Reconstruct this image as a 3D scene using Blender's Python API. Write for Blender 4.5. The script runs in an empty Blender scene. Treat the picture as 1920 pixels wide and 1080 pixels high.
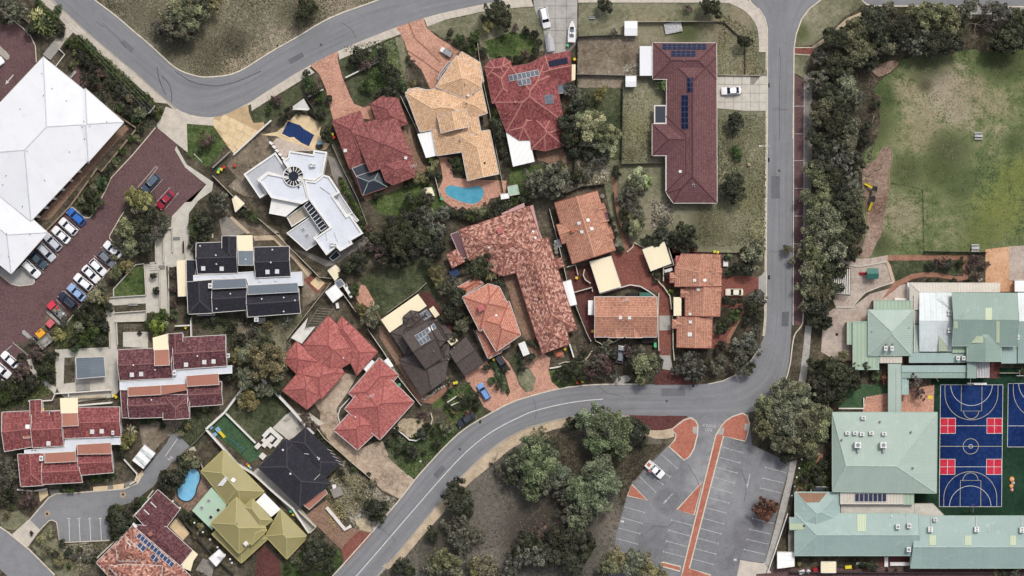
import bpy,bmesh,math,random
import numpy as np
from mathutils import Vector,Matrix

# ------------------------------------------------------------------ camera, sky, sun, exposure
SC=bpy.context.scene
S=0.13                    # metres on the ground per pixel of the 1920 px survey photograph
H=500.0                   # flying height
cam_d=bpy.data.cameras.new('camera'); cam=bpy.data.objects.new('camera',cam_d)
SC.collection.objects.link(cam); SC.camera=cam
cam.location=(0,0,H); cam.rotation_euler=(0,0,0)
cam_d.sensor_width=36.0; cam_d.lens=36.0*H/(1920*S)
cam_d.clip_start=1.0; cam_d.clip_end=3000.0

SUN_EL,SUN_AZ=math.radians(54),math.radians(28)      # azimuth clockwise from north (+Y)
world=bpy.data.worlds.new('World'); SC.world=world; world.use_nodes=True
wn=world.node_tree.nodes; wl=world.node_tree.links
bg=wn['Background']
sky=wn.new('ShaderNodeTexSky'); sky.sky_type='NISHITA'; sky.sun_disc=False
sky.sun_elevation=SUN_EL; sky.sun_rotation=SUN_AZ
sky.air_density=1.0; sky.dust_density=4.0; sky.ozone_density=1.0
hs_=wn.new('ShaderNodeHueSaturation'); hs_.inputs['Saturation'].default_value=.45      # thin cloud greys the blue
wl.new(sky.outputs[0],hs_.inputs['Color']); wl.new(hs_.outputs[0],bg.inputs[0]); bg.inputs[1].default_value=0.12
sun_d=bpy.data.lights.new('sun','SUN'); sun_o=bpy.data.objects.new('sun',sun_d)
SC.collection.objects.link(sun_o)
sun_d.energy=1.5; sun_d.angle=math.radians(10.0); sun_d.color=(1.0,0.965,0.91)
sd=Vector((math.sin(SUN_AZ)*math.cos(SUN_EL),math.cos(SUN_AZ)*math.cos(SUN_EL),math.sin(SUN_EL)))
sun_o.rotation_euler=sd.to_track_quat('Z','Y').to_euler()
sun_o.location=sd*300
SC.view_settings.view_transform='Standard'; SC.view_settings.look='None'
SC.view_settings.gamma=1.0; SC.view_settings.use_curve_mapping=False
SC.view_settings.exposure=0.34
SC.cycles.max_bounces=5; SC.cycles.diffuse_bounces=3; SC.cycles.transparent_max_bounces=6

COL=SC.collection
rnd=random.Random(7)

# ------------------------------------------------------------------ helpers
def P(px,py,z=0.0):
    """survey pixel (of something at height z) -> place on the map, metres"""
    k=S*(H-z)/H
    return Vector(((px-960)*k,(540-py)*k,z))

def T(x0,y0,k):
    return lambda*pts:[(x0+a/k,y0+b/k) for a,b in pts]

def lin(c):
    c=c/255.0
    return c/12.92 if c <= 0.04045 else ((c+0.055)/1.055) ** 2.4
GAIN=0.80
def C(r,g,b,k=1.0):
    return (min(lin(r)*GAIN*k,.86),min(lin(g)*GAIN*k,.86),min(lin(b)*GAIN*k,.86),1)

def tag(o,label=None,cat=None,group=None,kind=None):
    if label:o['label']=label
    if cat:o['category']=cat
    if group:o['group']=group
    if kind:o['kind']=kind
    return o

def mesh(name,verts,faces,mats,fm=None,uv=None,smooth=False):
    me=bpy.data.meshes.new(name)
    me.from_pydata([tuple(v) for v in verts],[],faces)
    for m in (mats if isinstance(mats,(list,tuple)) else [mats]):me.materials.append(m)
    if fm:me.polygons.foreach_set('material_index',fm)
    if uv:
        l=me.uv_layers.new(name='UVMap')
        flat=[c for f in uv for p in f for c in p]
        l.data.foreach_set('uv',flat)
    if smooth:me.polygons.foreach_set('use_smooth',[True]*len(me.polygons))
    me.update()
    return me

def link(name,me,parent=None,loc=(0,0,0),rot=(0,0,0),scale=(1,1,1)):
    o=bpy.data.objects.new(name,me); COL.objects.link(o)
    o.location=loc; o.rotation_euler=rot; o.scale=scale
    if parent:o.parent=parent
    return o

def empty(name,loc,label=None,cat=None,group=None,rot=(0,0,0),scale=(1,1,1)):
    o=bpy.data.objects.new(name,None); COL.objects.link(o); o.empty_display_size=.3
    o.location=loc; o.rotation_euler=rot; o.scale=scale
    return tag(o,label,cat,group)

class MB:
    """collects shapes for one mesh"""
    def __init__(s):s.v=[]; s.f=[]; s.m=[]; s.uv=[]
    def face(s,pts,m=0,uv=None):
        n=len(s.v); s.v += [tuple(p) for p in pts]; s.f.append(list(range(n,n+len(pts)))); s.m.append(m)
        s.uv.append(uv or [(p[0],p[1]) for p in pts])
    def prism(s,bot,top,m=0,caps=True,mt=None):
        n=len(bot)
        for i in range(n):
            j=(i+1) % n
            L=(Vector(bot[j])-Vector(bot[i])).length; h=(Vector(top[i])-Vector(bot[i])).length
            s.face([bot[i],bot[j],top[j],top[i]],m,[(0,0),(L,0),(L,h),(0,h)])
        if caps:
            s.face(list(top),m if mt is None else mt); s.face(list(reversed(bot)),m)
    def box(s,c,sx,sy,sz,ang=0,m=0,mt=None):
        ca,sa=math.cos(ang),math.sin(ang)
        q=[(-sx/2,-sy/2),(sx/2,-sy/2),(sx/2,sy/2),(-sx/2,sy/2)]
        b=[(c[0]+x*ca-y*sa,c[1]+x*sa+y*ca,c[2]) for x,y in q]
        s.prism(b,[(x,y,z+sz) for x,y,z in b],m,True,mt)
    def cyl(s,c,r,h,n=10,m=0,r2=None,mt=None):
        r2=r if r2 is None else r2
        b=[(c[0]+r*math.cos(2*math.pi*i/n),c[1]+r*math.sin(2*math.pi*i/n),c[2]) for i in range(n)]
        t=[(c[0]+r2*math.cos(2*math.pi*i/n),c[1]+r2*math.sin(2*math.pi*i/n),c[2]+h) for i in range(n)]
        s.prism(b,t,m,True,mt)
    def tube(s,a,b,r0,r1=None,n=6,m=0):
        r1=r0 if r1 is None else r1
        a=Vector(a); b=Vector(b); d=(b-a)
        if d.length<1e-6:return
        q=d.to_track_quat('Z','Y')
        ra=[a+q @ Vector((r0*math.cos(2*math.pi*i/n),r0*math.sin(2*math.pi*i/n),0)) for i in range(n)]
        rb=[b+q @ Vector((r1*math.cos(2*math.pi*i/n),r1*math.sin(2*math.pi*i/n),0)) for i in range(n)]
        s.prism(ra,rb,m)
    def build(s,name,mats,parent=None,org=(0,0,0),smooth=False):
        o=Vector(org)
        me=mesh(name,[Vector(p)-o for p in s.v],s.f,mats,s.m,s.uv,smooth)
        ob=link(name,me,parent)
        if parent is None:ob.location=org
        return ob

# ------------------------------------------------------------------ 2-D polygon tools
def area2(p):return sum(p[i][0]*p[(i+1) % len(p)][1]-p[(i+1) % len(p)][0]*p[i][1] for i in range(len(p)))/2
def ccw(p):return list(p) if area2(p)>0 else list(reversed(p))
def offset_poly(p,d):
    """inset a CCW polygon by d (metres)"""
    n=len(p); out=[]
    for i in range(n):
        a,b,c=Vector(p[i-1][:2]),Vector(p[i][:2]),Vector(p[(i+1) % n][:2])
        e1=(b-a).normalized(); e2=(c-b).normalized()
        n1=Vector((-e1.y,e1.x)); n2=Vector((-e2.y,e2.x))
        k=1+n1.dot(n2)
        o=(n1+n2)/max(k,.35)
        out.append((b.x+o.x*d,b.y+o.y*d))
    return out
def clip(poly,nx,ny,c):
    """keep nx*x+ny*y+c <= 0"""
    out=[]
    for i in range(len(poly)):
        a,b=poly[i],poly[(i+1) % len(poly)]
        da,db=nx*a[0]+ny*a[1]+c,nx*b[0]+ny*b[1]+c
        if da <= 1e-7:out.append(a)
        if (da<-1e-7 and db>1e-7) or (da>1e-7 and db<-1e-7):
            t=da/(da-db); out.append((a[0]+t*(b[0]-a[0]),a[1]+t*(b[1]-a[1])))
    return out
def chaikin(p,n=2,closed=False):
    for _ in range(n):
        q=[] if closed else [p[0]]
        m=len(p)
        for i in range(m if closed else m-1):
            a,b=p[i],p[(i+1) % m]
            q += [(.75*a[0]+.25*b[0],.75*a[1]+.25*b[1]),(.25*a[0]+.75*b[0],.25*a[1]+.75*b[1])]
        if not closed:q.append(p[-1])
        p=q
    return p
def ragged(p,amp,step=6):
    """irregular edge for planted ground (pixels)"""
    out=[]
    for i in range(len(p)):
        a,b=p[i],p[(i+1) % len(p)]
        L=math.hypot(b[0]-a[0],b[1]-a[1]); k=max(1,int(L/step))
        for j in range(k):
            t=j/k
            out.append((a[0]+(b[0]-a[0])*t+rnd.uniform(-amp,amp),a[1]+(b[1]-a[1])*t+rnd.uniform(-amp,amp)))
    return out
def inside(x,y,poly):
    c=np.zeros(x.shape,bool); n=len(poly)
    for i in range(n):
        x1,y1=poly[i]; x2,y2=poly[(i+1) % n]
        if y1 == y2:continue
        c ^= ((y1>y) != (y2>y)) & (x<(x2-x1)*(y-y1)/(y2-y1)+x1)
    return c
# ------------------------------------------------------------------ materials
class NT:
    def __init__(s,name):
        s.mat=bpy.data.materials.new(name); s.mat.use_nodes=True
        s.t=s.mat.node_tree; s.b=s.t.nodes['Principled BSDF']; s.out=s.t.nodes['Material Output']
    def n(s,typ,**kw):
        nd=s.t.nodes.new(typ)
        for k,v in kw.items():setattr(nd,k,v)
        return nd
    def l(s,a,b):s.t.links.new(a,b)
    def noise(s,vec,scale,detail=4,rough=.6):
        nd=s.n('ShaderNodeTexNoise'); nd.inputs['Scale'].default_value=scale
        nd.inputs['Detail'].default_value=detail; nd.inputs['Roughness'].default_value=rough
        s.l(vec,nd.inputs['Vector']); return nd.outputs['Fac']
    def ramp(s,fac,stops):
        nd=s.n('ShaderNodeValToRGB'); e=nd.color_ramp.elements
        while len(e)<len(stops):e.new(.5)
        for i,(p,c) in enumerate(stops):e[i].position=p; e[i].color=c if len(c) == 4 else (*c,1)
        s.l(fac,nd.inputs[0]); return nd.outputs[0]
    def math(s,op,a,b=None):
        nd=s.n('ShaderNodeMath',operation=op)
        for i,v in enumerate((a,b)):
            if v is None:continue
            if isinstance(v,(int,float)):nd.inputs[i].default_value=v
            else:s.l(v,nd.inputs[i])
        return nd.outputs[0]
    def mix(s,fac,a,b,blend='MIX'):
        nd=s.n('ShaderNodeMix',data_type='RGBA',blend_type=blend)
        for i,v in ((0,fac),(6,a),(7,b)):
            if isinstance(v,(int,float)):nd.inputs[i].default_value=v
            elif isinstance(v,(tuple,list)):nd.inputs[i].default_value=v if len(v) == 4 else (*v,1)
            else:s.l(v,nd.inputs[i])
        return nd.outputs[2]
    def bump(s,h,strength=.3,dist=.05):
        nd=s.n('ShaderNodeBump'); nd.inputs['Strength'].default_value=strength; nd.inputs['Distance'].default_value=dist
        s.l(h,nd.inputs['Height']); s.l(nd.outputs[0],s.b.inputs['Normal'])
    def col(s,c):
        if isinstance(c,tuple):s.b.inputs['Base Color'].default_value=c
        else:s.l(c,s.b.inputs['Base Color'])
    def set(s,rough=.8,spec=.3,metal=0.0):
        s.b.inputs['Roughness'].default_value=rough; s.b.inputs['Specular IOR Level'].default_value=spec
        s.b.inputs['Metallic'].default_value=metal; return s.mat
    @property
    def pos(s):return s.n('ShaderNodeNewGeometry').outputs['Position']
    @property
    def obj(s):return s.n('ShaderNodeTexCoord').outputs['Object']
    @property
    def uv(s):return s.n('ShaderNodeTexCoord').outputs['UV']
def V4(c,k):return (c[0]*k,c[1]*k,c[2]*k,1)

def m_plain(name,c,rough=.7,var=.12,scale=1.2,spec=.3,metal=0.0):
    n=NT(name); p=n.pos
    f=n.noise(p,scale,5); g=n.noise(p,scale*5,3,.8)
    f2=n.math('ADD',n.math('MULTIPLY',f,.6),n.math('MULTIPLY',g,.4))
    n.col(n.ramp(f2,[(.38,V4(c,1-var*1.6)),(.52,c),(.65,V4(c,1+var))]))
    n.bump(g,.15,.02)
    return n.set(rough,spec,metal)
def spots_in(n,p,col,spots,f,amp=5.5,mx=.85):
    """worn, lush or darker areas and painted tree shade, each of its own shape: (pixel x, y, radius, colour)"""
    for k,(px,py,r,c) in enumerate(spots):
        d=n.n('ShaderNodeVectorMath',operation='DISTANCE'); n.l(p,d.inputs[0]); d.inputs[1].default_value=P(px,py)
        m=n.math('SUBTRACT',1.0,n.math('DIVIDE',d.outputs['Value'],r*S*1.25))
        m=n.math('ADD',n.math('MULTIPLY',m,1.5),n.math('MULTIPLY',n.math('SUBTRACT',f,.5),amp))
        cl=n.n('ShaderNodeClamp'); n.l(m,cl.inputs[0]); cl.inputs['Max'].default_value=mx
        col=n.mix(cl.outputs[0],col,n.mix(1.0,c,n.ramp(f,[(.4,(.78,)*3),(.6,(1.18,)*3)]),'MULTIPLY'))
    return col
def m_ground(name,stops,s1=.12,s2=.9,s3=6.0,w=(.4,.3,.3),bump=.6,spots=(),tight=.5):
    n=NT(name); p=n.pos
    a=n.noise(p,s1,5,.65); b=n.noise(p,s2,5,.7); c=n.noise(p,s3*.42,3,.8)
    f=n.math('ADD',n.math('ADD',n.math('MULTIPLY',a,w[0]),n.math('MULTIPLY',b,w[1])),n.math('MULTIPLY',c,w[2]))
    col=n.ramp(f,[(.5+(q-.53)*tight,k) for q,k in stops])
    if spots:col=spots_in(n,p,col,spots,n.math('ADD',n.math('MULTIPLY',b,.5),n.math('MULTIPLY',c,.5)))
    n.col(col); n.bump(n.math('ADD',b,c),bump,.12)
    return n.set(.95,.1)
def m_asphalt(name,c,wear=.22,spots=()):
    n=NT(name); p=n.pos
    a=n.noise(p,.07,6,.65); b=n.noise(p,.5,5,.65); g=n.noise(p,3.2,3,.9)
    f=n.math('ADD',n.math('ADD',n.math('MULTIPLY',a,.36),n.math('MULTIPLY',b,.22)),n.math('MULTIPLY',g,.42))
    col=n.ramp(f,[(.38,V4(c,1-wear*1.3)),(.5,c),(.62,V4(c,1+wear))])
    if spots:col=spots_in(n,p,col,spots,n.math('ADD',n.math('MULTIPLY',b,.7),n.math('MULTIPLY',a,.3)),.8,.5)
    n.col(col); n.bump(g,.3,.02)
    return n.set(.9,.2)
def m_road(name,c):
    """asphalt laid as a ribbon: u metres along, v 0..1 across; polished wheel tracks, oily lane centres, dusty edges"""
    n=NT(name); uv=n.uv; p=n.pos; sp=n.n('ShaderNodeSeparateXYZ'); n.l(uv,sp.inputs[0])
    cv=n.n('ShaderNodeCombineXYZ'); n.l(n.math('MULTIPLY',sp.outputs[0],.035),cv.inputs[0]); n.l(n.math('MULTIPLY',sp.outputs[1],7.0),cv.inputs[1])
    st=n.noise(cv.outputs[0],1.6,5,.6); g=n.noise(p,3.2,3,.9); b=n.noise(p,.35,5,.7); a=n.noise(p,.05,4,.6)
    tr=n.math('COSINE',n.math('MULTIPLY',sp.outputs[1],25.13))          # four wheel tracks
    ed=n.math('POWER',n.math('ABSOLUTE',n.math('SUBTRACT',n.math('MULTIPLY',sp.outputs[1],2.0),1.0)),10.0)
    f=n.math('ADD',n.math('ADD',n.math('MULTIPLY',st,.34),n.math('MULTIPLY',g,.3)),n.math('ADD',n.math('MULTIPLY',b,.16),n.math('MULTIPLY',a,.2)))
    f=n.math('ADD',f,n.math('ADD',n.math('MULTIPLY',tr,-.014),n.math('MULTIPLY',ed,.035)))
    n.col(n.ramp(f,[(.36,V4(c,.74)),(.5,c),(.62,V4(c,1.24))])); n.bump(g,.3,.02); return n.set(.9,.2)
def m_brick(name,c1,c2,c3,bw=.23,bh=.115,mortar=None,stain=.35,rot=0.0):
    n=NT(name); p=n.pos
    mp=n.n('ShaderNodeMapping'); mp.inputs['Rotation'].default_value=(0,0,rot); n.l(p,mp.inputs[0])
    br=n.n('ShaderNodeTexBrick'); n.l(mp.outputs[0],br.inputs['Vector'])
    br.inputs['Scale'].default_value=1; br.inputs['Brick Width'].default_value=bw; br.inputs['Row Height'].default_value=bh
    br.inputs['Mortar Size'].default_value=.008; br.inputs['Color1'].default_value=c1; br.inputs['Color2'].default_value=c2
    br.inputs['Mortar'].default_value=mortar or V4(c1,.7)
    a=n.noise(p,.25,5,.65); b=n.noise(p,2.2,4,.7)
    f=n.math('ADD',n.math('MULTIPLY',a,.55),n.math('MULTIPLY',b,.45))
    k=n.ramp(f,[(.38,(1-stain,)*3),(.5,(1,1,1)),(.64,(1+stain*.5,)*3)])
    col=n.mix(1.0,n.mix(n.ramp(b,[(.45,(0,0,0)),(.65,(.6,.6,.6))]),br.outputs['Color'],c3),k,'MULTIPLY')
    n.col(col); n.bump(b,.2,.02)
    return n.set(.9,.15)
def m_tile(name,c1,c2,c3,rough=.75,tw=.33,th=.44,var=1.0,stain=.3):
    """roof tiles in courses: u runs along the eave, v up the slope, metres"""
    n=NT(name); uv=n.uv
    sp=n.n('ShaderNodeSeparateXYZ'); n.l(uv,sp.inputs[0])
    tv=n.math('DIVIDE',sp.outputs[1],th); row=n.math('FLOOR',tv)
    tu=n.math('ADD',n.math('DIVIDE',sp.outputs[0],tw),n.math('MULTIPLY',row,.5))
    cell=n.n('ShaderNodeCombineXYZ'); n.l(n.math('FLOOR',tu),cell.inputs[0]); n.l(row,cell.inputs[1])
    wnz=n.n('ShaderNodeTexWhiteNoise',noise_dimensions='2D'); n.l(cell.outputs[0],wnz.inputs['Vector'])
    p=n.pos
    big=n.noise(p,.22,5,.65); mid=n.noise(p,1.6,4,.7)
    f=n.math('ADD',n.math('MULTIPLY',n.math('SUBTRACT',wnz.outputs[0],.5),.55*var),n.math('ADD',n.math('MULTIPLY',mid,.3),.35))
    base=n.ramp(f,[(.15,c2),(.5,c1),(.85,c3)])
    k=n.ramp(n.math('ADD',n.math('MULTIPLY',big,.6),n.math('MULTIPLY',mid,.4)),[(.36,(1-stain,)*3),(.48,(1,1,1)),(.66,(1+stain*.4,)*3)])
    fv=n.math('FRACT',tv); fu=n.math('FRACT',tu)
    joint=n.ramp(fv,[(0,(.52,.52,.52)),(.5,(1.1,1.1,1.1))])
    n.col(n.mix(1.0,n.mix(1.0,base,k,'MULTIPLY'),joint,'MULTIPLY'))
    wave=n.math('ADD',n.math('MULTIPLY',fv,-.6),n.math('MULTIPLY',n.math('SINE',n.math('MULTIPLY',fu,6.283)),.3))
    n.bump(wave,.7,.06)
    return n.set(rough,.25)
def m_sheet(name,c,rib=.5,depth=.5,rough=.45,var=.1,stain=None,spec=.4,axis=0,ln=.88):
    """ribbed roof sheeting, ribs running up the slope (uv in metres)"""
    n=NT(name); uv=n.uv
    sp=n.n('ShaderNodeSeparateXYZ'); n.l(uv,sp.inputs[0])
    u=sp.outputs[axis]
    fu=n.math('FRACT',n.math('DIVIDE',u,rib))
    p=n.pos
    a=n.noise(p,.15,5,.6); b=n.noise(p,2.5,4,.7)
    f=n.math('ADD',n.math('MULTIPLY',a,.6),n.math('MULTIPLY',b,.4))
    col=n.ramp(f,[(.3,V4(c,1-var*1.5)),(.5,c),(.72,V4(c,1+var))])
    lap=n.math('FLOOR',n.math('DIVIDE',u,rib*4))
    wz=n.n('ShaderNodeTexWhiteNoise',noise_dimensions='1D'); n.l(lap,wz.inputs['W'])
    col=n.mix(1.0,col,n.ramp(wz.outputs[0],[(0,(1-var*.45,)*3),(1,(1+var*.2,)*3)]),'MULTIPLY')
    if stain:
        st=n.ramp(n.noise(p,.5,5,.7),[(.56,(0,0,0)),(.74,(.6,.6,.6))])
        col=n.mix(st,col,stain)
    line=n.ramp(fu,[(0,(ln,ln,ln)),(.2,(1,1,1))])
    n.col(n.mix(1.0,col,line,'MULTIPLY'))
    n.bump(n.math('SINE',n.math('MULTIPLY',fu,6.283)),depth,.04)
    return n.set(rough,spec)
def m_leaf(name,dark,mid,light,trans=.36):
    n=NT(name)
    at=n.n('ShaderNodeAttribute'); at.attribute_name='tint'
    oi=n.n('ShaderNodeObjectInfo')
    c=n.ramp(at.outputs['Fac'],[(.12,V4(dark,1.25)),(.5,V4(mid,1.55)),(.9,V4(light,1.75))])
    hs=n.n('ShaderNodeHueSaturation'); n.l(c,hs.inputs['Color'])
    r=oi.outputs['Random']
    n.l(n.math('ADD',n.math('MULTIPLY',r,.05),.475),hs.inputs['Hue'])
    n.l(n.math('ADD',n.math('MULTIPLY',r,.45),.78),hs.inputs['Value'])
    n.l(n.math('ADD',n.math('MULTIPLY',n.math('FRACT',n.math('MULTIPLY',r,7.3)),.36),.66),hs.inputs['Saturation'])
    n.col(hs.outputs[0]); n.set(.65,.25)
    tr=n.n('ShaderNodeBsdfTranslucent'); n.l(hs.outputs[0],tr.inputs[0])
    ms=n.n('ShaderNodeMixShader'); ms.inputs[0].default_value=trans
    n.l(n.b.outputs[0],ms.inputs[1]); n.l(tr.outputs[0],ms.inputs[2]); n.l(ms.outputs[0],n.out.inputs[0])
    return n.mat
def m_glass(name,c,rough=.15):
    n=NT(name); p=n.pos
    n.col(n.ramp(n.noise(p,1.5,2),[(.3,V4(c,.8)),(.7,V4(c,1.25))])); return n.set(rough,.12)
def m_water(name,c,c2):
    n=NT(name); p=n.pos
    f=n.noise(p,.5,3); g=n.noise(p,6,3,.6)
    n.col(n.ramp(n.math('ADD',n.math('MULTIPLY',f,.75),n.math('MULTIPLY',g,.25)),[(.3,c),(.7,c2)]))
    n.bump(n.noise(p,2.5,3),.06,.05); return n.set(.08,.4)
def m_paint(name,c,rough=.3):
    n=NT(name); n.col(c); n.set(rough,.5); n.b.inputs['Coat Weight'].default_value=.4; return n.mat

M={}
# ground
M['mulch']=m_ground('mulch',[(.3,C(44,42,36)),(.48,C(78,72,60)),(.62,C(104,96,82)),(.78,C(140,130,112))],.2)
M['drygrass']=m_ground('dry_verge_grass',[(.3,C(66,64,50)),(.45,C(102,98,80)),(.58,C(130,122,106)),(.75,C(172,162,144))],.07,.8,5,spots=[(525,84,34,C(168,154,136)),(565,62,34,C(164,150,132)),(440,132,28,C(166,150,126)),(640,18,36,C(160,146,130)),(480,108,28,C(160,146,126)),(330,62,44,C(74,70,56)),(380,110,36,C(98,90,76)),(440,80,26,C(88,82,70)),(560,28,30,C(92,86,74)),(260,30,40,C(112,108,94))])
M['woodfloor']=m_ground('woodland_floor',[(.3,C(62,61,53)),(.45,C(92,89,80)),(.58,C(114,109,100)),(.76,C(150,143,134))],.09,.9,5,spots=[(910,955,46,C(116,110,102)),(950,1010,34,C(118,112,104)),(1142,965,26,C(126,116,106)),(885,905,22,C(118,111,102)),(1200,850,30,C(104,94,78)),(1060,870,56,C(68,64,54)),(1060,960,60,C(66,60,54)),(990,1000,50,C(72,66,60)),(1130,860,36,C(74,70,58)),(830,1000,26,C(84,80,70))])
M['bushfloor']=m_ground('bushland_litter',[(.3,C(36,36,28)),(.48,C(66,62,50)),(.62,C(92,84,70)),(.78,C(134,122,104))],.15)
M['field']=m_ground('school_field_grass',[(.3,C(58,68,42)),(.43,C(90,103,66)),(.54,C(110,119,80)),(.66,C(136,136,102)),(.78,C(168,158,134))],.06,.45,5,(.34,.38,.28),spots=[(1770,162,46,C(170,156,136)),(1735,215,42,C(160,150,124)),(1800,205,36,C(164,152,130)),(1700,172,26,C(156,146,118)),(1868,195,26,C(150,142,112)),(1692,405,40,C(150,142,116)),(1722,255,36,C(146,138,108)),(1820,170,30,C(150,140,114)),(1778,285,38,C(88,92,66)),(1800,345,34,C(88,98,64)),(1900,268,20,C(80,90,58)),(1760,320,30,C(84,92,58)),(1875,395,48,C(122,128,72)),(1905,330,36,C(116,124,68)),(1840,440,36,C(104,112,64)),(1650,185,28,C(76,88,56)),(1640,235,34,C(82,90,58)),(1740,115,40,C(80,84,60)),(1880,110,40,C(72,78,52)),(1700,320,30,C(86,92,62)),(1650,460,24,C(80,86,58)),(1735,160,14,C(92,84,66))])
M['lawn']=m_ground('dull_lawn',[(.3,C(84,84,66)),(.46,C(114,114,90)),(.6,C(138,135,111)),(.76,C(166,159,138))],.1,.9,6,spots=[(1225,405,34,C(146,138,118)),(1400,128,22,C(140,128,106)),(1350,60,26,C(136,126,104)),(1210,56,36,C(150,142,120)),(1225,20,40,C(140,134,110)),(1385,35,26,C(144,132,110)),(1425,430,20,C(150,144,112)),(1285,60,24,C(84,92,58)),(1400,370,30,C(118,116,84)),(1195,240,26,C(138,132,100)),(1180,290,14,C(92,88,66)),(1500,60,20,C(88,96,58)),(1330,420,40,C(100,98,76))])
M['greenlawn']=m_ground('green_lawn',[(.3,C(40,50,30)),(.46,C(68,84,48)),(.6,C(94,108,66)),(.78,C(136,140,98))],.14,1.0,6)
M['darklawn']=m_ground('dim_lawn',[(.3,C(40,48,34)),(.46,C(66,74,52)),(.6,C(90,94,70)),(.78,C(122,120,96))],.16,1.0,6)
M['turf']=m_ground('synthetic_turf',[(.3,C(52,72,50)),(.5,C(68,94,66)),(.7,C(86,112,82))],.3,2,12,(.3,.4,.3),.2)
M['courtgreen']=m_ground('court_surround',[(.3,C(22,42,32)),(.5,C(32,56,42)),(.7,C(44,72,54))],.08,.9,9,(.4,.35,.25),.15)
M['courtblue']=m_ground('court_blue',[(.3,C(16,34,74)),(.5,C(22,44,92)),(.7,C(38,62,112))],.1,1.0,9,(.4,.35,.25),.1)
M['courtred']=m_ground('court_red',[(.3,C(176,34,56)),(.5,C(196,44,66)),(.7,C(208,66,84))],.2,1.2,9,(.4,.35,.25),.1)
M['sand']=m_ground('pale_sand',[(.3,C(120,106,86)),(.48,C(172,156,130)),(.62,C(200,184,156)),(.78,C(222,208,184))],.15,1.2,7)
M['orangesand']=m_ground('orange_sand',[(.3,C(176,132,100)),(.5,C(206,160,124)),(.7,C(222,182,150))],.2,1.2,7,bump=.3)
M['playmulch']=m_ground('playground_chips',[(.3,C(90,72,60)),(.48,C(136,112,98)),(.62,C(160,138,122)),(.78,C(190,168,152))],.12,1.5,8)
M['dirt']=m_ground('bare_earth',[(.3,C(84,74,62)),(.48,C(124,112,97)),(.62,C(148,136,120)),(.78,C(182,170,154))],.15,1.0,7)
M['rockbed']=m_ground('rocky_bed',[(.35,C(48,46,38)),(.48,C(98,92,78)),(.58,C(148,140,124)),(.7,C(196,190,176))],.2,1.8,6,(.25,.4,.35))
# paving
M['asphalt']=m_asphalt('road_asphalt',C(138,138,141),.2,[(1465,25,32,C(166,164,162)),(1462,8,26,C(160,158,157)),(700,45,30,C(120,120,124)),(390,190,45,C(150,151,153)),(1180,745,40,C(124,124,126)),(1440,730,45,C(126,125,127)),(1462,560,34,C(124,124,128)),(870,820,30,C(146,145,146)),(790,920,26,C(126,126,128)),(230,90,30,C(124,126,128))])
M['roadribbon']=m_road('road_ribbon_asphalt',C(134,134,137))
M['asphaltpatch']=m_asphalt('asphalt_repair',C(112,112,116),.2)
M['tar']=m_plain('tar_seal',C(82,82,86),.8,.15,2)
M['asphaltdark']=m_asphalt('car_park_asphalt',C(134,134,137),.3,[(1330,900,40,C(158,157,157)),(1225,1010,30,C(112,112,116)),(1250,940,22,C(104,104,108)),(1430,960,26,C(96,92,92)),(1400,1000,30,C(112,110,114)),(1340,820,25,C(152,151,152))])  # dark spot by the rusty tree paints in its shade
M['asphaltold']=m_asphalt('service_road_asphalt',C(138,138,140),.2)
M['concrete']=m_plain('path_concrete',C(206,196,182),.9,.12,.5)
M['concretegrey']=m_plain('grey_concrete',C(178,174,168),.9,.14,.4)
M['concretedark']=m_plain('weathered_concrete',C(146,140,132),.9,.2,.4)
M['tanpath']=m_plain('tan_path',C(200,180,154),.9,.18,.4)
M['redpath']=m_plain('red_gravel_path',C(160,118,98),.95,.2,.6)
M['beigeslab']=m_plain('beige_slab',C(226,202,162),.85,.12,.7)
M['beigejoint']=m_plain('beige_slab_joint',C(196,170,132),.9,.14,.6)
M['joint']=m_plain('joint_grout',C(150,134,112),.95,.12)
M['limestone']=m_plain('limestone_paving',C(204,198,186),.9,.1,.6)
M['pinkgravel']=m_ground('pinkish_yard_paving',[(.3,C(150,134,124)),(.5,C(184,168,156)),(.7,C(206,192,180))],.12,.9,8,bump=.15)
M['gravelway']=m_ground('sandy_driveway',[(.3,C(130,114,98)),(.48,C(176,156,136)),(.62,C(196,178,158)),(.78,C(212,196,178))],.1,.8,8,bump=.2)
M['maroonpave']=m_brick('maroon_block_paving',C(112,86,87),C(100,76,77),C(128,102,99),rot=.74,stain=.2)
M['redpave']=m_brick('red_block_paving',C(140,88,78),C(124,76,68),C(158,108,94),stain=.25)
M['darkredpave']=m_brick('dark_red_paving',C(104,66,62),C(90,56,54),C(122,82,76),stain=.3)
M['pinkpave']=m_brick('pink_block_paving',C(208,158,136),C(186,136,114),C(222,182,162),stain=.28,rot=.5)
M['brownpave']=m_brick('brown_block_paving',C(150,120,102),C(132,104,88),C(172,144,124),stain=.3)
M['islandred']=m_brick('island_red_paving',C(188,118,98),C(172,106,90),C(200,136,116),rot=.25,stain=.18)
M['kerb']=m_plain('kerb_concrete',C(216,206,188),.9,.14,.8)
M['kerbgrey']=m_plain('kerb_grey',C(176,168,156),.9,.14,.8)
M['white']=m_plain('white_line_paint',C(218,216,212),.7,.18,3)
M['whitefaded']=m_plain('faded_line_paint',C(192,191,191),.8,.3,3)
M['creamline']=m_plain('cream_line_paint',C(196,190,160),.7,.1,3)
M['yellowline']=m_plain('yellow_paint',C(226,196,90),.7,.1,3)
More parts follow.
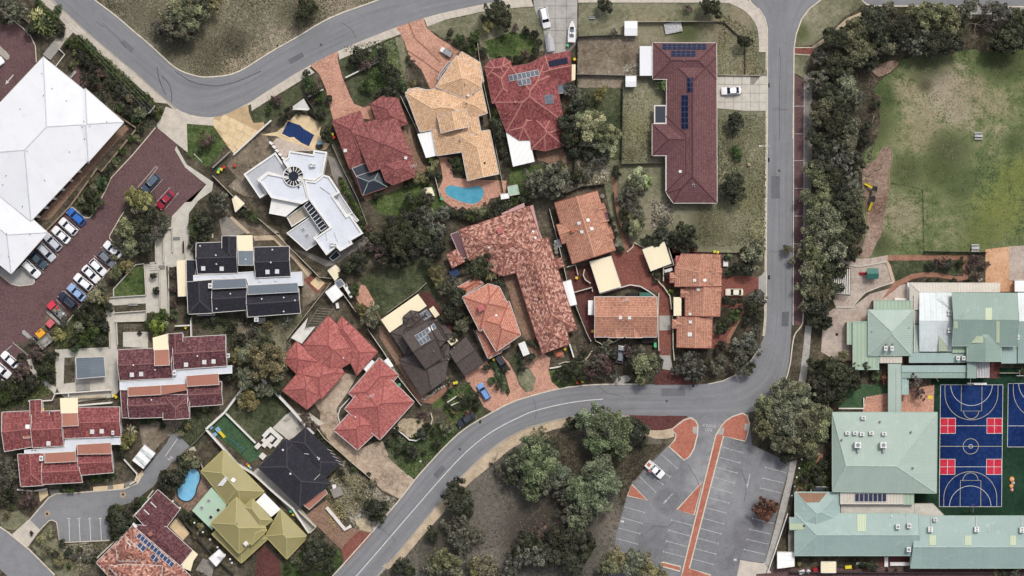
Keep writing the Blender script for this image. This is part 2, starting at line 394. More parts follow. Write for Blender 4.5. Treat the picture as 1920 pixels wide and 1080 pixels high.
# walls, trims
M['whitewall']=m_plain('white_render',C(238,236,232),.8,.06,.6)
M['creamwall']=m_plain('cream_render',C(218,204,176),.8,.1,.6)
M['brickwall']=m_brick('house_brick',C(170,122,96),C(150,104,84),C(186,140,112),.23,.086)
M['greywall']=m_plain('grey_render',C(150,148,146),.8,.1,.6)
M['gutterwhite']=m_plain('white_gutter',C(222,216,210),.5,.06)
M['gutterred']=m_plain('red_gutter',C(150,92,84),.5,.08)
M['gutterdark']=m_plain('dark_gutter',C(60,58,60),.5,.08)
M['guttergreen']=m_plain('green_gutter',C(168,190,176),.5,.08)
M['timber']=m_plain('weathered_timber',C(150,132,112),.85,.2,2)
M['darktimber']=m_plain('dark_timber',C(70,56,46),.85,.2,2)
M['steelgrey']=m_plain('grey_steel',C(150,152,154),.45,.08,2,.5,.3)
M['fencegrey']=m_plain('grey_fence_sheet',C(150,146,138),.7,.12,.8)
M['fencedark']=m_plain('dark_fence_sheet',C(84,80,74),.7,.12,.8)
M['fencewhite']=m_plain('white_wall_paint',C(228,224,216),.8,.08,.8)
M['fencecream']=m_plain('cream_fence_sheet',C(204,196,176),.8,.1,.8)
M['black']=m_plain('black_rubber',C(34,34,36),.7,.1)
M['dark']=m_plain('plain_dark_grey',C(44,42,44),.8,.1)  # even dark grey for vents, motors, frames and the round pergola base
M['white_plastic']=m_plain('white_plastic',C(240,238,236),.4,.05)
M['skyglass']=m_plain('frosted_skylight',C(248,246,244),.35,.04)
M['glassdark']=m_glass('dark_window_glass',C(44,50,62))
M['glassblue']=m_glass('tinted_glass',C(56,62,84))
M['navysheet']=m_sheet('navy_roof_sheet',C(48,54,66),.3,.4)
M['solar']=m_glass('solar_cells_navy',C(24,32,62),.5)
M['solargrey']=m_glass('solar_cells_grey',C(104,112,122),.35)
M['solarblue']=m_glass('solar_cells_blue',C(56,72,106),.4)
M['panelframe']=m_plain('dark_panel_frame',C(74,84,112),.6)
M['alu']=m_plain('aluminium_frame',C(228,232,234),.5,.05,2,.4)
# roofs
M['t_maroon']=m_tile('maroon_roof_tile',C(148,88,86),C(118,66,66),C(172,114,108))
M['t_maroon2']=m_tile('deep_maroon_roof_tile',C(142,76,77),C(112,56,58),C(166,102,98),var=1.1)
M['t_brown']=m_tile('brown_maroon_roof_tile',C(114,78,79),C(100,67,69),C(130,94,93),var=.7,stain=.16)
M['t_tan']=m_tile('sandy_roof_tile',C(222,181,144),C(200,160,124),C(236,200,166),stain=.16)
M['t_orange']=m_tile('orange_red_roof_tile',C(204,138,116),C(176,110,94),C(222,166,146),stain=.24,var=.7)
M['t_unit']=m_tile('terracotta_unit_roof_tile',C(190,136,112),C(158,108,90),C(208,160,136),stain=.32,var=.7)
M['t_mixed']=m_tile('variegated_terracotta_tile',C(174,120,104),C(108,70,64),C(216,170,152),var=1.25,tw=.5,th=.45,stain=.36)
M['t_red']=m_tile('red_roof_tile',C(182,106,100),C(150,78,76),C(206,138,130),stain=.22,var=.7)
M['t_darkbrown']=m_tile('dark_brown_roof_tile',C(92,82,78),C(76,68,66),C(106,96,90),stain=.14,var=.6)
M['t_black']=m_tile('black_roof_tile',C(46,45,54),C(38,37,45),C(58,56,64),stain=.18,var=.9)
M['t_town']=m_tile('wine_roof_tile',C(106,66,70),C(84,48,54),C(134,92,92),stain=.22,var=1.2)
M['t_townred']=m_tile('crimson_roof_tile',C(142,78,78),C(114,58,60),C(168,104,100),stain=.24,var=1.1)
M['s_white']=m_sheet('white_roof_sheet',C(238,239,242),.6,.12,.5,.04,ln=.95,stain=C(218,219,222))
M['s_whitepatio']=m_sheet('white_patio_sheet',C(246,246,244,1.05),1.2,.3,.5,.04)
M['s_cream']=m_sheet('cream_roof_sheet',C(244,230,196,1.05),.75,.25,.5,.04)
M['s_yellow']=m_sheet('mustard_roof_sheet',C(162,152,104),.4,.25,.55,.09,stain=C(160,148,118),ln=.93)
M['s_green']=m_sheet('pale_green_roof_sheet',C(170,187,176),.55,.22,.55,.06,stain=C(194,203,194),ln=.94)
M['s_green2']=m_sheet('green_roof_sheet',C(144,165,155),.55,.22,.55,.07,stain=C(170,184,174),ln=.94)
M['s_greenrib']=m_sheet('ribbed_green_sheet',C(168,188,164),.9,.8,.5,.08)
M['s_aqua']=m_sheet('aqua_roof_sheet',C(158,179,173),.55,.22,.55,.07,stain=C(190,203,196),ln=.94)
M['s_mint']=m_sheet('mint_patio_sheet',C(178,204,180),.3,.3,.5,.06)
M['s_beige']=m_sheet('beige_awning_sheet',C(210,202,188),.75,.7,.5,.08,stain=C(176,152,118))
M['s_trans']=m_sheet('translucent_ribbed_sheet',C(214,222,222),1.4,.5,.4,.22,stain=C(236,240,242),ln=.85)
M['s_transg']=m_sheet('translucent_green_sheet',C(172,184,160),1.4,.4,.4,.08)
M['s_panel']=m_sheet('yellow_green_roof_panel',C(192,204,172),.6,.3,.5,.05)
M['s_tan']=m_sheet('tan_cement_sheet',C(172,116,98),.5,.3,.8,.12)
M['s_grey']=m_sheet('slate_grey_sheet',C(112,122,132),.5,.3,.7,.12)
M['s_pink']=m_sheet('faded_pink_patio_sheet',C(206,160,156),1.0,.4,.6,.16,stain=C(226,200,196))
M['s_pinkred']=m_sheet('pink_awning_sheet',C(196,110,108),.5,.3,.6,.1)
M['s_orange']=m_sheet('orange_patch_sheet',C(190,112,86),.4,.3,.7,.12)
M['s_maroonmetal']=m_sheet('plum_roof_sheet',C(104,68,74),.5,.35,.5,.12)
M['s_blacksheet']=m_sheet('charcoal_tile_sheet',C(46,46,56),.5,.4,.6,.14)
M['membrane']=m_plain('pale_roof_membrane',C(222,226,234),.8,.05,.5)
M['membranegrey']=m_plain('grey_roof_membrane',C(190,192,198),.8,.07,.5)
M['membranetan']=m_plain('tan_roof_membrane',C(188,176,158),.85,.07,.6)
# water
M['pool']=m_water('pool_water',C(66,148,176),C(98,174,196))
M['poolbright']=m_water('bright_pool_water',C(118,186,226),C(142,206,236))
M['poolcover']=m_sheet('navy_pool_cover',C(30,56,104),.8,.2,.6,.1,spec=.15)
# foliage
M['f_gum']=m_leaf('gum_leaves',C(44,48,34),C(104,106,78),C(160,158,118))
M['f_grey']=m_leaf('grey_scrub_leaves',C(46,48,40),C(98,98,82),C(146,142,122))
M['f_dark']=m_leaf('dark_leaves',C(28,32,24),C(64,68,50),C(108,108,80))
M['f_olive']=m_leaf('olive_leaves',C(54,54,34),C(122,118,76),C(176,166,114))
M['f_pom']=m_leaf('clumped_leaves',C(58,62,44),C(136,142,104),C(196,194,152))
M['f_wood']=m_leaf('woodland_leaves',C(44,52,36),C(98,108,78),C(152,160,122))
M['f_lime']=m_leaf('lime_leaves',C(40,52,22),C(98,118,52),C(158,168,86))
M['f_green']=m_leaf('green_leaves',C(26,38,20),C(66,84,44),C(116,126,72))
M['f_plum']=m_leaf('plum_leaves',C(44,34,32),C(98,78,72),C(140,116,104))
M['f_rust']=m_leaf('rusty_leaves',C(50,34,26),C(108,76,56),C(150,110,84))
M['f_bare']=m_leaf('bare_twigs',C(66,60,52),C(118,108,96),C(168,158,144),.05)
M['f_grass']=m_leaf('grass_blades',C(54,58,36),C(110,112,76),C(168,162,124))
M['f_litter']=m_leaf('leaf_litter',C(48,44,36),C(84,76,64),C(112,104,90),.05)
M['bark']=m_plain('grey_bark',C(126,116,104),.9,.25,3)
M['barkdark']=m_plain('dark_bark',C(78,68,58),.9,.25,3)

for k_,c_ in (('t_maroon',(134,78,77)),('t_red',(164,94,90)),('t_tan',(232,194,156)),('t_unit',(204,154,130)),('t_brown',(94,60,64)),('t_orange',(176,108,92)),('t_mixed',(160,104,92)),('t_black',(72,68,74)),('t_town',(138,96,94)),
               ('t_townred',(166,104,100)),('t_darkbrown',(72,64,62)),('s_green',(182,197,186)),('s_green2',(166,186,176)),('s_aqua',(174,192,187)),('s_yellow',(182,172,120)),('s_white',(214,216,220))):
    M['cap_'+k_]=m_plain('ridge_'+k_[2:],C(*c_),.8,.1,2)
# ------------------------------------------------------------------ buildings
def hull(pts,gables):
    """keep a wing outline convex"""
    pts=list(pts); sg=1 if area2(pts)>0 else-1; ch=True
    while ch and len(pts)>3:
        ch=False
        for i in range(len(pts)):
            a,b,c=pts[i-1],pts[i],pts[(i+1) % len(pts)]
            if sg*((b[0]-a[0])*(c[1]-b[1])-(b[1]-a[1])*(c[0]-b[0]))<1e-6:
                if gables:print('concave gabled wing',pts)
                pts.pop(i); ch=True; break
    return pts
class House:
    def __init__(s,name,label,cat,c,wall='brickwall',roof='t_red',cap=None,gutter='gutterwhite',group=None):
        s.org=P(*c); s.root=empty(name,s.org,label,cat,group)
        s.wallm,s.roofm,s.capm,s.gutm=wall,roof,cap or 'cap_'+roof,gutter
        s.roofs={}; s.caps={}; s.gut=MB(); s.walls={}; s.w=[]; s.k=0
    def part(s,name,mb,mats,parent=None):
        o=mb.build(name,mats,parent or s.root,s.org); return o
    def wing(s,pts,eave=2.7,pitch=23,gables=(),roof=None,cap=True,wall=True,gutter=True,wallm=None,inset=.45,base=0.0):
        pts=hull(pts,gables)
        s.k += 1; eave += .013*s.k
        q=[tuple(P(x,y,eave)[:2]) for x,y in pts]; n=len(q)
        gs=set(gables); pit=list(pitch) if isinstance(pitch,(list,tuple)) else [pitch]*n
        if area2(q)<0:
            q=q[::-1]; mp=[(n-2-j) % n for j in range(n)]
            gs={j for j in range(n) if mp[j] in gs}; pit=[pit[mp[j]] for j in range(n)]
        E=[]
        for i in range(n):
            a,b=q[i],q[(i+1) % n]; L=math.hypot(b[0]-a[0],b[1]-a[1]); ex,ey=(b[0]-a[0])/L,(b[1]-a[1])/L
            t=math.tan(math.radians(pit[i]))
            E.append((-ey*t,ex*t,-(-ey*a[0]+ex*a[1])*t,a,(ex,ey),t))      # height above eave = A x + B y + C
        act=[i for i in range(n) if i not in gs]
        def hz(x,y):return max(0.0,min(E[i][0]*x+E[i][1]*y+E[i][2] for i in act))
        mb=s.roofs.setdefault(roof or s.roofm,MB()); ridges={}
        for i in act:
            poly=list(q)
            for j in act:
                if j != i and poly:poly=clip(poly,E[i][0]-E[j][0],E[i][1]-E[j][1],E[i][2]-E[j][2])
            if len(poly)<3:continue
            a,(ex,ey),t=E[i][3],E[i][4],E[i][5]; cs=math.sqrt(1+t*t)
            p3=[(x,y,eave+max(0,E[i][0]*x+E[i][1]*y+E[i][2])) for x,y in poly]
            uv=[((x-a[0])*ex+(y-a[1])*ey+37,((x-a[0])*-ey+(y-a[1])*ex)*cs) for x,y in poly]
            mb.face(p3,0,uv)
            for k in range(len(p3)):
                u,v=p3[k],p3[(k+1) % len(p3)]
                if min(u[2],v[2])<eave+1e-3 and max(u[2],v[2])<eave+1e-3:continue
                key=tuple(round((u[c]+v[c])/2,2) for c in range(3)); ridges.setdefault(key,[]).append((u,v))
        mb.face([(x,y,eave-.05) for x,y in reversed(q)],0)
        if cap:
            cb=s.caps.setdefault(s.capm if roof is None else 'cap_'+roof,MB())
            for key,l in ridges.items():
                if len(l)<2:continue
                u,v=Vector(l[0][0]),Vector(l[0][1]); d=v-u
                if d.length<.4:continue
                sd=Vector((-d.y,d.x,0)).normalized()*.17; up=Vector((0,0,.10)); dn=Vector((0,0,-.01))
                cb.prism([u-sd+dn,u+sd+dn,u+up],[v-sd+dn,v+sd+dn,v+up])
        wm=wallm or s.wallm; wb=s.walls.setdefault(wm,MB())
        if wall:
            iq=offset_poly(q,inset+.012*s.k)
            wb.prism([(x,y,base) for x,y in iq],[(x,y,eave-.055) for x,y in iq])
        for i in range(n):
            a,b=Vector(q[i]),Vector(q[(i+1) % n]); e=Vector(E[i][4]); o=Vector((e.y,-e.x))
            if i in gs:
                pk=[a+(b-a)*k/24 for k in range(25)]
                prof=[(p.x,p.y,eave+hz(p.x,p.y)) for p in pk]
                ii=-o*.25
                wb.face([(a.x+ii.x,a.y+ii.y,eave-.05),(b.x+ii.x,b.y+ii.y,eave-.05)]+[(x+ii.x,y+ii.y,z-.03) for x,y,z in reversed(prof)])
                if gutter:
                    top=max(range(25),key=lambda k:prof[k][2])
                    for k0,k1 in ((0,top),(top,24)):
                        if k0 != k1:s.gut.tube(prof[k0],prof[k1],.09,n=4)
            elif gutter:
                o2=o*.13
                b4=[(a.x,a.y),(a.x+o2.x,a.y+o2.y),(b.x+o2.x,b.y+o2.y),(b.x,b.y)]
                s.gut.prism([(x,y,eave-.13) for x,y in b4],[(x,y,eave+.02) for x,y in b4])
        s.w.append((q,eave,hz)); return s
    def z_at(s,px,py):
        z=3.0
        for _ in range(4):
            p=P(px,py,z); zz=None
            for q,e,hz in s.w:
                if inside(np.array([p.x]),np.array([p.y]),q)[0]:
                    h=e+hz(p.x,p.y); zz=h if zz is None else max(zz,h)
            if zz is None:return z
            z=zz
        return z
    def flat(s,pts,z,roof=None,par=None,wall=True,wallm=None,base=0.0,inset=.12,name='roof',tilt=None):
        """flat roof; par=(width, height, material) adds a parapet"""
        s.k += 1; z += .007*s.k
        q=ccw([tuple(P(x,y,z)[:2]) for x,y in pts])
        m=M[roof or s.roofm]; mb=MB()
        i0=offset_poly(q,par[0]) if par else q
        mb.prism([(x,y,z-.12) for x,y in i0],[(x,y,z) for x,y in i0])
        o=s.part(name,mb,m)
        if par:
            pb=MB(); n=len(q)
            for i in range(n):
                j=(i+1) % n
                b=[q[i],q[j],i0[j],i0[i]]
                pb.prism([(x,y,z-.25) for x,y in b],[(x,y,z+par[1]) for x,y in b])
            s.part('parapet',pb,M[par[2]])
        if wall:
            wq=offset_poly(q,inset); wb=s.walls.setdefault(wallm or s.wallm,MB())
            wb.prism([(x,y,base) for x,y in wq],[(x,y,z-.15) for x,y in wq])
        s.w.append((q,z,lambda x,y:0.0)); return o
    def sheet(s,pts,zs,mat,name='patio_roof',thick=.1,posts=True,edge=None,ax=0):
        """thin sheeted roof through points at heights zs; sheet ribs run from point 0 to point 3"""
        s.k += 1
        v=[P(x,y,z+.006*s.k) for (x,y),z in zip(pts,zs)]
        if area2([(p.x,p.y) for p in v])<0:v=[v[1],v[0]]+v[:1:-1]
        e=(v[1]-v[0]).normalized(); f=Vector((-e.y,e.x,0))
        uv=[((p-v[0]).dot(e)+50,(p-v[0]).dot(f)+50) for p in v]
        mb=MB(); mb.face(v,0,uv); dn=[p-Vector((0,0,thick)) for p in v]
        mb.face(list(reversed(dn)),0)
        for i in range(len(v)):
            j=(i+1) % len(v); mb.face([dn[i],dn[j],v[j],v[i]],0)
        o=s.part(name,mb,M[mat])
        if posts:
            for p in v:
                pb=MB(); c=sum(v,Vector())/len(v); d=(c-p)*.08; d.z=0
                pb.box((p.x+d.x,p.y+d.y,0),.1,.1,p.z-thick-.3); s.part('post',pb,M['gutterwhite'],o)
        if edge:
            eb=MB()
            for i in range(len(v)):
                eb.tube(v[i],v[(i+1) % len(v)],.07,n=4)
            s.part('roof_edge',eb,M[edge],o)
        s.w.append(([(p.x,p.y) for p in v],sum(zs)/len(zs),lambda x,y:0.0)); return o
    def lay(s,pts,lift,thick,name,mats,inset=0.0,parent=None):
        """a slab lying on the roof at four pixels; mats[0] frame, mats[1] face"""
        v=[P(x,y,s.z_at(x,y)) for x,y in pts]
        if area2([(p.x,p.y) for p in v])<0:v=v[::-1]
        n=(v[1]-v[0]).cross(v[2]-v[0]).normalized()
        b=[p+n*(lift-.05) for p in v]; t=[p+n*(lift+thick) for p in v]
        mb=MB(); mb.prism(b,t,0,True)
        if inset:
            c=sum(t,Vector())/4; ti=[p+(c-p)*inset/max((c-p).length,.01)+n*.008 for p in t]
            mb.face(ti,1)
        return s.part(name,mb,[M[m] for m in mats],parent)
    def panels(s,o,u,v,nx,ny,mats=('alu','solar'),gap=.05,name='solar_panel'):
        """o, u, v: corner pixel and edge pixels of the array"""
        for j in range(ny):
            for i in range(nx):
                def q(a,b):return (o[0]+(u[0]-o[0])*a/nx+(v[0]-o[0])*b/ny,o[1]+(u[1]-o[1])*a/nx+(v[1]-o[1])*b/ny)
                g=gap/2
                s.lay([q(i+g,j+g),q(i+1-g,j+g),q(i+1-g,j+1-g),q(i+g,j+1-g)],.12,.04,name,mats,.08)
    def skylight(s,px,py,w=1.1,ang=0,name='skylight',m='skyglass'):
        k=w/2/S; ca,sa=math.cos(ang),math.sin(ang)
        s.lay([(px+(x*ca-y*sa)*k,py+(x*sa+y*ca)*k) for x,y in ((-1,-1),(1,-1),(1,1),(-1,1))],.05,.14,name,['white_plastic',m],.07)
    def vent(s,px,py,r=.18,h=.45,m='steelgrey',name='roof_vent'):
        z=s.z_at(px,py); p=P(px,py,z); mb=MB(); mb.cyl((p.x,p.y,z-.1),r*.6,h); mb.cyl((p.x,p.y,z-.1+h*.7),r,h*.45,r2=r*.5)
        s.part(name,mb,M[m])
    def chimney(s,px,py,w=.9,h=1.3,ang=0,m='brickwall'):
        z=s.z_at(px,py); p=P(px,py,z+h); mb=MB(); mb.box((p.x,p.y,z-.6),w,w,h+.5,ang)
        mb.box((p.x,p.y,z+h-.1),w+.16,w+.16,.12,ang); mb.box((p.x,p.y,z+h+.02),w*.5,w*.5,.1,ang)
        s.part('chimney',mb,M[m])
    def aircon(s,px,py,w=1.1,l=1.1,h=.9,m='white_plastic',name='air_conditioner',leg=0.35):
        z=s.z_at(px,py); p=P(px,py,z+h); o=MB()
        o.box((p.x,p.y,z+leg),w,l,h,0)
        for i in (-1,1):
            for j in (-1,1):o.box((p.x+i*w*.4,p.y+j*l*.4,z-.25),.07,.07,leg+.28)
        b=s.part(name,o,M[m])
        f=MB(); f.cyl((p.x,p.y,z+leg+h),min(w,l)*.36,.04,12); s.part('fan_grille',f,M['steelgrey'],b)
    def duct(s,a,b,r=.09,m='gutterwhite',name='duct',lift=.15):
        za,zb=s.z_at(*a),s.z_at(*b); mb=MB(); mb.tube(P(*a,za+lift),P(*b,zb+lift),r,n=6); s.part(name,mb,M[m])
    def antenna(s,px,py,ang=0.4):
        z=s.z_at(px,py); p=P(px,py,z); mb=MB(); mb.tube(p,p+Vector((0,0,1.8)),.03)
        d=Vector((math.cos(ang),math.sin(ang),0)); c=p+Vector((0,0,1.7)); mb.tube(c-d*.9,c+d*.9,.03)
        e=Vector((-d.y,d.x,0))
        for t in (-.8,-.4,0,.4,.8):mb.tube(c+d*t-e*.5,c+d*t+e*.5,.018,n=4)
        s.part('antenna',mb,M['alu'])
    def done(s):
        wl=None
        for m,mb in s.walls.items():
            if mb.f:s.part('wall',mb,M[m])
        ro=None
        for m,mb in s.roofs.items():
            if mb.f:
                o=s.part('roof',mb,M[m]); ro=ro or o
        for m,mb in s.caps.items():
            if mb.f:s.part('ridge_cap',mb,M.get(m) or M['steelgrey'],ro)
        if s.gut.f:s.part('gutter',s.gut,M[s.gutm],ro)
        return s

# ------------------------------------------------------------------ ground sheets, strips, slabs
LZ=.014
PCNT={}
def layer_z(layer):
    k=PCNT[layer]=PCNT.get(layer,-1)+1
    return layer*LZ+k*.00023
def patch(name,pts,mat,layer,smooth=0,rag=0,step=6,parent=None,kind='structure',z=None):
    if smooth:pts=chaikin(pts,smooth,True)
    if rag:pts=ragged(pts,rag,step)
    z=layer_z(layer) if z is None else z
    q=ccw([tuple(P(x,y,z)[:2]) for x,y in pts])
    me=mesh(name,[(x,y,z) for x,y in q],[list(range(len(q)))],M[mat])
    o=link(name,me,parent)
    if parent is None:o['kind']=kind
    return o
def side_pts(pts,w,closed=False):
    """left/right offset of a world polyline by +-w"""
    n=len(pts); L=[]; R=[]
    for i in range(n):
        a=Vector(pts[i-1] if (i>0 or closed) else pts[i]); b=Vector(pts[(i+1) % n] if (i<n-1 or closed) else pts[i])
        d=(b-a); d=d.normalized() if d.length>1e-6 else Vector((1,0)); nn=Vector((-d.y,d.x))
        p=Vector(pts[i]); L.append(p+nn*w); R.append(p-nn*w)
    return L,R
FCNT=[0]
def strip(name,pts,w,mat,h=.12,z0=0.0,closed=False,smooth=0,parent=None,kind='structure',label=None,cat=None,group=None,cap=None,flatz=None):
    if smooth:pts=chaikin(pts,smooth,closed)
    if flatz is not None:flatz=flatz*2.3333+FCNT[0]*.00005; FCNT[0] += 1
    zz=flatz if flatz is not None else z0+h
    p2=[tuple(P(x,y,zz)[:2]) for x,y in pts]
    L,R=side_pts(p2,w/2,closed); mb=MB(); n=len(p2)
    for i in range(n if closed else n-1):
        j=(i+1) % n
        q=[R[i],R[j],L[j],L[i]]
        if flatz is not None:mb.face([(p.x,p.y,flatz) for p in q])
        else:
            mb.face([(p.x,p.y,zz) for p in q])
            for a,b in ((R[i],R[j]),(L[j],L[i])):
                mb.face([(a.x,a.y,z0),(b.x,b.y,z0),(b.x,b.y,zz),(a.x,a.y,zz)])
            if not closed and i in (0,n-2):
                a,b=(L[0],R[0]) if i == 0 else (R[n-1],L[n-1])
                mb.face([(a.x,a.y,z0),(b.x,b.y,z0),(b.x,b.y,zz),(a.x,a.y,zz)])
    o=mb.build(name,M[mat],parent)
    if parent is None:
        if cat:tag(o,label,cat,group)
        else:o['kind']=kind
    return o
def resample(pts,n):
    d=[0]
    for i in range(1,len(pts)):d.append(d[-1]+math.hypot(pts[i][0]-pts[i-1][0],pts[i][1]-pts[i-1][1]))
    out=[]
    for k in range(n+1):
        t=d[-1]*k/n; i=1
        while i<len(d)-1 and d[i]<t:i += 1
        f=(t-d[i-1])/max(d[i]-d[i-1],1e-9)
        out.append((pts[i-1][0]+(pts[i][0]-pts[i-1][0])*f,pts[i-1][1]+(pts[i][1]-pts[i-1][1])*f))
    return out
def slab_path(name,A,B,n,mat='concrete',layer=4,m=1,smooth=0,base='joint',th=.05):
    """footpath between edge lines A and B, cast in n slabs (m across)"""
    if smooth:A=chaikin(A,smooth); B=chaikin(B,smooth)
    par=patch(name,A+B[::-1],base,layer)
    a=resample(A,n); b=resample(B,n); z0=layer*LZ+.01
    for i in range(n):
        for j in range(m):
            def q(k,t):return P(a[k][0]+(b[k][0]-a[k][0])*t,a[k][1]+(b[k][1]-a[k][1])*t,z0+th)
            v=[q(i,j/m),q(i+1,j/m),q(i+1,(j+1)/m),q(i,(j+1)/m)]
            c=sum(v,Vector())/4; dz=rnd.uniform(-.006,.006)
            v=[p+(c-p)*(.025/max((c-p).length,.05))+Vector((0,0,dz)) for p in v]
            if area2([(p.x,p.y) for p in v])<0:v=v[::-1]
            mb=MB(); mb.prism([(p.x,p.y,z0+.001) for p in v],v); mb.build('slab',M[mat],par)
    return par

# ------------------------------------------------------------------ labels that single things out
USED={}
LM=[]           # (name, px, py)
def compass(dx,dy):
    a=math.degrees(math.atan2(dx,-dy)) % 360
    return ['north of','northeast of','east of','southeast of','south of','southwest of','west of','northwest of'][int((a+22.5)//45) % 8]
PEND=[]         # things labelled at the end by their place among their like
def autolabel(desc,px,py):PEND.append([None,desc,px,py]); return desc
ORD=['','second ','third ','fourth ','fifth ','sixth ','seventh ','eighth ','ninth ','tenth ','eleventh ','twelfth ','thirteenth ','fourteenth ','fifteenth ']
def settle_labels(objs):
    by={}
    for o in objs:by.setdefault(o['label'],[]).append(o)
    kinds={}
    for k,p in enumerate(PEND):kinds.setdefault(p[1],[]).append(k)
    for desc,ks in kinds.items():
        os_=list(by.get(desc,[]))
        if len(os_) != len(ks):print('label mismatch',desc,len(os_),len(ks)); continue
        for k in ks:
            px,py=PEND[k][2:]; best=None
            o=min(os_,key=lambda q:(q.location.x-(px-960)*S)**2+(q.location.y-(540-py)*S)**2); os_.remove(o)
            for nm,lx,ly in LM:
                d=math.hypot(px-lx,py-ly); cs=compass(px-lx,py-ly)
                rank=sum(1 for j in ks if j != k and compass(PEND[j][2]-lx,PEND[j][3]-ly) == cs and math.hypot(PEND[j][2]-lx,PEND[j][3]-ly)<d)
                if rank<len(ORD):
                    c=(rank*45+d,f"{ORD[rank]}nearest {desc} {cs} {nm}")
                    if c[1] not in USED and len(c[1].split()) <= 16 and (best is None or c<best):best=c
            o['label']=best[1] if best else desc; USED[o['label']]=1
# ------------------------------------------------------------------ the ground
g=bpy.data.meshes.new('ground')
Rg=420.0
g.from_pydata([(-Rg,-Rg,0),(Rg,-Rg,0),(Rg,Rg,0),(-Rg,Rg,0)],[],[[0,1,2,3]]); g.materials.append(M['mulch'])
tag(link('ground',g),kind='structure')

ta=T(0,0,3.6); tb=T(400,0,3.6); tc=T(800,0,3.6); td=T(1200,0,3.6); te=T(1520,0,3.6)
tf=T(0,200,3.6); tg=T(400,200,3.6); th=T(700,200,3.6); ti=T(1050,280,3.6); tj=T(1450,260,3.6)
tk=T(1520,440,3.6); tl=T(0,420,3.6); tm=T(330,400,3.6); tn=T(690,460,3.6); to=T(1050,480,3.6)
tp=T(1480,700,3.2727); tq=T(0,600,3.6); tr=T(0,780,3.6); ts=T(300,780,3.6); tt=T(370,560,3.6)
tu=T(600,780,3.6); tv=T(850,740,3.6); tw=T(1100,740,3.1775); tx=T(1450,860,4.085)

N_EDGE=[(150,-20)]+ta((640,0),(800,120),(900,210),(1000,290),(1100,385),(1160,440),(1230,485),(1330,515))+[(385,145)]+         tb((100,510),(200,470),(300,405),(420,330),(520,275),(600,230),(700,165),(830,100),(1000,40),(1110,0))+[(760,-20)]
S_EDGE=[(72,-20)]+ta((345,0),(470,110),(600,230),(760,365),(900,480),(1020,590),(1100,660),(1190,735),(1280,780),(1440,797))+         tb((80,775),(160,735),(250,690),(420,580),(640,445),(840,345),(1000,275),(1230,185),(1420,120))+         tc((130,82),(300,45),(480,10),(600,-20),(900,-60))
LW_N=[(1490,50),(1487,260)]
RD_L=[(1395,-30),(1405,0),(1422,15),(1434,33),(1439,53),(1439,240),(1437,447),(1437,560),(1436,600),(1433,630),(1424,652),(1408,676),
        (1383,701),(1356,714),(1328,720),(1290,722),(1183,720),(1106,721),(1050,728),(1000,741),(958,754),(910,780),(867,806),(833,838),
        (800,874),(778,899),(750,936),(722,969),(694,1002),(644,1058),(600,1105)]
RD_R=[(1560,-30),(1539,0),(1517,17),(1503,36),(1493,64),(1489,89),(1487,260),(1485,560),(1484,620),(1479,690),(1464,735),(1440,760),
        (1405,776),(1290,780),(1250,779),(1183,779),(1120,777),(1072,781),(1031,790),(989,802),(947,823),(906,854),(864,894),(831,934),
        (806,963),(767,1011),(739,1044),(684,1105)]

# broad areas of planting and grass
patch('verge',N_EDGE+[(820,-160),(40,-160)],'drygrass',1)
patch('woodland_floor',[(684,1105),(739,1044),(806,963),(864,894),(947,823),(1031,790),(1120,777),(1240,800),(1240,845),(1205,884),(1176,930),
                         (1156,1000),(1135,1100),(1130,1180),(640,1180)],'woodfloor',1)
patch('school_field',[(1560,60),(1640,40),(2100,60),(2100,480),(1850,482),(1590,490),(1580,300)],'field',1)
patch('bushland_floor',ragged([(1489,60),(1530,80),(1620,16),(2100,14),(2100,92),(1800,96),(1720,100),(1668,126),(1640,170),(1650,205),(1640,270),(1612,300),(1622,470),(1600,490),(1570,640),(1540,700),(1486,640)],5,14),'bushfloor',2)
patch('corner_grass',[(1493,64),(1503,36),(1517,17),(1539,0),(1560,-20),(1614,-10),(1623,7),(1600,22),(1580,34),(1565,50),(1545,68),(1523,84),(1490,88)],'lawn',3)
patch('east_lawn',[(1085,6),(1370,6),(1395,18),(1413,35),(1422,55),(1423,100),(1439,100),(1439,460),(1420,474),(1160,470),(1085,130)],'lawn',1)
patch('south_garden',ragged([(1440,590),(1434,640),(1408,677),(1356,714),(1328,720),(1286,711),(1262,690),(1262,655),(1340,655),(1345,560),(1380,540)],2),'bushfloor',2)
patch('front_garden',ragged([(1050,727),(1106,720),(1150,719),(1185,712),(1225,705),(1240,690),(1232,632),(1110,632),(1060,690),(1030,700)],2),'bushfloor',2)
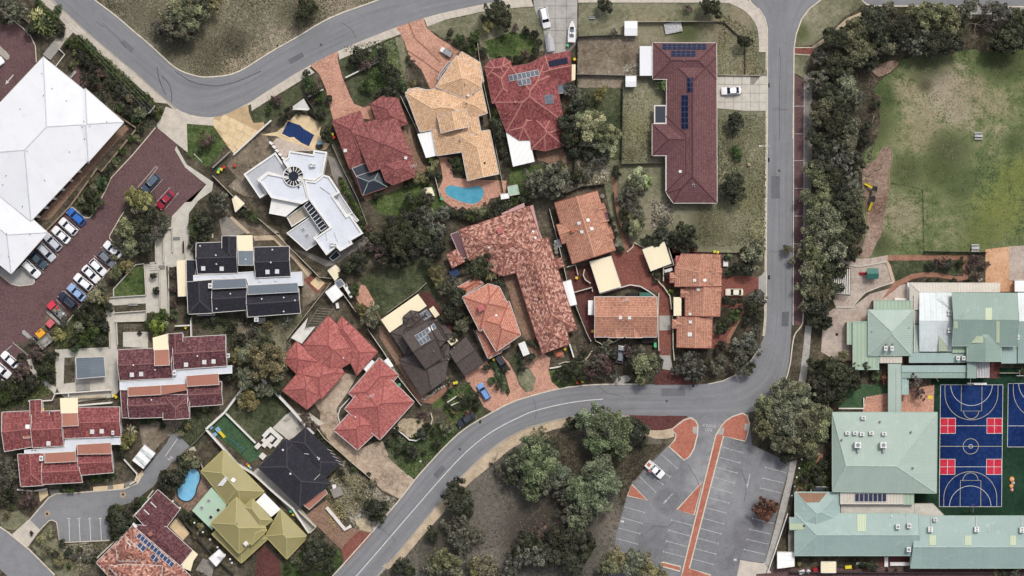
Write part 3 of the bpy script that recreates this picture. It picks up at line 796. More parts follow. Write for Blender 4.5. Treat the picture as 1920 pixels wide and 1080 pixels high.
for pts,m in (
    ([(1165,172),(1225,172),(1225,300),(1165,306)],'lawn'),
    (tc((0,180),(130,135),(390,78),(560,60),(725,48),(780,190),(800,300),(790,340),(560,430),(420,400),(330,240),(120,270)),'lawn'),
    (tc((390,280),(560,220),(740,230),(760,320),(640,400),(430,390)),'greenlawn'),
    (tb((845,405),(1270,240),(1330,420),(1240,520),(1100,660),(1010,720),(950,690),(900,540)),'darklawn'),
    (tb((1150,290),(1275,240),(1310,400),(1280,520),(1220,500),(1180,400)),'lawn'),
    (tb((250,760),(590,560),(615,650),(490,745),(400,820),(275,825)),'darklawn'),
    (tb((670,740),(750,660),(800,770),(790,830),(700,850)),'darklawn'),
    (tf((1262,115),(1440,135),(1530,260),(1400,415),(1268,320)),'greenlawn'),
    ([(745,345),(800,330),(840,390),(800,420),(710,400),(690,370)],'greenlawn'),
    ([(955,315),(1015,310),(1030,345),(990,372),(958,362)],'greenlawn'),
    ([(670,520),(790,488),(830,500),(820,560),(780,545),(720,595),(690,560)],'darklawn'),
    (tt((420,560),(440,540),(640,745),(500,880),(395,965),(190,760)),'darklawn'),
    (tl((920,275),(970,275),(982,480),(770,490),(765,445)),'greenlawn'),
    (tn((1030,690),(1130,900),(1120,960),(1080,985),(1020,930),(960,760)),'darklawn'),
    (tn((1020,850),(1090,830),(1135,900),(1110,985),(1060,985),(1015,920)),'lawn'),
    (tn((1215,845),(1440,780),(1440,930),(1290,960),(1240,920)),'greenlawn'),
    (tn((830,770),(900,860),(960,980),(920,1010),(800,830)),'darklawn'),
    (tn((430,1060),(610,960),(720,1000),(780,1080),(430,1100)),'greenlawn'),
    (tu((420,180),(600,140),(760,60),(900,0),(960,20),(1000,-40),(1100,0),(960,95),(840,210),(720,340),(640,425),(560,380),(440,260)),'darklawn'),
    (tv((0,60),(215,-60),(215,145),(90,230),(0,290)),'darklawn'),
    (ts((820,1000),(1000,900),(1210,900),(1245,1000),(1150,1090),(820,1090)),'greenlawn'),
    (tr((0,650),(130,640),(200,690),(150,770),(60,770),(0,740)),'lawn'),
    (tr((215,880),(280,790),(340,720),(400,880),(520,1000),(520,1100),(380,1080)),'lawn'),
    (tr((400,870),(740,850),(640,1000),(520,1080),(430,960)),'rockbed'),
    (tc((1025,255),(1430,250),(1430,510),(1020,500)),'dirt'),
    (tc((1020,440),(1250,440),(1440,430),(1440,505),(1020,500)),'rockbed'),
    (tc((1010,520),(1320,520),(1330,1080),(1000,1080)),'darklawn'),
    ([(1085,80),(1170,78),(1170,165),(1085,165)],'dirt'),
    ([(1082,300),(1140,300),(1150,340),(1085,352)],'rockbed'),
    ([(1222,375),(1262,380),(1262,420),(1220,430)],'rockbed'),
    (tu((170,290),(330,430),(420,520),(520,560),(470,660),(350,790),(250,780),(200,700),(90,560),(60,430),(130,360)),'rockbed'),
    (tu((230,700),(330,690),(350,780),(290,800)),'sand'),
    (tu((540,20),(700,20),(700,120),(600,150),(520,80)),'sand'),
    (tm((560,760),(840,640),(860,700),(760,830),(720,960),(560,880)),'lawn'),
    (tm((370,720),(540,800),(560,900),(440,880)),'dirt'),
    (tm((790,250),(840,380),(900,430),(1010,470),(960,570),(860,640),(850,420)),'dirt'),
    (tq((1150,750),(1260,660),(1420,620),(1440,700),(1330,860),(1260,870)),'darklawn'),
    (tq((930,680),(1240,680),(1130,800),(1040,880),(960,840)),'dirt'),
    (tk((430,1000),(560,1010),(560,1080),(420,1080)),'turf'),
    (tp((290,90),(430,60),(600,90),(600,150),(460,150),(450,220),(300,215)),'turf'),
    (tk((545,175),(1030,170),(1030,280),(880,262),(720,268),(575,310)),'darklawn'),
    (tn((1210,470),(1300,640),(1270,680),(1100,640)),'dirt'),
    (tv((640,260),(800,220),(860,420),(780,500),(700,420)),'bushfloor'),
    (tv((1080,420),(1230,340),(1440,330),(1200,600),(1130,760)),'bushfloor'),
    ):
    nm={'lawn':'lawn','greenlawn':'lawn','darklawn':'lawn','dirt':'bare_earth','rockbed':'rock_bed','sand':'sand_patch','turf':'synthetic_turf','bushfloor':'leaf_litter_bed'}[m]
    patch(nm,pts,m,3,rag=0 if m == 'turf' else 1.6,step=5)

# roads
def ribbon(name,A,B,n,mat,layer):
    """road surface between its two edges, uv along and across"""
    a=resample(chaikin(A,1),n); b=resample(chaikin(B,1),n); z=layer_z(layer); mb=MB(); u=0
    for i in range(n):
        p,q,r,s_=P(*a[i],z),P(*a[i+1],z),P(*b[i+1],z),P(*b[i],z); du=((p+s_)/2-(q+r)/2).length; m=6
        for j in range(m):
            t0,t1=j/m,(j+1)/m; v=[p.lerp(s_,t0),q.lerp(r,t0),q.lerp(r,t1),p.lerp(s_,t1)]; w=[(u,t0),(u+du,t0),(u+du,t1),(u,t1)]
            if area2([(k.x,k.y) for k in v])<0:v.reverse(); w.reverse()
            mb.face(v,0,w)
        u += du
    o=mb.build(name,M[mat]); o['kind']='structure'
ribbon('road',N_EDGE,S_EDGE[:-1]+[(870,-20)],60,'roadribbon',5)
ribbon('road',RD_L,RD_R,90,'roadribbon',6)
for q in ([(1446,330),(1462,330),(1462,372),(1446,372)],[(1466,585),(1480,584),(1478,612),(1465,612)],[(540,112),(566,98),(571,106),(545,121)],[(1240,728),(1285,728),(1285,742),(1240,743)],[(812,890),(828,872),(836,879),(820,898)],[(232,74),(252,92),(246,99),(226,80)]):
    patch('road_patch',q,'asphaltpatch',6.7)
for q in ([(1450,205),(1458,203),(1466,206),(1478,204)],[(1442,470),(1452,474),(1464,471),(1482,476)],[(1462,90),(1463,130),(1461,170),(1463,215),(1462,262)],[(640,42),(660,56),(668,72)],[(700,984),(722,996),(742,1014)],[(1000,748),(1006,768),(1003,786)],[(1120,724),(1140,738),(1170,744)],[(180,40),(200,52),(222,72),(236,90)],[(1210,1000),(1228,985),(1250,990),(1268,975)],[(1390,880),(1400,910),(1396,940)],[(1290,870),(1310,905),(1304,940)]):
    strip('tar_crack',[(x+rnd.uniform(-1,1),y+rnd.uniform(-1,1)) for x,y in resample(q,7)],.09,'tar',flatz=.043)
for x,y in ((1461,320),(1250,752),(862,842),(602,84),(1330,868)):patch('manhole',[(x+2.6*math.cos(k*.6),y+2.6*math.sin(k*.6)) for k in range(10)],'tar',6.9)
for x,y in ((1441,300),(1441,160),(520,88),(900,790),(1300,722),(1442,520)):patch('drain_grate',[(x-2,y-4),(x+2,y-4),(x+2,y+4),(x-2,y+4)],'black',6.9)
patch('road',[(1560,-30),(1614,-12),(1623,7),(1637,10),(2100,12),(2100,-60),(1560,-60)],'asphalt',5)
patch('road',[(1380,-80),(1600,-80),(1560,-28),(1395,-28)],'asphalt',5)
patch('road',tr((-400,420),(0,755),(60,795),(200,910),(370,1080),(800,1440),(500,1500),(50,1080),(0,1035),(-500,700)),'asphalt',5)
strip('road_edging',S_EDGE,.9,'kerb',flatz=.026)
strip('road_edging',RD_R[14:],.9,'kerbgrey',flatz=.026)
strip('road_edging',RD_L[1:10],.9,'kerb',flatz=.026)
strip('kerb',chaikin(N_EDGE,1)[2:],.32,'kerb',.17)
strip('kerb',S_EDGE[1:9],.28,'kerbgrey',.17)
strip('kerb',chaikin(RD_L,1)[32:],.3,'kerb',.17)
strip('kerb',RD_L[2:10],.26,'kerb',.17)
strip('kerb',RD_L[10:15],.22,'kerb',.1)
strip('kerb',RD_R[1:7],.3,'kerb',.17)
strip('kerb',RD_R[16:],.28,'kerbgrey',.17)
strip('kerb',[(1614,-5),(1618,2),(1625,8),(1637,11),(1960,13)],.3,'kerb',.17)
strip('kerb',tr((0,750),(60,790),(200,905),(370,1075)),.35,'kerb',.17)
strip('kerb',[(436,232),(437,250)],.3,'kerb',.1)
CL=tu((200,1130),(245,1080),(420,880),(600,670),(800,440),(950,275),(1080,160),(1200,80),(1360,0))+tv((540,110),(720,65),(880,40),(1010,30))
strip('centre_line',CL,.22,'white',flatz=.052,smooth=1)

# skid marks on the bend (worn rubber on the asphalt)
for q in (ta((1060,450),(1070,520),(1090,580),(1120,640)),ta((1090,510),(1140,560),(1160,620),(1158,690)),ta((1180,480),(1300,560),(1440,582))+tb((60,578),(180,545),(320,480))):
    strip('skid_mark',q,.16,'tar',flatz=.045,smooth=1)

# footpaths, cast slab by slab
PA_in=[(46,-20)]+ta((255,0),(350,70),(435,165),(470,200),(520,240),(640,340),(800,480),(920,570),(1000,650),(1065,710),(1090,740))
slab_path('footpath',ta((310,-30),(360,0),(470,112),(600,232),(760,368),(900,484),(1020,594),(1100,664),(1140,700)),ta((200,-45),(255,0),(350,70),(440,170),(520,240),(640,340),(800,480),(920,570),(1040,690)),26)
slab_path('footpath',[(470,194)]+tb((420,583),(640,448)),[(472,208)]+tb((400,660),(590,545))+[(590,136)],11)
slab_path('footpath',[(634,98)]+tb((1000,278),(1230,188)),[(636,112)]+tb((1020,330),(1268,228)),11)
slab_path('footpath',[(796,36)]+tc((130,86),(300,48),(480,13),(700,-20)),[(801,50)]+tc((130,132),(390,76),(560,56),(722,44)),17)
slab_path('footpath',[(1084,-12),(1200,-12),(1350,-12),(1390,-8),(1405,2),(1421,17),(1433,35),(1438,54),(1438,98)],
          [(1084,5),(1200,5),(1350,5),(1368,6),(1395,19),(1412,36),(1421,55),(1423,80),(1423,98)],34)
slab_path('footpath',te((10,310),(100,250),(180,180),(240,125),(360,72),(420,45)),te((20,330),(120,275),(205,200),(262,145),(370,100),(440,78)),14,'tanpath')
slab_path('footpath',[(1506,140),(1509,155),(1509,230),(1508,300),(1507,400),(1506,560)],[(1520,140),(1523,155),(1523,230),(1523,300),(1520,400),(1519,560)],30,'concretedark')
slab_path('footpath',[(716,1062),(739,1046),(767,1013),(806,965),(831,937),(864,896),(906,856),(947,825),(989,804),(1031,792),(1072,783)],
          [(728,1068),(760,1044),(790,1008),(822,972),(848,944),(880,906),(922,872),(957,842),(996,822),(1036,806),(1076,797)],44,'tanpath')
slab_path('footpath',tw((330,195),(380,212),(450,212),(510,200)),tw((350,240),(400,262),(470,264),(525,250)),6,'tanpath')
slab_path('footpath',[(1495,862),(1487,900),(1478,940),(1462,1000),(1444,1062)],[(1482,866),(1474,905),(1465,940),(1450,1000),(1433,1060)],20,'concretegrey')
slab_path('footpath',[(1510,610),(1506,650),(1500,700),(1492,740)],[(1522,612),(1518,660),(1512,710),(1504,745)],12,'concretegrey')
patch('apron',[(303,219),(311,200),(331,206),(356,219),(400,223),(402,236),(350,232),(352,286),(328,267),(292,237)],'concrete',6)
patch('apron',tw((915,985),(1050,1005),(1062,1000),(1100,1062),(1010,1068),(1005,1110),(890,1110)),'concrete',6)

# parking bays along the north road, verge strips
patch('parking_lane',[(1488,138),(1507,150),(1507,610),(1486,610)],'maroonpave',5)
patch('verge_strip',[(1491,102),(1520,103),(1508,148),(1489,136)],'lawn',5,rag=.8)
patch('crossing',[(1490,89),(1527,88),(1521,102),(1490,101)],'redpave',6)
strip('lane_line',[(1488.5,138),(1488,300),(1487,610)],.2,'white',flatz=.05)
strip('lane_line',[(1508,155),(1507.5,300),(1507,540)],.2,'whitefaded',flatz=.05)
for y in (199,251,301,353,405,457):strip('bay_line',[(1488,y),(1508,y)],.14,'whitefaded',flatz=.05)
strip('kerb',[(1490,101.5),(1519,103)],.2,'kerb',.1); strip('kerb',[(1491,89),(1524,89)],.2,'kerb',.1)

# maroon block-paved car park and yard
patch('car_park',ta((-80,40),(0,65),(60,105),(80,130),(150,185),(205,240),(238,310),(246,420),(0,715),(-400,1100),(-600,600)),'maroonpave',4)
CP=tf((1050,135),(1180,245),(1190,290),(1250,390),(1392,520),(1285,650),(1250,645),(1230,665),(1155,745),(1060,660),(1040,560),(930,545),(850,640),(810,740),(740,880),(830,975),(780,1060))
CP += tl((640,430),(540,560),(430,690),(320,590),(280,700),(230,780),(160,720),(150,730),(230,800),(90,800),(190,890),(120,960),(0,1080),(-200,1300),(-400,1300),(-400,500),(0,360),(110,415),(220,405),(235,370),(140,300),(320,40))+      tf((320,850),(470,665),(580,750),(620,740),(700,570),(750,480))
patch('car_park',CP,'maroonpave',4)
strip('kerb',tf((1050,140),(900,320),(750,480),(715,560),(630,720),(605,750),(575,750),(480,672)),.22,'kerb',.17)
strip('kerb',ta((0,65),(60,105),(80,130),(150,185),(205,240),(238,310),(246,420)),.22,'kerb',.17)
strip('kerb',tf((825,975),(740,890),(740,870),(812,745),(835,710)),.22,'kerb',.17)
patch('kerb_island',ta((-40,340),(0,310),(40,345),(65,375),(62,398),(45,405),(0,370),(-40,350)),'kerbgrey',14)
patch('kerb_island',tl((0,290),(75,335),(140,290),(230,365),(232,395),(215,408),(130,418),(75,405),(0,345)),'concretegrey',8)
strip('kerb',tl((140,290),(230,365),(232,395),(215,408),(130,418),(75,405),(0,345)),.22,'kerb',.17)
strip('kerb',tf((930,545),(1045,410),(1058,402),(1064,412),(960,545)),.2,'kerbgrey',.1)
strip('kerb',tl((430,690),(540,560),(640,435),(830,180)),.25,'kerb',.17)
for a,b in (((1098,490),(1015,580)),((1147,545),(1060,640)),((1203,582),(1115,690))):
    strip('bay_line',tf(a,b),.14,'whitefaded',flatz=.036)
for a,b in (((455,740),(545,832)),((405,795),(495,890)),((350,850),(445,945)),((300,905),(395,1005)),((245,960),(345,1055))):
    strip('bay_line',tf(a,b),.14,'whitefaded',flatz=.036)
for a,b in (((190,235),(295,328)),((680,155),(815,235)),((630,212),(735,285)),((530,330),(640,430)),((430,450),(530,540)),((490,390),(580,470)),((380,510),(440,570)),((85,798),(190,885)),((40,855),(80,820))):
    strip('bay_line',tl(a,b),.14,'whitefaded',flatz=.036)
mb=MB()   # painted arrow
for q in (ta((93,508),(88,504),(52,545),(57,550)),ta((36,571),(44,540),(62,556))):
    pp=ccw([tuple(P(x,y)[:2]) for x,y in q]); mb.face([(x,y,.09) for x,y in pp])
tag(mb.build('road_arrow',M['white']),kind='structure')

# driveways
patch('driveway',tb((655,440),(840,345),(840,400),(870,520),(920,640),(950,700),(1010,725),(1055,715),(1090,810),(1000,800),(990,750),(810,810),(790,740),(760,600),(715,500)),'pinkpave',5)
patch('driveway',[(742,51),(794,34),(800,52),(817,67),(864,97),(845,130),(820,170),(806,165),(790,130),(770,112),(758,78)],'pinkpave',5)
strip('paver_band',[(766,42),(778,72),(800,92),(826,117)],.35,'redpath',flatz=.036)
strip('paver_band',[(760,92),(790,112),(824,137)],.35,'redpath',flatz=.036)
par=patch('driveway',tb((0,795),(80,775),(160,735),(235,705),(240,760),(270,830),(340,825),(350,860),(140,1040),(105,1000),(0,850)),'beigejoint',5)
def slab_grid(par,o,u,v,nx,ny,mat,layer,poly,jit=0.0,th=.045,skip=()):
    """cast slabs in a grid, each cut to the outline"""
    wp=ccw([tuple(P(x,y,.05)[:2]) for x,y in poly]); z0=layer*LZ+.01
    wp=offset_poly(wp,.03)
    for j in range(ny):
        for i in range(nx):
            sh=jit*(j % 2)
            def q(a,b):return (o[0]+(u[0]-o[0])*a/nx+(v[0]-o[0])*b/ny,o[1]+(u[1]-o[1])*a/nx+(v[1]-o[1])*b/ny)
            c=[q(i+.02+sh,j+.02),q(i+.98+sh,j+.02),q(i+.98+sh,j+.98),q(i+.02+sh,j+.98)]
            cw=[tuple(P(x,y,.05)[:2]) for x,y in c]
            cx,cy=sum(p[0] for p in cw)/4,sum(p[1] for p in cw)/4
            ok=inside(np.array([p[0] for p in cw]+[cx]),np.array([p[1] for p in cw]+[cy]),wp)
            if not ok[4] and ok.sum()<2:continue
            if not ok.all():# trim the overhanging corners towards the outline
                e=ccw(cw)
                tri=wp
                # convex clip against the nearest outline edges
                for k in range(len(tri)):
                    a,b=tri[k],tri[(k+1) % len(tri)]
                    nx_,ny_=(b[1]-a[1]),-(b[0]-a[0]); cc=-(nx_*a[0]+ny_*a[1])
                    mid=((a[0]+b[0])/2,(a[1]+b[1])/2)
                    if min(math.hypot(p[0]-a[0],p[1]-a[1])+math.hypot(p[0]-b[0],p[1]-b[1])-math.hypot(a[0]-b[0],a[1]-b[1]) for p in e)<.9 and len(e)>2:
                        e2=clip(e,nx_,ny_,cc)
                        if len(e2)>2 and area2(e2)>.15:e=e2
                if len(e)<3:continue
                cw=e
            else:cw=ccw(cw)
            dz=rnd.uniform(-.006,.006); mb=MB()
            mb.prism([(x,y,z0+.001) for x,y in cw],[(x,y,z0+th+dz) for x,y in cw]); mb.build('slab',M[mat],par)
slab_grid(par,(404,206),(505,256),(375,262),7,4,'beigeslab',5,tb((0,795),(80,775),(160,735),(235,705),(240,760),(270,830),(340,825),(350,860),(140,1040),(105,1000),(0,850)),.3)
DW=[(999,-12),(1083,-12),(1081,82),(1067,98),(1022,104),(1019,60),(1013,50),(1001,12)]
par=patch('driveway',DW,'concretedark',5)
slab_grid(par,(999,-12),(1083,-12),(999,104),4,5,'concretegrey',5,DW)
DW=[(1343,143),(1426,143),(1439,128),(1439,208),(1397,208),(1343,203)]
par=patch('driveway',DW,'concretedark',5)
slab_grid(par,(1343,142),(1439,142),(1343,208),6,4,'limestone',5,DW)
patch('driveway',tn((650,870),(800,780),(860,860),(960,1060),(940,1090),(850,1130),(780,1090),(740,1010),(660,905)),'pinkpave',5)
patch('driveway',tn((900,740),(950,790),(1000,880),(1020,940),(1060,990),(1110,985),(1135,900),(1090,830),(1050,800),(1140,640),(1170,720),(1230,760),(1220,850),(1240,920),(1290,965),(1000,1052),(940,1082),(905,1090),(960,990),(930,880)),'pinkpave',4)
patch('side_drive',tn((900,190),(1000,185),(1180,725),(1100,830),(1050,820),(1060,640),(1000,500),(950,300)),'brownpave',4)
patch('driveway',tu((20,-110),(120,-20),(130,40),(250,230),(390,170),(430,250),(500,320),(640,432),(540,560),(420,500),(300,380),(180,280),(70,170),(0,60)),'gravelway',4)
patch('driveway',tt((780,690),(880,640),(980,500),(1080,520),(1010,640),(940,740),(940,880),(1100,1020),(1250,960),(1290,1060),(1100,1090),(920,1000),(830,880),(830,770)),'gravelway',4)
patch('driveway',ts((980,670),(1120,570),(1240,740),(1440,790),(1300,900),(1250,1000),(1220,900),(1080,760)),'brownpave',4)
patch('crossover',ts((1220,900),(1330,780),(1440,790),(1250,1005)),'redpave',6)
patch('driveway',ts((700,870),(800,960),(820,1080),(640,1090),(660,920)),'darkredpave',4)
patch('yard',to((370,30),(450,-40),(560,-60),(620,110),(700,200),(740,300),(750,400),(750,690),(670,690),(665,250),(560,200),(480,205),(270,260)),'redpave',4)
patch('yard',ti((330,720),(390,690),(500,630),(560,660),(620,800),(690,930),(660,950),(420,930)),'redpave',5)
patch('yard',to((90,70),(200,60),(260,240),(230,560),(200,560),(150,440),(100,250),(50,120)),'darkredpave',3)
patch('yard',ti((740,620),(920,650),(930,690),(740,700),(700,760),(700,930),(780,930),(780,760)),'darkredpave',3)
patch('yard',to((1090,130),(1340,140),(1340,220),(1100,340),(1080,320)),'redpave',4)
patch('yard',to((1080,330),(1230,320),(1240,380),(1140,560),(1130,620),(1020,620),(1020,520),(1110,530),(1200,360)),'redpave',4)
patch('crossover',to((640,870),(640,800),(700,765),(760,775),(850,828),(930,868)),'darkredpave',8)
patch('crossover',to((360,860),(380,820),(440,805),(488,812),(470,842),(420,862)),'concretegrey',8)
patch('crossover',to((665,670),(745,670),(750,705),(765,775),(690,762),(700,705)),'concretegrey',6)
patch('ramp',to((670,402),(745,402),(748,500),(672,503)),'concretegrey',6)
patch('crossover',to((1340,140),(1360,130),(1393,90),(1393,285),(1340,240)),'concretegrey',6)
patch('yard',tn((580,240),(700,190),(800,330),(700,300),(600,280)),'dirt',3)
patch('side_yard',tn((60,440),(120,560),(170,640),(300,860),(370,1060),(340,1060),(220,850),(80,620)),'brownpave',3)
patch('side_yard',tn((350,320),(410,310),(560,540),(600,600),(480,560)),'darkredpave',3)
patch('side_yard',tn((330,1000),(440,1010),(560,930),(610,910),(560,970),(430,1070),(370,1060)),'redpath',4)
patch('side_yard',tg((790,20),(880,330),(1000,600),(1030,640),(1280,540),(1290,500),(1370,470),(1440,440),(1300,160),(1260,150),(1370,460),(1180,540),(1010,610)),'brownpave',3)
patch('patio',tg((320,190),(430,200),(480,240),(690,300),(760,290),(790,250),(700,100),(640,60),(560,50),(520,90),(430,170)),'beigeslab',5)
patch('patio',tg((400,240),(430,210),(560,250),(690,300),(510,300),(490,360),(440,300)),'pinkgravel',6)
patch('forecourt',tg((90,400),(130,330),(330,170),(360,200),(440,310),(200,460),(310,620),(200,600),(100,540),(160,480)),'dirt',4)
patch('side_yard',tg((770,330),(830,350),(1060,830),(1050,900),(840,1060),(780,1020),(1010,880),(860,580),(800,460)),'concretedark',4)
patch('side_yard',tm((790,240),(880,260),(1030,320),(1150,280),(1290,160),(1310,190),(1060,350),(1010,360)),'concretedark',4)
patch('patio',th((440,340),(520,340),(540,480),(640,490),(900,500),(890,600),(790,620),(760,680),(580,715),(470,630),(440,560),(470,490),(460,420)),'pinkpave',5)
patch('side_yard',th((240,130),(300,340),(360,420),(300,480),(220,420)),'brownpave',3)
patch('side_yard',th((1090,300),(1280,280),(1310,370),(1240,400),(1110,360)),'brownpave',3)
patch('patio',ts((1010,-20),(1110,50),(870,160),(760,80),(850,-10)),'limestone',5)
patch('patio',tt((510,870),(640,750),(740,870),(610,960),(580,920)),'limestone',6)
patch('side_yard',ts((630,375),(660,350),(940,610),(1050,740),(1010,785)),'concretegrey',4)
patch('play_lawn',tt((180,765),(395,975),(430,1060),(360,1110),(75,880)),'turf',4)
patch('pool_surround',tr((1180,430),(1290,330),(1420,400),(1430,470),(1330,600),(1270,650),(1180,570)),'playmulch',4)
patch('patio',tr((1140,745),(1195,680),(1280,790),(1235,840)),'beigeslab',4)
patch('patio',tr((1320,1040),(1370,960),(1450,990),(1430,1090)),'concretedark',4)
patch('patio',tm((905,470),(950,425),(1005,470),(960,520)),'beigeslab',5)
patch('patio',tm((860,450),(900,420),(1020,470),(950,545)),'redpave',4)
patch('courtyard',tm((400,60),(490,0),(700,130),(600,150),(490,140)),'dirt',4)
patch('courtyard',tm((290,40),(340,20),(480,130),(410,150),(310,150)),'concretedark',5)
patch('path',tm((360,30),(380,20),(500,130),(480,140)),'tanpath',6)
patch('path',tm((520,152),(700,145),(850,340),(920,400),(890,430),(800,320),(660,180),(530,185)),'tanpath',5)
patch('path',tm((1250,480),(1280,490),(1340,600),(1330,650),(1240,610),(1210,570)),'pinkpave',4)
patch('path',to((1130,540),(1225,360),(1245,375),(1150,560),(1140,640),(1120,640)),'redpath',5)
patch('path',ti((350,190),(380,200),(400,460),(480,640),(440,690),(370,400)),'redpath',5)
patch('path',tp((190,490),(210,495),(190,580),(110,660),(70,725),(35,730),(60,680),(140,590)),'redpath',4)
patch('path',ta((455,130),(500,210),(430,290),(400,330),(330,400),(290,380),(350,290),(420,220)),'concrete',5)
patch('yard',ta((500,470),(550,465),(700,600),(640,660),(480,540)),'maroonpave',3)
patch('side_yard',tf((600,370),(840,120),(870,150),(640,400),(340,760),(250,770)),'brownpave',3)

# limestone ramps, terraces and steps beside the town houses
patch('terrace',tf((1190,265),(1260,390),(1440,510),(1430,570),(1330,640),(1250,645),(1285,650),(1392,525),(1250,410),(1180,290)),'limestone',5)
patch('terrace',tf((1160,740),(1250,645),(1335,640),(1275,720),(1270,800),(1330,840),(1440,850),(1440,885),(1320,900),(1300,960),(1310,1050),(1160,1085),(1050,1060),(1042,822),(1155,810)),'limestone',6)
patch('terrace',tl((1052,258),(1165,262),(1120,275),(1140,622),(1080,622),(1075,300),(1052,300)),'limestone',6)
patch('terrace',tl((970,270),(1075,270),(1082,600),(985,600)),'limestone',5)
patch('terrace',tl((710,497),(985,480),(990,540),(770,550),(775,600),(985,585),(985,655),(720,665)),'limestone',6)
patch('terrace',tl((722,655),(780,655),(795,830),(740,835)),'limestone',7)
patch('terrace',tq((370,200),(790,180),(800,480),(770,520),(470,560),(400,490),(380,450)),'limestone',6)
patch('terrace',tq((435,255),(505,250),(505,420),(430,430)),'mulch',8)
patch('path',tq((180,270),(210,260),(230,330),(330,430),(385,455),(370,500),(280,440),(205,340)),'limestone',6)
patch('terrace',tq((830,80),(1000,80),(1000,190),(830,180)),'limestone',6)
patch('planter_bed',tl((775,550),(985,535),(985,580),(775,600)),'mulch',8)
patch('planter_bed',tl((790,665),(975,655),(985,720),(830,730),(830,820),(790,815)),'mulch',8)
for q in (tl((1050,260),(1045,35),(1155,30)),tl((1100,90),(1105,260)),tl((1160,20),(1165,190)),tl((1245,105),(1250,245)),tl((765,490),(765,440),(915,275),(970,268)),tl((985,480),(710,498),(722,660)),tl((770,600),(985,585)),
          tl((775,660),(985,655),(985,590)),tl((735,660),(740,830)),tl((785,665),(792,815)),tl((1135,270),(1140,625)),tl((1075,300),(1080,570)),tl((972,275),(985,480))):
    strip('terrace_wall',q,.22,'limestone',.8,label=autolabel('low pale limestone terrace wall',q[0][0],q[0][1]) if False else None)
def steps(a,b,c,n,mat,name='stairs'):
    """n steps from edge a-b towards c-side, each tread a slab"""
    par=patch(name,[a,b,(b[0]+c[0]-a[0],b[1]+c[1]-a[1]),c],'concretedark',9)
    for k in range(n):
        t0,t1=(k+.15)/n,(k+.95)/n
        q=[(a[0]+(c[0]-a[0])*t0,a[1]+(c[1]-a[1])*t0),(b[0]+(c[0]-a[0])*t0,b[1]+(c[1]-a[1])*t0),(b[0]+(c[0]-a[0])*t1,b[1]+(c[1]-a[1])*t1),(a[0]+(c[0]-a[0])*t1,a[1]+(c[1]-a[1])*t1)]
        z=.17+.05*k; w=ccw([tuple(P(x,y,z)[:2]) for x,y in q]); mb=MB(); mb.prism([(x,y,.13) for x,y in w],[(x,y,z) for x,y in w]); mb.build('step',M[mat],par)
steps(*ta((365,275),(415,315),(290,365)),9,'concretegrey')
steps(*tl((1010,258),(1058,252),(1014,315)),4,'limestone'); steps(*tl((1070,280),(1112,276),(1072,308)),3,'concretedark')
steps(*tl((722,548),(770,546),(724,590)),4,'concretedark'); steps(*tq((512,425),(604,420),(515,478)),8,'concretegrey')

# service road, lower left
SR=tr((85,800),(200,700),(330,550),(380,525),(500,520),(840,490),(930,450),(965,380),(1120,190),(1150,130),(1190,110),(1280,205),(1160,310),(1040,470),(900,580),(760,620),(745,840),(400,855),(380,715),(350,700),(330,705),(270,765),(180,885))
patch('service_road',SR,'asphaltold',5)
patch('apron',tr((85,805),(200,700),(268,765),(180,888)),'concrete',7)
strip('kerb',tr((180,888),(270,768),(330,707),(352,702),(382,718),(402,855),(745,840)),.22,'kerb',.17)
strip('kerb',tr((85,800),(200,700),(330,550),(380,525),(500,520),(840,492),(930,452),(965,385)),.3,'kerb',.17)
for x0,x1 in ((465,470),(533,541),(605,613),(677,685)):
    strip('bay_line',tr((x0,690),(x1,845)),.16,'white',flatz=.037); strip('bay_line',tr((x0-12,692),(x0+12,690)),.14,'white',flatz=.041)
strip('bay_line',tr((1200,150),(1115,272)),.16,'white',flatz=.037)
for q in (tr((1130,285),(1150,300)),tr((1148,270),(1170,288)),tr((1138,292),(1164,278))):strip('bay_line',q,.16,'white',flatz=.041)
for c in tr((318,660),(830,530)):
    patch('manhole_surround',[(c[0]+6*math.cos(a*.7),c[1]+7*math.sin(a*.7)) for a in range(9)],'gravelway',7); patch('manhole',[(c[0]+2.2*math.cos(a*.7),c[1]+2.2*math.sin(a*.7)) for a in range(9)],'black',9)
for i,q in enumerate((tr((630,478),(728,470),(725,505),(628,510)),tr((762,465),(838,455),(835,490),(765,500)),tr((905,430),(960,365),(970,395),(925,450)),tr((258,495),(322,500),(325,535),(270,580)))):
    patch('paved_strip',q,'beigeslab',8)
for q in (tr((330,500),(390,495),(410,520),(345,535)),tr((728,470),(762,465),(762,500),(728,505)),tr((838,455),(900,435),(915,455),(845,488))):patch('paved_strip',q,'concretedark',8)

# bush-side car park, lower right
patch('car_park',tw((600,128),(965,112),(985,300),(1215,405),(1160,600),(1062,1003),(920,985),(890,1110),(120,1110),(165,900),(180,820),(210,710),(240,600),(270,540),(340,450),(440,350),(490,300),(640,300)),'asphaltdark',4)
patch('crossover',tw((250,122),(600,128),(520,190),(480,205),(440,212),(380,212),(330,190)),'darkredpave',7)
ISL=[('A',tw((490,310),(525,270),(533,240),(507,207),(540,180),(580,150),(620,138),(650,155),(663,185),(660,240),(640,320),(612,370),(580,390))),
       ('B',tw((800,190),(830,155),(870,130),(930,110),(955,125),(970,170),(960,230),(945,278),(815,247),(612,1035),(738,1075),(738,1100),(560,1100),(572,1050),(770,240))),
       ('C',tw((690,518),(640,717),(538,685))),('D',tw((270,535),(362,630),(242,602))),('E',tw((440,1005),(455,998),(560,1025),(555,1052),(445,1022)))]
for k,q in ISL:
    patch('traffic_island',q,'islandred',0,z=.15); strip('kerb',q,.3,'kerb',.18,closed=True)
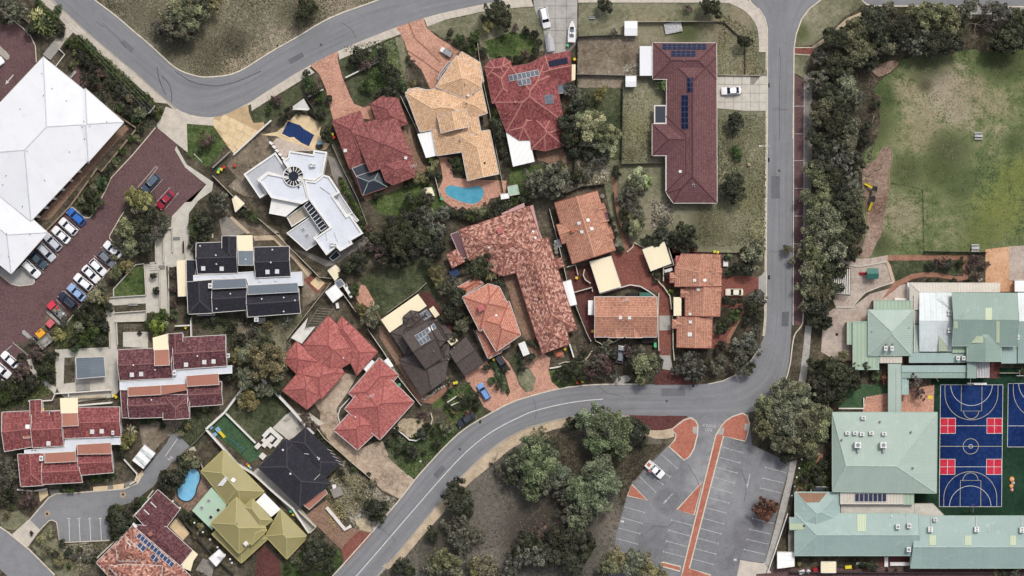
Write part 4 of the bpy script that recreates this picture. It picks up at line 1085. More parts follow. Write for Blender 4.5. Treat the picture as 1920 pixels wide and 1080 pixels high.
for q in (tw((632,192),(662,190),(660,235),(635,232)),tw((790,198),(822,195),(812,240),(780,238)),tw((942,172),(966,175),(960,215),(940,212))):patch('kerb_ramp',q,'concretegrey',0,z=.16)
BL=[((445,355),(540,440)),((385,405),(497,490)),((340,450),(455,535)),((315,487),(412,580)),((225,668),(345,702)),((208,732),(330,766)),((190,795),(318,827)),((178,857),(303,890)),
      ((808,312),(928,345)),((790,373),(912,406)),((772,432),(897,467)),((757,490),(880,527)),((740,550),(865,586)),((722,612),(848,645)),((706,672),(832,705)),((690,735),(816,770)),((672,795),(802,830)),((655,853),(785,888)),((640,915),(770,950)),((625,977),(755,1012)),
      ((1065,433),(1190,465)),((1050,497),(1175,526)),((1034,556),(1160,586)),((988,737),(1113,768)),((970,802),(1098,830)),((955,862),(1083,890)),((938,922),(1065,952)),
      ((506,746),(634,780)),((490,808),(615,842)),((474,872),(600,905)),((457,935),(585,968))]
for i,(a,b) in enumerate(BL):
    strip('bay_line',tw(a,b),.14,'whitefaded',flatz=.031)
    e=b if i<20 else a
    d=Vector((b[0]-a[0],b[1]-a[1])).normalized(); q=[(e[0]-d.y*7,e[1]+d.x*7),(e[0]+d.y*7,e[1]-d.x*7)]
    strip('bay_line',tw(*q),.14,'whitefaded',flatz=.035)
for q in (tw((973,473),(955,558)),tw((512,590),(458,650))):strip('arrow_line',q,.2,'whitefaded',flatz=.031)
for q in (tw((955,558),(950,535),(965,537)),tw((458,650),(470,625),(480,635)),tw((200,750),(222,750),(222,762),(203,760)),tw((875,978),(893,978),(893,990),(877,988))):patch('road_mark',q,'white',5.2)
def road_text(txt,px,py,size,ang,sx=1.0):
    cu=bpy.data.curves.new('lettering','FONT'); cu.body=txt; cu.size=size; cu.align_x='CENTER'; cu.align_y='CENTER'; cu.offset=.018
    cu.materials.append(M['whitefaded']); o=bpy.data.objects.new('road_lettering',cu); COL.objects.link(o)
    o.location=P(px,py,.11); o.rotation_euler=(0,0,ang); o.scale=(sx,1,1); o['kind']='structure'
road_text('ENTRY',1330,797.5,1.05,math.radians(180-9),1.02)
road_text('NO',1328.5,805.3,1.05,math.radians(180-9),1.0)

# school grounds
patch('pavement',te((800,42),(1500,40),(1500,100),(1180,98),(790,92)),'concretegrey',4)
patch('school_yard',tk((170,490),(280,490),(400,400),(650,330),(700,330),(700,480),(430,560),(400,920),(280,850),(170,850),(70,790),(80,640),(110,530)),'pinkgravel',4)
patch('sandpit',tk((260,205),(380,205),(510,178),(562,322),(470,350),(370,390),(330,430),(280,488),(170,488),(150,440),(150,260)),'pinkgravel',5)
patch('path',tk((200,168),(400,160),(520,138),(520,178),(380,205),(260,205),(215,190)),'pinkgravel',6)
patch('path',tk((520,138),(1060,136),(1062,300),(1000,312),(860,288),(760,285),(690,300),(600,345),(560,380),(480,440),(560,325),(680,265),(780,252),(880,258),(960,280),(1028,282),(1028,172),(520,175)),'redpath',5,rag=.4)
for q in (tk((258,207),(330,215),(450,195),(510,180)),tk((170,490),(280,490),(330,430),(370,390),(470,350),(562,322))):strip('sandpit_wall',q,.3,'limestone',.3)
patch('pergola_floor',tk((140,225),(270,225),(268,412),(165,405)),'bushfloor',6)
strip('sandpit_wall',tk((510,178),(530,215),(560,320)),.8,'tanpath',.25)
patch('playground',tj((600,190),(690,150),(720,90),(745,60),(778,50),(803,75),(800,150),(780,230),(785,330),(770,430),(745,520),(735,640),(690,720),(650,810),(580,810),(600,740),(640,600),(610,400),(600,300)),'playmulch',4,smooth=1)
strip('playground_edging',tj((600,190),(690,150),(720,90),(745,60),(778,50),(803,75),(800,150),(780,230),(785,330)),.22,'timber',.15,smooth=1)
patch('garden_bed',te((370,440),(460,440),(560,400),(605,430),(540,490),(460,525),(420,490)),'playmulch',4,smooth=1); strip('garden_edging',te((405,480),(460,525),(540,490),(600,435)),.2,'darktimber',.15)
patch('garden_bed',te((380,660),(450,640),(478,670),(440,760),(420,830),(370,840)),'bushfloor',4,smooth=1); strip('garden_edging',te((440,635),(475,655),(470,690),(435,760),(415,830)),.2,'playmulch',.15,smooth=1)
patch('orange_play_area',tk((1180,100),(1340,80),(1340,310),(1375,320),(1375,385),(1280,385),(1180,325)),'orangesand',4)
patch('paved_area',tk((1340,80),(1600,60),(1600,310),(1340,310)),'pinkgravel',5)
patch('school_bed',ragged(tk((1060,130),(1178,110),(1178,325),(770,325),(780,300),(870,290),(990,312),(1062,300)),1),'mulch',3)
patch('court_surround',[(1745,690),(2100,690),(2100,975),(1700,975),(1700,920),(1752,905)],'courtgreen',3)
patch('paved_area',tp((470,145),(890,70),(885,245),(450,240)),'pinkpave',4)
patch('paved_area',tk((1200,860),(1275,860),(1275,970),(1200,970)),'darkredpave',5)
patch('school_bed',ragged([(1490,860),(1560,850),(1560,925),(1490,930),(1478,980)],1),'bushfloor',3)
patch('school_bed',ragged([(1490,1040),(1690,1040),(1690,1072),(1480,1072)],1),'bushfloor',3)
patch('deck',tx((810,755),(1045,745),(1045,830),(810,830)),'darkredpave',5)
patch('service_strip',[(1400,1066),(2100,1066),(2100,1110),(1400,1110)],'maroonpave',4)

# ball courts
def court(x0,x1,y0,y1,sk=0.0,full=True):
    """corner pixels; lines in court fractions"""
    def q(u,v):return (x0+(x1-x0)*u+sk*v,y0+(y1-y0)*v)
    root=patch('ball_court',[q(0,0),q(1,0),q(1,1),q(0,1)],'courtblue',5)
    n=[0]
    def line(pts,m='white',w=.11):
        n[0] += 1; strip('court_line',pts,w,m,flatz=.036+.0002*n[0],parent=root)
    def arc(cu,cv,r,a0,a1,m,k=26):
        rv=r*(x1-x0)/abs(y1-y0)
        line([q(cu+r*math.cos(a0+(a1-a0)*i/k),cv+rv*math.sin(a0+(a1-a0)*i/k)) for i in range(k+1)],m)
    if full:
        for cu in (.125,.872):
            for cv in (.336,.673):
                sq=patch('red_square',[q(cu-.122,cv-.063),q(cu+.122,cv-.063),q(cu+.122,cv+.063),q(cu-.122,cv+.063)],'courtred',5.6,parent=root)
                for a,b in (((-.122,-.063),(.122,-.063)),((.122,-.063),(.122,.063)),((.122,.063),(-.122,.063)),((-.122,.063),(-.122,-.063)),((0,-.063),(0,.063)),((-.122,0),(.122,0))):
                    line([q(cu+a[0],cv+a[1]),q(cu+b[0],cv+b[1])],'white')
    for a,b in (((0,0),(1,0)),((1,0),(1,1)),((1,1),(0,1)),((0,1),(0,0)),((0,.336),(1,.336)),((0,.673),(1,.673))):line([q(*a),q(*b)])
    line([q(0,.505),q(1,.505)],'creamline'); arc(.495,.505,.123,0,2*math.pi,'creamline'); arc(.495,.505,.03,0,2*math.pi,'white')
    for v0,sg in ((0,1),(1,-1)):
        a0,a1=(0,math.pi) if sg>0 else (0,-math.pi)
        arc(.497,v0,.333,a0,a1,'white'); line([q(.335,v0),q(.335,v0+sg*.215),q(.665,v0+sg*.215),q(.665,v0)],'creamline')
        arc(.497,v0+sg*.215,.122,a0,a1,'creamline')
        arc(.497,v0+sg*.07,.425,a0,a1,'creamline'); line([q(.072,v0),q(.072,v0+sg*.07)],'creamline'); line([q(.922,v0),q(.922,v0+sg*.07)],'creamline')
    return root
court(1763.5,1880.5,721.5,950,-2.5)
root=patch('ball_court',[(1890.5,719),(2006,719),(2005,838),(1889,838)],'courtblue',5)
k=0
for q in ([(1890.5,719),(2006,719)],[(1890.5,719),(1889,838)],[(1889,838),(2005,838)],[(1890,798.5),(2006,798.5)],
          [(1900,719),(1900,732)]+[(1948-48*math.cos(a*.1),732+52*math.sin(a*.1)) for a in range(0,32)],[(1948-38*math.cos(a*.1),719+38*math.sin(a*.1)) for a in range(0,32)]):
    k += 1; strip('court_line',q,.11,'white' if k != 5 else 'creamline',flatz=.036+.0003*k,parent=root)

# swimming pools: a coping, a shell set into the ground, a water surface
def pool(name,pts,water,coping,cw,label,smooth=2,cover=False):
    q=chaikin(pts,smooth,True) if smooth else pts
    c=P(sum(p[0] for p in q)/len(q),sum(p[1] for p in q)/len(q))
    w=ccw([tuple(P(x,y)[:2]) for x,y in q]); root=empty(name,c,label,'swimming pool')
    out=offset_poly(w,-cw); mb=MB(); n=len(w)
    for i in range(n):
        j=(i+1) % n
        b=[out[i],out[j],w[j],w[i]]
        mb.prism([(x,y,.06) for x,y in b],[(x,y,.17) for x,y in b])
    mb.build('coping',M[coping],root,c)
    mb=MB(); mb.face([(x,y,.15 if cover else .13) for x,y in w],0,[(x,y) for x,y in w]); mb.build('pool_cover' if cover else 'water',M[water],root,c)
    return root,c
pool('swimming_pool',th((483,560),(500,535),(540,530),(600,548),(660,545),(715,530),(745,560),(745,600),(720,640),(670,660),(600,645),(530,615),(492,590)),'pool','pinkpave',.45,
     'kidney shaped pool of grey-blue water behind the sandy tiled house',2)
pool('swimming_pool',tr((1270,370),(1300,352),(1335,365),(1350,400),(1345,440),(1325,480),(1318,530),(1285,570),(1245,575),(1205,550),(1197,500),(1212,440),(1235,395)),'poolbright','darktimber',.3,
     'small bright blue rounded pool beside the mustard roofed house',2)
pool('swimming_pool',tg((505,100),(585,125),(610,150),(682,192),(645,268),(595,245),(555,215),(545,205),(515,208),(463,182)),'poolcover','beigeslab',.4,
     'pool under a navy cover beside the white flat roofed house',0,True)

strip('grass_edge_line',[(1670,344),(1698,347),(1730,356),(1731,410),(1732,470)],.25,'darklawn',flatz=.03)
strip('kerb',[(1506,560),(1506,604),(1501,614),(1490,626),(1486,645),(1481,690),(1466,733)],.28,'kerb',.17,smooth=1)
# ------------------------------------------------------------------ houses and other buildings
# --- big white roofed building, west edge
h=House('office_building','large building with a plain white low hipped roof beside the maroon car park','building',(30,300),'greywall','s_white',gutter='gutterwhite')
h.wing([(81,107),(232,229),(58,414),(-93,292)],5.2,7,cap=True,inset=1.4)
h.wing([(160,166),(232,229),(166,303),(95,240)],5.26,8,cap=True,inset=1.4)
h.wing([(58,412),(89,436),(21,513),(-110,410),(-30,330)],4.9,7,inset=1.4)
for px,py in ta((284,497),(353,597),(294,645),(450,680),(137,735),(568,818),(556,860),(607,850),(722,820),(572,937),(184,1022),(470,1025))+tf((303,497),(152,673),(42,466),(20,526))+tl((60,220),(45,65),(205,70)):
    h.vent(px,py,.13,.4,'steelgrey')
for k in range(7):# posts and windows under the deep eave
    t=k/6; x,y=163-(163-70)*t,302+(404-302)*t
    p=P(x+1,y+2,2.0); mb=MB(); mb.box((p.x,p.y,0),.45,.45,4.6,.8); h.part('column',mb,M['whitewall'])
    if k<6:
        x,y=x-7.5,y+8.5; p=P(x-2.5,y-2.5,2.2); mb=MB(); mb.box((p.x,p.y,1.2),.12,1.9,2.2,-.74); f=h.part('window',mb,M['whitewall'])
        mb=MB(); mb.box((p.x+.05,p.y-.05,1.3),.1,1.7,2.0,-.74); h.part('pane',mb,M['glassdark'],f)
h.done()

# --- white flat roofed modern house with the round pergola
u=T(440,260,4.5); WM='whitewall'
h=House('flat_roof_house','white flat roofed modern house with parapets and a round slatted pergola','house',(570,380),WM,'membrane')
PW=(.42,.35,WM)
h.flat(u((75,300),(345,115),(440,260),(410,330),(280,292),(208,350),(275,465),(215,505)),3.0,'membranegrey',PW)
h.flat(u((460,100),(660,133),(668,95),(782,112),(745,303),(676,357),(580,342),(500,330),(405,188),(450,155)),4.6,'membrane',PW)
h.flat(u((205,350),(280,290),(420,318),(585,350),(632,515),(565,553),(310,502)),4.7,'membrane',PW)
h.flat(u((590,350),(680,360),(750,303),(800,318),(890,455),(835,490),(945,652),(972,635),(1085,800),(983,860),(998,888),(890,952),(855,915),(775,985),(670,840),(800,750),(625,510)),4.9,'membrane',PW)
h.flat(u((312,506),(555,553),(430,658),(290,632)),3.9,'whitewall',(.2,.08,WM))
h.flat(u((437,662),(575,568),(632,650),(482,746)),2.4,'membranetan',(.25,.3,WM))
h.flat(u((435,797),(640,655),(722,790),(672,840),(692,890),(605,948)),3.0,'membranegrey',(.22,.2,WM))
h.flat(u((838,492),(888,460),(1000,628),(945,650)),2.9,'membranegrey',(.2,.3,WM))
h.flat(u((975,645),(1000,630),(1050,690),(1030,705)),2.4,'membranegrey',(.15,.2,WM))
h.flat(u((795,1005),(858,940),(895,985),(830,1035)),.7,'glassdark',(.15,.1,WM))
# slatted skylight well
q=u((580,568),(632,518),(785,745),(727,785)); z=4.35
o=h.flat(q,4.25,'glassdark',(.14,.12,WM),wall=False,name='light_well')
for k in range(1,8):
    t=k/8; a=P(q[0][0]+(q[3][0]-q[0][0])*t,q[0][1]+(q[3][1]-q[0][1])*t,4.5); b=P(q[1][0]+(q[2][0]-q[1][0])*t,q[1][1]+(q[2][1]-q[1][1])*t,4.5)
    mb=MB(); mb.tube(a,b,.09,n=4); h.part('slat',mb,M[WM],o)
# round pergola
c=P(*u((497,317))[0],5.0); R0,R1=1.12,2.35; mb=MB()
mb.cyl((c.x,c.y,4.86),2.4,.06,32); o=h.part('round_pergola',mb,M['dark']); mb=MB(); mb.cyl((c.x,c.y,4.92),1.06,.36,28); h.part('oculus',mb,M['glassdark'],o)
for k in range(16):
    a=2*math.pi*k/16; d=Vector((math.cos(a),math.sin(a),0)); mb=MB()
    s_=Vector((-d.y,d.x,0))*.075; p0,p1=c+d*R0,c+d*R1
    mb.prism([p0-s_,p1-s_,p1+s_,p0+s_],[v+Vector((0,0,.2)) for v in (p0-s_,p1-s_,p1+s_,p0+s_)]); h.part('slat',mb,M['whitewall'],o)
for r in (R1+.1,R0):
    mb=MB(); n=32
    for k in range(n):
        a,b=2*math.pi*k/n,2*math.pi*(k+1)/n; ri,ro_=r-.12,r+.06
        v=[(c.x+x*math.cos(t),c.y+x*math.sin(t)) for x,t in ((ri,a),(ro_,a),(ro_,b),(ri,b))]
        mb.prism([(x,y,4.92) for x,y in v],[(x,y,5.24) for x,y in v])
    h.part('ring',mb,M['whitewall' if r>2 else 'black'],o)
for x,y in u((540,411)):h.skylight(x,y,.6,.5,'vent_box','dark')
for x,y in u((578,768),(612,818)):h.skylight(x,y,.85,1.0,'skylight','steelgrey')
for x,y in u((655,220),(832,890)):
    h.aircon(x-2,y,.7,1.1,.6); h.aircon(x+4,y+1,.6,.8,.5)
h.duct(u((770,800))[0],u((780,860))[0],.07); h.duct(u((840,790))[0],u((870,870))[0],.07); h.duct(u((720,408))[0],u((808,470))[0],.05,'steelgrey')
for k in range(5):# white pillars along the entry walk
    x,y=u((310+k*26,40+k*32))[0]; p=P(x,y,1.2); mb=MB(); mb.box((p.x,p.y,0),.55,.95,2.3,.9); h.part('entry_pillar',mb,M[WM])
h.done()

# --- maroon tiled house
u=T(610,160,4.91)
h=House('maroon_house','maroon tiled house with a raised centre roof and dark glazed conservatory','house',(700,275),'brickwall','t_maroon',gutter='gutterred')
h.wing(u((65,330),(320,237),(470,660),(225,767)),2.6,22)
h.wing(u((415,172),(530,98),(668,122),(755,352),(520,440)),2.6,22)
h.wing(u((335,352),(500,308),(560,420),(380,480)),2.5,20)
h.wing(u((275,448),(375,400),(378,385),(652,300),(800,655),(412,800)),4.3,22)
h.wing(u((480,690),(795,640),(832,835),(620,915),(555,880)),4.0,20)
h.sheet(u((245,765),(375,715),(412,795),(285,838)),(2.7,2.7,2.6,2.6),'navysheet',edge='gutterwhite')
h.wing(u((285,840),(500,772),(570,935),(345,1015)),2.5,20,roof='navysheet',cap=False,gutter=True)
for a,b in (((285,840),(398,885)),((345,1015),(398,885)),((398,885),(452,868)),((452,868),(570,935)),((452,868),(487,800))):h.duct(u(a)[0],u(b)[0],.08,'guttergreen','glazing_bar',.02)
h.skylight(*u((186,600))[0],.8); h.skylight(*u((740,667))[0],.7,.3); h.antenna(*u((815,745))[0]); h.vent(*u((545,540))[0])
h.done()

# --- sandy tiled house
u=T(750,80,4.0)
h=House('sandy_house','sandy orange tiled house with many hips behind the kidney shaped pool','house',(850,220),'creamwall','t_tan',gutter='gutterwhite')
h.wing(u((270,330),(425,98),(600,203),(612,335),(480,417)),3.6,22)
h.wing(u((462,68),(600,150),(628,290),(560,330),(420,130)),2.6,20)
h.wing(u((40,373),(330,340),(520,410),(520,600),(150,670)),3.1,22)
h.wing(u((40,400),(60,350),(135,338),(195,355),(200,420),(90,470)),2.7,16)
h.wing(u((420,400),(612,335),(654,528),(440,600)),3.0,22)
h.wing(u((238,660),(540,520),(590,800),(275,847)),2.9,20)
h.wing(u((470,540),(583,540),(612,700),(470,760)),2.8,18)
h.wing(u((440,690),(672,655),(742,985),(508,1037)),2.7,20,gables=(2,))
h.wing(u((280,545),(498,500),(522,632),(310,680)),4.9,20,gables=(0,2))
h.sheet(u((130,685),(235,663),(272,848),(195,865)),(2.7,2.7,2.5,2.5),'s_whitepatio')
h.sheet(u((285,280),(300,225),(370,140),(385,142),(310,235),(298,285)),(2.4,)*6,'s_grey',posts=False,edge='gutterwhite')
h.vent(*u((508,398))[0],.35,.7,'white_plastic'); h.vent(*u((448,735))[0],.25); h.vent(*u((635,903))[0],.25,.5,'darktimber'); h.vent(*u((485,318))[0],.18,.4,'darktimber'); h.vent(*u((548,388))[0]); h.vent(*u((500,455))[0])
h.antenna(*u((540,690))[0]); h.duct(u((345,465))[0],u((385,465))[0],.06)
h.done()

# --- maroon house with pale ridge lines and solar panels
u=T(900,90,4.695)
h=House('maroon_house','maroon tiled house with pale ridge lines, solar panels and a white patio roof','house',(985,200),'brickwall','t_maroon2',cap='ridge_pale',gutter='gutterred')
M['ridge_pale']=m_plain('pale_ridge_mortar',C(188,128,118),.85,.12,2)
h.wing(u((45,165),(85,110),(215,84),(270,120),(275,180),(225,260),(60,250)),2.8,20)
h.wing(u((48,172),(275,150),(330,380),(310,470),(108,487)),2.7,21)
h.wing(u((270,165),(570,120),(660,225),(735,650),(232,735),(135,480)),3.0,21)
h.wing(u((408,152),(570,68),(790,28),(805,295),(470,370)),2.7,19,gables=(2,))
h.wing(u((232,735),(380,480),(560,620),(440,808),(345,812)),2.75,20)
h.wing(u((455,887),(420,560),(640,590),(735,700),(740,858),(575,905)),2.72,21)
h.sheet(u((228,738),(345,814),(435,800),(482,1000),(290,1045)),(2.6,2.65,2.6,2.4,2.4),'s_whitepatio')
h.sheet(u((808,145),(842,145),(838,280),(806,290)),(2.3,)*4,'s_cream',posts=False)
h.sheet(u((678,330),(775,312),(790,388),(695,402)),(2.4,)*4,'s_grey',edge='gutterwhite')
h.panels(u((250,242))[0],u((512,190))[0],u((262,296))[0],7,1,('alu','solargrey'))
h.panels(u((330,285))[0],u((440,265))[0],u((342,338))[0],3,1,('alu','solargrey'))
h.panels(u((600,117))[0],u((768,84))[0],u((608,170))[0],6,2,('dark','solar'))
h.panels(u((563,417))[0],u((640,408))[0],u((573,497))[0],1,2,('steelgrey','solargrey'),name='water_heater_panel')
h.vent(*u((310,478))[0],.35,.5,'ridge_pale'); 
for q in u((212,415),(265,590),(225,580),(578,388),(598,545),(655,355),(465,515)):h.vent(*q,.2,.4,'ridge_pale')
h.done()

# --- long brown-maroon house on the corner block
u=T(1180,60,3.177)
h=House('long_house','long brown-maroon tiled house with navy solar panels on the corner lawn','house',(1285,230),'brickwall','t_brown',gutter='gutterwhite')
h.wing(u((140,64),(518,66),(520,330),(225,330),(225,280),(140,280))[:1]+u((518,66),(520,285),(140,280)),2.8,19)
h.wing(u((222,150),(519,150),(522,1018),(262,1018),(222,960)),2.75,20)
h.wing(u((218,500),(450,500),(450,955),(218,953)),2.7,20)
h.wing(u((137,548),(480,548),(480,737),(137,735)),2.72,22)
h.sheet(u((62,84),(140,84),(140,260),(62,260)),(2.4,2.5,2.5,2.4),'s_white',ax=1)
h.flat(u((147,435),(222,435),(222,548),(147,548)),2.5,'navysheet',(.3,.12,'gutterwhite'),wall=False,name='patio_roof')
h.panels(u((196,72))[0],u((459,72))[0],u((196,106))[0],9,2,('panelframe','solar')); h.panels(u((248,112))[0],u((396,112))[0],u((248,148))[0],5,2,('panelframe','solar'))
h.panels(u((345,270))[0],u((383,270))[0],u((345,360))[0],2,3,('panelframe','solar')); h.panels(u((311,375))[0],u((352,375))[0],u((311,578))[0],2,6,('panelframe','solar'))
h.skylight(*u((304,831))[0],.65); h.skylight(*u((382,912))[0],.6,0,'roof_vent','dark'); h.vent(*u((466,718))[0]); h.vent(*u((325,170))[0])
h.done()
for q,lb in (([(1171,40),(1195,40),(1195,66),(1171,66)],'small square white shed at the top end of the bare dirt yard'),([(1173,143),(1193,143),(1193,162),(1173,162)],'small square white shed at the north end of the dull back lawn')):
    h=House('garden_shed',lb,'shed',(sum(a for a,b in q)/4,sum(b for a,b in q)/4),'fencecream','s_white'); h.wing(q,2.0,6,gables=(1,3),cap=False,inset=.1); h.done()

# --- large variegated terracotta house
u=T(830,360,3.376)
h=House('terracotta_house','long variegated terracotta tiled house with a pink patio strip along its east side','house',(980,500),'brickwall','t_mixed',gutter='gutterred')
h.wing(u((105,240),(548,90),(660,420),(470,508),(380,530),(160,425)),2.9,20)
h.wing(u((420,360),(665,290),(850,870),(600,935)),2.7,20)
h.wing(u((560,800),(770,760),(800,962),(632,1022)),2.65,20)
h.wing(u((25,395),(90,360),(142,440),(62,482)),2.4,12,gables=(0,2))
h.wing(u((690,430),(750,415),(772,470),(712,492)),2.3,12,gables=(0,2))
h.sheet(u((546,92),(572,80),(612,250),(690,425),(704,460),(665,478)),(2.6,2.45,2.4,2.4,2.4,2.6),'s_pink',posts=False)
h.sheet(u((360,140),(515,68),(522,95),(372,150)),(2.5,)*4,'s_pink',posts=False)
h.sheet(u((310,430),(350,416),(392,522),(355,535)),(2.5,)*4,'s_pinkred',posts=False)
h.sheet(u((50,268),(98,250),(156,412),(118,428)),(2.4,)*4,'s_maroonmetal',edge='gutterwhite')
h.chimney(*u((363,245))[0],1.2,.9,.35,'s_pinkred'); h.vent(*u((293,353))[0],.28,.5,'white_plastic'); h.skylight(*u((571,250))[0],.5,.3); h.skylight(*u((585,290))[0],.5,.3); h.chimney(*u((625,660))[0],.7,.6,.35)
h.done()
for q,lb in ((u((760,570),(810,556),(848,712),(806,722)),'narrow cream roofed shed against the side fence of the variegated terracotta house'),):
    h=House('garden_shed',lb,'shed',q[0],'fencecream','s_whitepatio'); h.wing(q,2.1,5,gables=(0,2),cap=False,inset=.1); h.done()

# --- orange-red two storey house
h=House('orange_house','two storey house with orange-red tiles beside the brown side drive','house',(915,595),'brickwall','t_orange',gutter='gutterwhite')
h.wing(u((125,665),(288,582),(358,600),(425,738),(235,882)),5.0,22)
h.wing(u((215,800),(420,690),(447,800),(494,905),(340,1010)),4.9,21)
h.wing(u((210,880),(290,840),(372,1015),(290,1055)),2.7,16)
h.wing(u((90,605),(215,535),(258,582),(145,645)),2.6,20)
h.wing(u((340,960),(420,930),(425,975),(360,1010)),2.7,14)
h.chimney(*u((243,733))[0],1.3,1.2,.4,'s_pinkred'); h.skylight(*u((340,782))[0],.5); h.vent(*u((252,857))[0],.2,.5,'s_pink'); h.vent(*u((235,775))[0],.2,.5,'s_pink'); h.duct(u((290,700))[0],u((305,712))[0],.12,'s_pink')
h.done()

# --- terracotta villa units
u=T(1030,340,6.0)
h=House('villa_unit','pair of terracotta tiled units under one gable, north of the cream carports','house',(1095,425),'brickwall','t_unit',gutter='gutterred')
h.wing(u((58,238),(540,105),(745,775),(262,930)),2.8,22,gables=(0,2))
h.wing(u((400,300),(615,243),(650,345),(440,410)),2.7,21,gables=(1,))
h.wing(u((480,580),(690,510),(735,640),(530,720)),2.7,21,gables=(1,))
h.wing(u((78,490),(330,420),(380,620),(140,705)),2.7,21,gables=(3,))
h.sheet(u((570,375),(650,350),(668,425),(590,425)),(2.3,)*4,'s_maroonmetal',posts=False)
h.duct(u((290,545))[0],u((670,438))[0],.2,'cap_t_unit','party_wall',.1)
for q in u((334,470),(432,437),(367,568),(475,534)):h.skylight(*q,.75,-.3)
h.chimney(*u((265,552))[0],.7,.7,.3,'s_orange')
for q in u((140,512),(192,670),(145,465),(330,558),(490,510),(302,482)):h.vent(*q,.16,.4,'s_pink')
h.done()
u=T(1230,450,4.695)
h=House('villa_unit','row of three stepped terracotta tiled units facing the white car','house',(1310,565),'brickwall','t_unit',gutter='gutterred')
h.wing(u((222,120),(567,128),(579,408),(165,412),(168,240)),2.9,20,gables=(0,2))
h.wing(u((258,405),(578,402),(562,674),(257,668)),2.7,21,gables=(0,2))
h.wing(u((185,674),(496,682),(490,952),(183,946)),2.5,22,gables=(0,2))
h.wing(u((120,288),(330,288),(330,376),(120,374)),2.6,22,gables=(3,)); h.wing(u((215,430),(330,425),(330,503),(215,503)),2.5,22,gables=(3,)); h.wing(u((143,700),(260,700),(260,777),(143,777)),2.4,22)
h.wing(u((440,250),(581,245),(581,320),(440,322)),2.8,24,gables=(1,)); h.wing(u((460,415),(578,410),(578,487),(460,490)),2.6,24,gables=(1,))
h.sheet(u((173,138),(216,138),(216,232),(173,232)),(2.4,)*4,'s_pinkred',posts=False)
h.sheet(u((155,503),(223,503),(223,667),(155,667)),(2.4,)*4,'s_cream')
for q in u((341,355),(427,354),(372,434),(304,722)):h.skylight(*q,.72)
h.skylight(*u((299,831))[0],1.0,0,'roof_vent'); h.skylight(*u((300,652))[0],.6,0,'roof_vent')
h.duct(u((330,392))[0],u((578,400))[0],.16,'cap_t_unit','party_wall',.1); h.duct(u((190,680))[0],u((500,684))[0],.14,'s_pink','party_wall',.1)
for q in u((140,338),(305,436),(265,472),(278,510),(478,270),(503,384),(483,384),(532,555),(248,690),(288,687),(190,748),(278,600),(278,425)):h.vent(*q,.15,.4,'s_pink')
h.done()
u=to
h=House('villa_unit','rectangular terracotta tiled duplex with two south gables below the cream carports','house',(1173,595),'brickwall','t_unit',gutter='gutterwhite')
h.wing(u((232,276),(655,276),(655,546),(232,546)),2.8,21,gables=(1,3))
h.wing(u((328,430),(428,430),(428,552),(328,552)),2.7,22,gables=(2,)); h.wing(u((446,430),(556,430),(556,552),(446,552)),2.7,22,gables=(2,))
h.duct(u((437,276))[0],u((437,546))[0],.12,'cap_t_unit','party_wall',.12)
h.skylight(*u((408,415))[0],.8); h.skylight(*u((469,416))[0],.8); h.antenna(*u((440,300))[0])
for q in u((468,335),(408,330),(630,290),(420,437),(457,437),(545,525),(572,285),(630,322)):h.vent(*q,.16,.4,'s_pink')
h.sheet(u((190,300),(228,300),(228,398),(190,398)),(2.1,)*4,'s_whitepatio')
h.done()
for q,lb in ((to((200,38),(345,0),(413,206),(268,250)),'flat cream carport roof west of the shared red courtyard'),(ti((556,676),(705,625),(752,770),(612,822)),'flat cream carport roof north east of the shared red courtyard')):
    c=(sum(a for a,b in q)/4,sum(b for a,b in q)/4); r=empty('carport',P(*c),lb,'carport')
    h=House.__new__(House); h.org=P(*c); h.root=r; h.roofs={}; h.caps={}; h.gut=MB(); h.walls={}; h.w=[]; h.k=0; h.gutm='gutterwhite'
    h.sheet(q,(2.5,2.5,2.4,2.4),'s_cream','roof',.16,edge='gutterwhite')

# --- dark brown two storey house with cream patio
u=T(700,540,4.909)
h=House('brown_house','dark brown tiled house with a cream patio roof and solar panels','house',(805,640),'brickwall','t_darkbrown',gutter='gutterdark')
h.wing(u((258,432),(535,292),(590,540),(645,638),(478,746))[:1]+u((505,305),(645,635),(478,746)),5.0,21,gables=(1,3))
h.wing(u((470,330),(543,292),(668,492),(600,550),(520,470)),4.9,14)
h.wing(u((158,412),(300,330),(440,560),(295,622)),2.6,18)
h.wing(u((233,660),(585,520),(690,660),(660,850),(447,1004)),2.7,20,gables=(3,))
h.wing(u((590,550),(690,510),(720,640),(620,728)),2.65,16)
h.wing(u((272,330),(490,180),(545,268),(380,410),(250,425)),2.7,16)
h.wing(u((272,270),(343,208),(400,218),(425,270),(385,320),(300,332)),3.0,22)
h.wing(u((540,300),(600,280),(735,420),(690,480),(640,470)),2.6,14)
h.wing(u((692,590),(856,446),(1022,692),(832,802)),2.6,19,gables=(1,3))
h.sheet(u((70,292),(410,55),(492,165),(420,215),(350,208),(285,250),(268,330),(150,412)),(2.45,)*8,'s_cream',posts=False)
h.sheet(u((675,482),(735,430),(780,485),(718,532)),(2.5,)*4,'s_cream'); h.sheet(u((513,195),(552,165),(610,245),(570,275)),(2.4,)*4,'s_cream')
h.panels(u((470,385))[0],u((557,325))[0],u((492,428))[0],3,1,('alu','solargrey')); h.panels(u((380,440))[0],u((466,388))[0],u((408,485))[0],3,1,('alu','solargrey')); h.panels(u((412,488))[0],u((500,432))[0],u((440,532))[0],3,1,('alu','solargrey'))
h.panels(u((425,240))[0],u((490,197))[0],u((470,300))[0],3,1,('alu','solargrey'),name='water_heater_panel')
for q in u((740,550),(720,605),(660,408),(690,660),(555,580)):h.vent(*q,.2,.45,'steelgrey')
h.done()
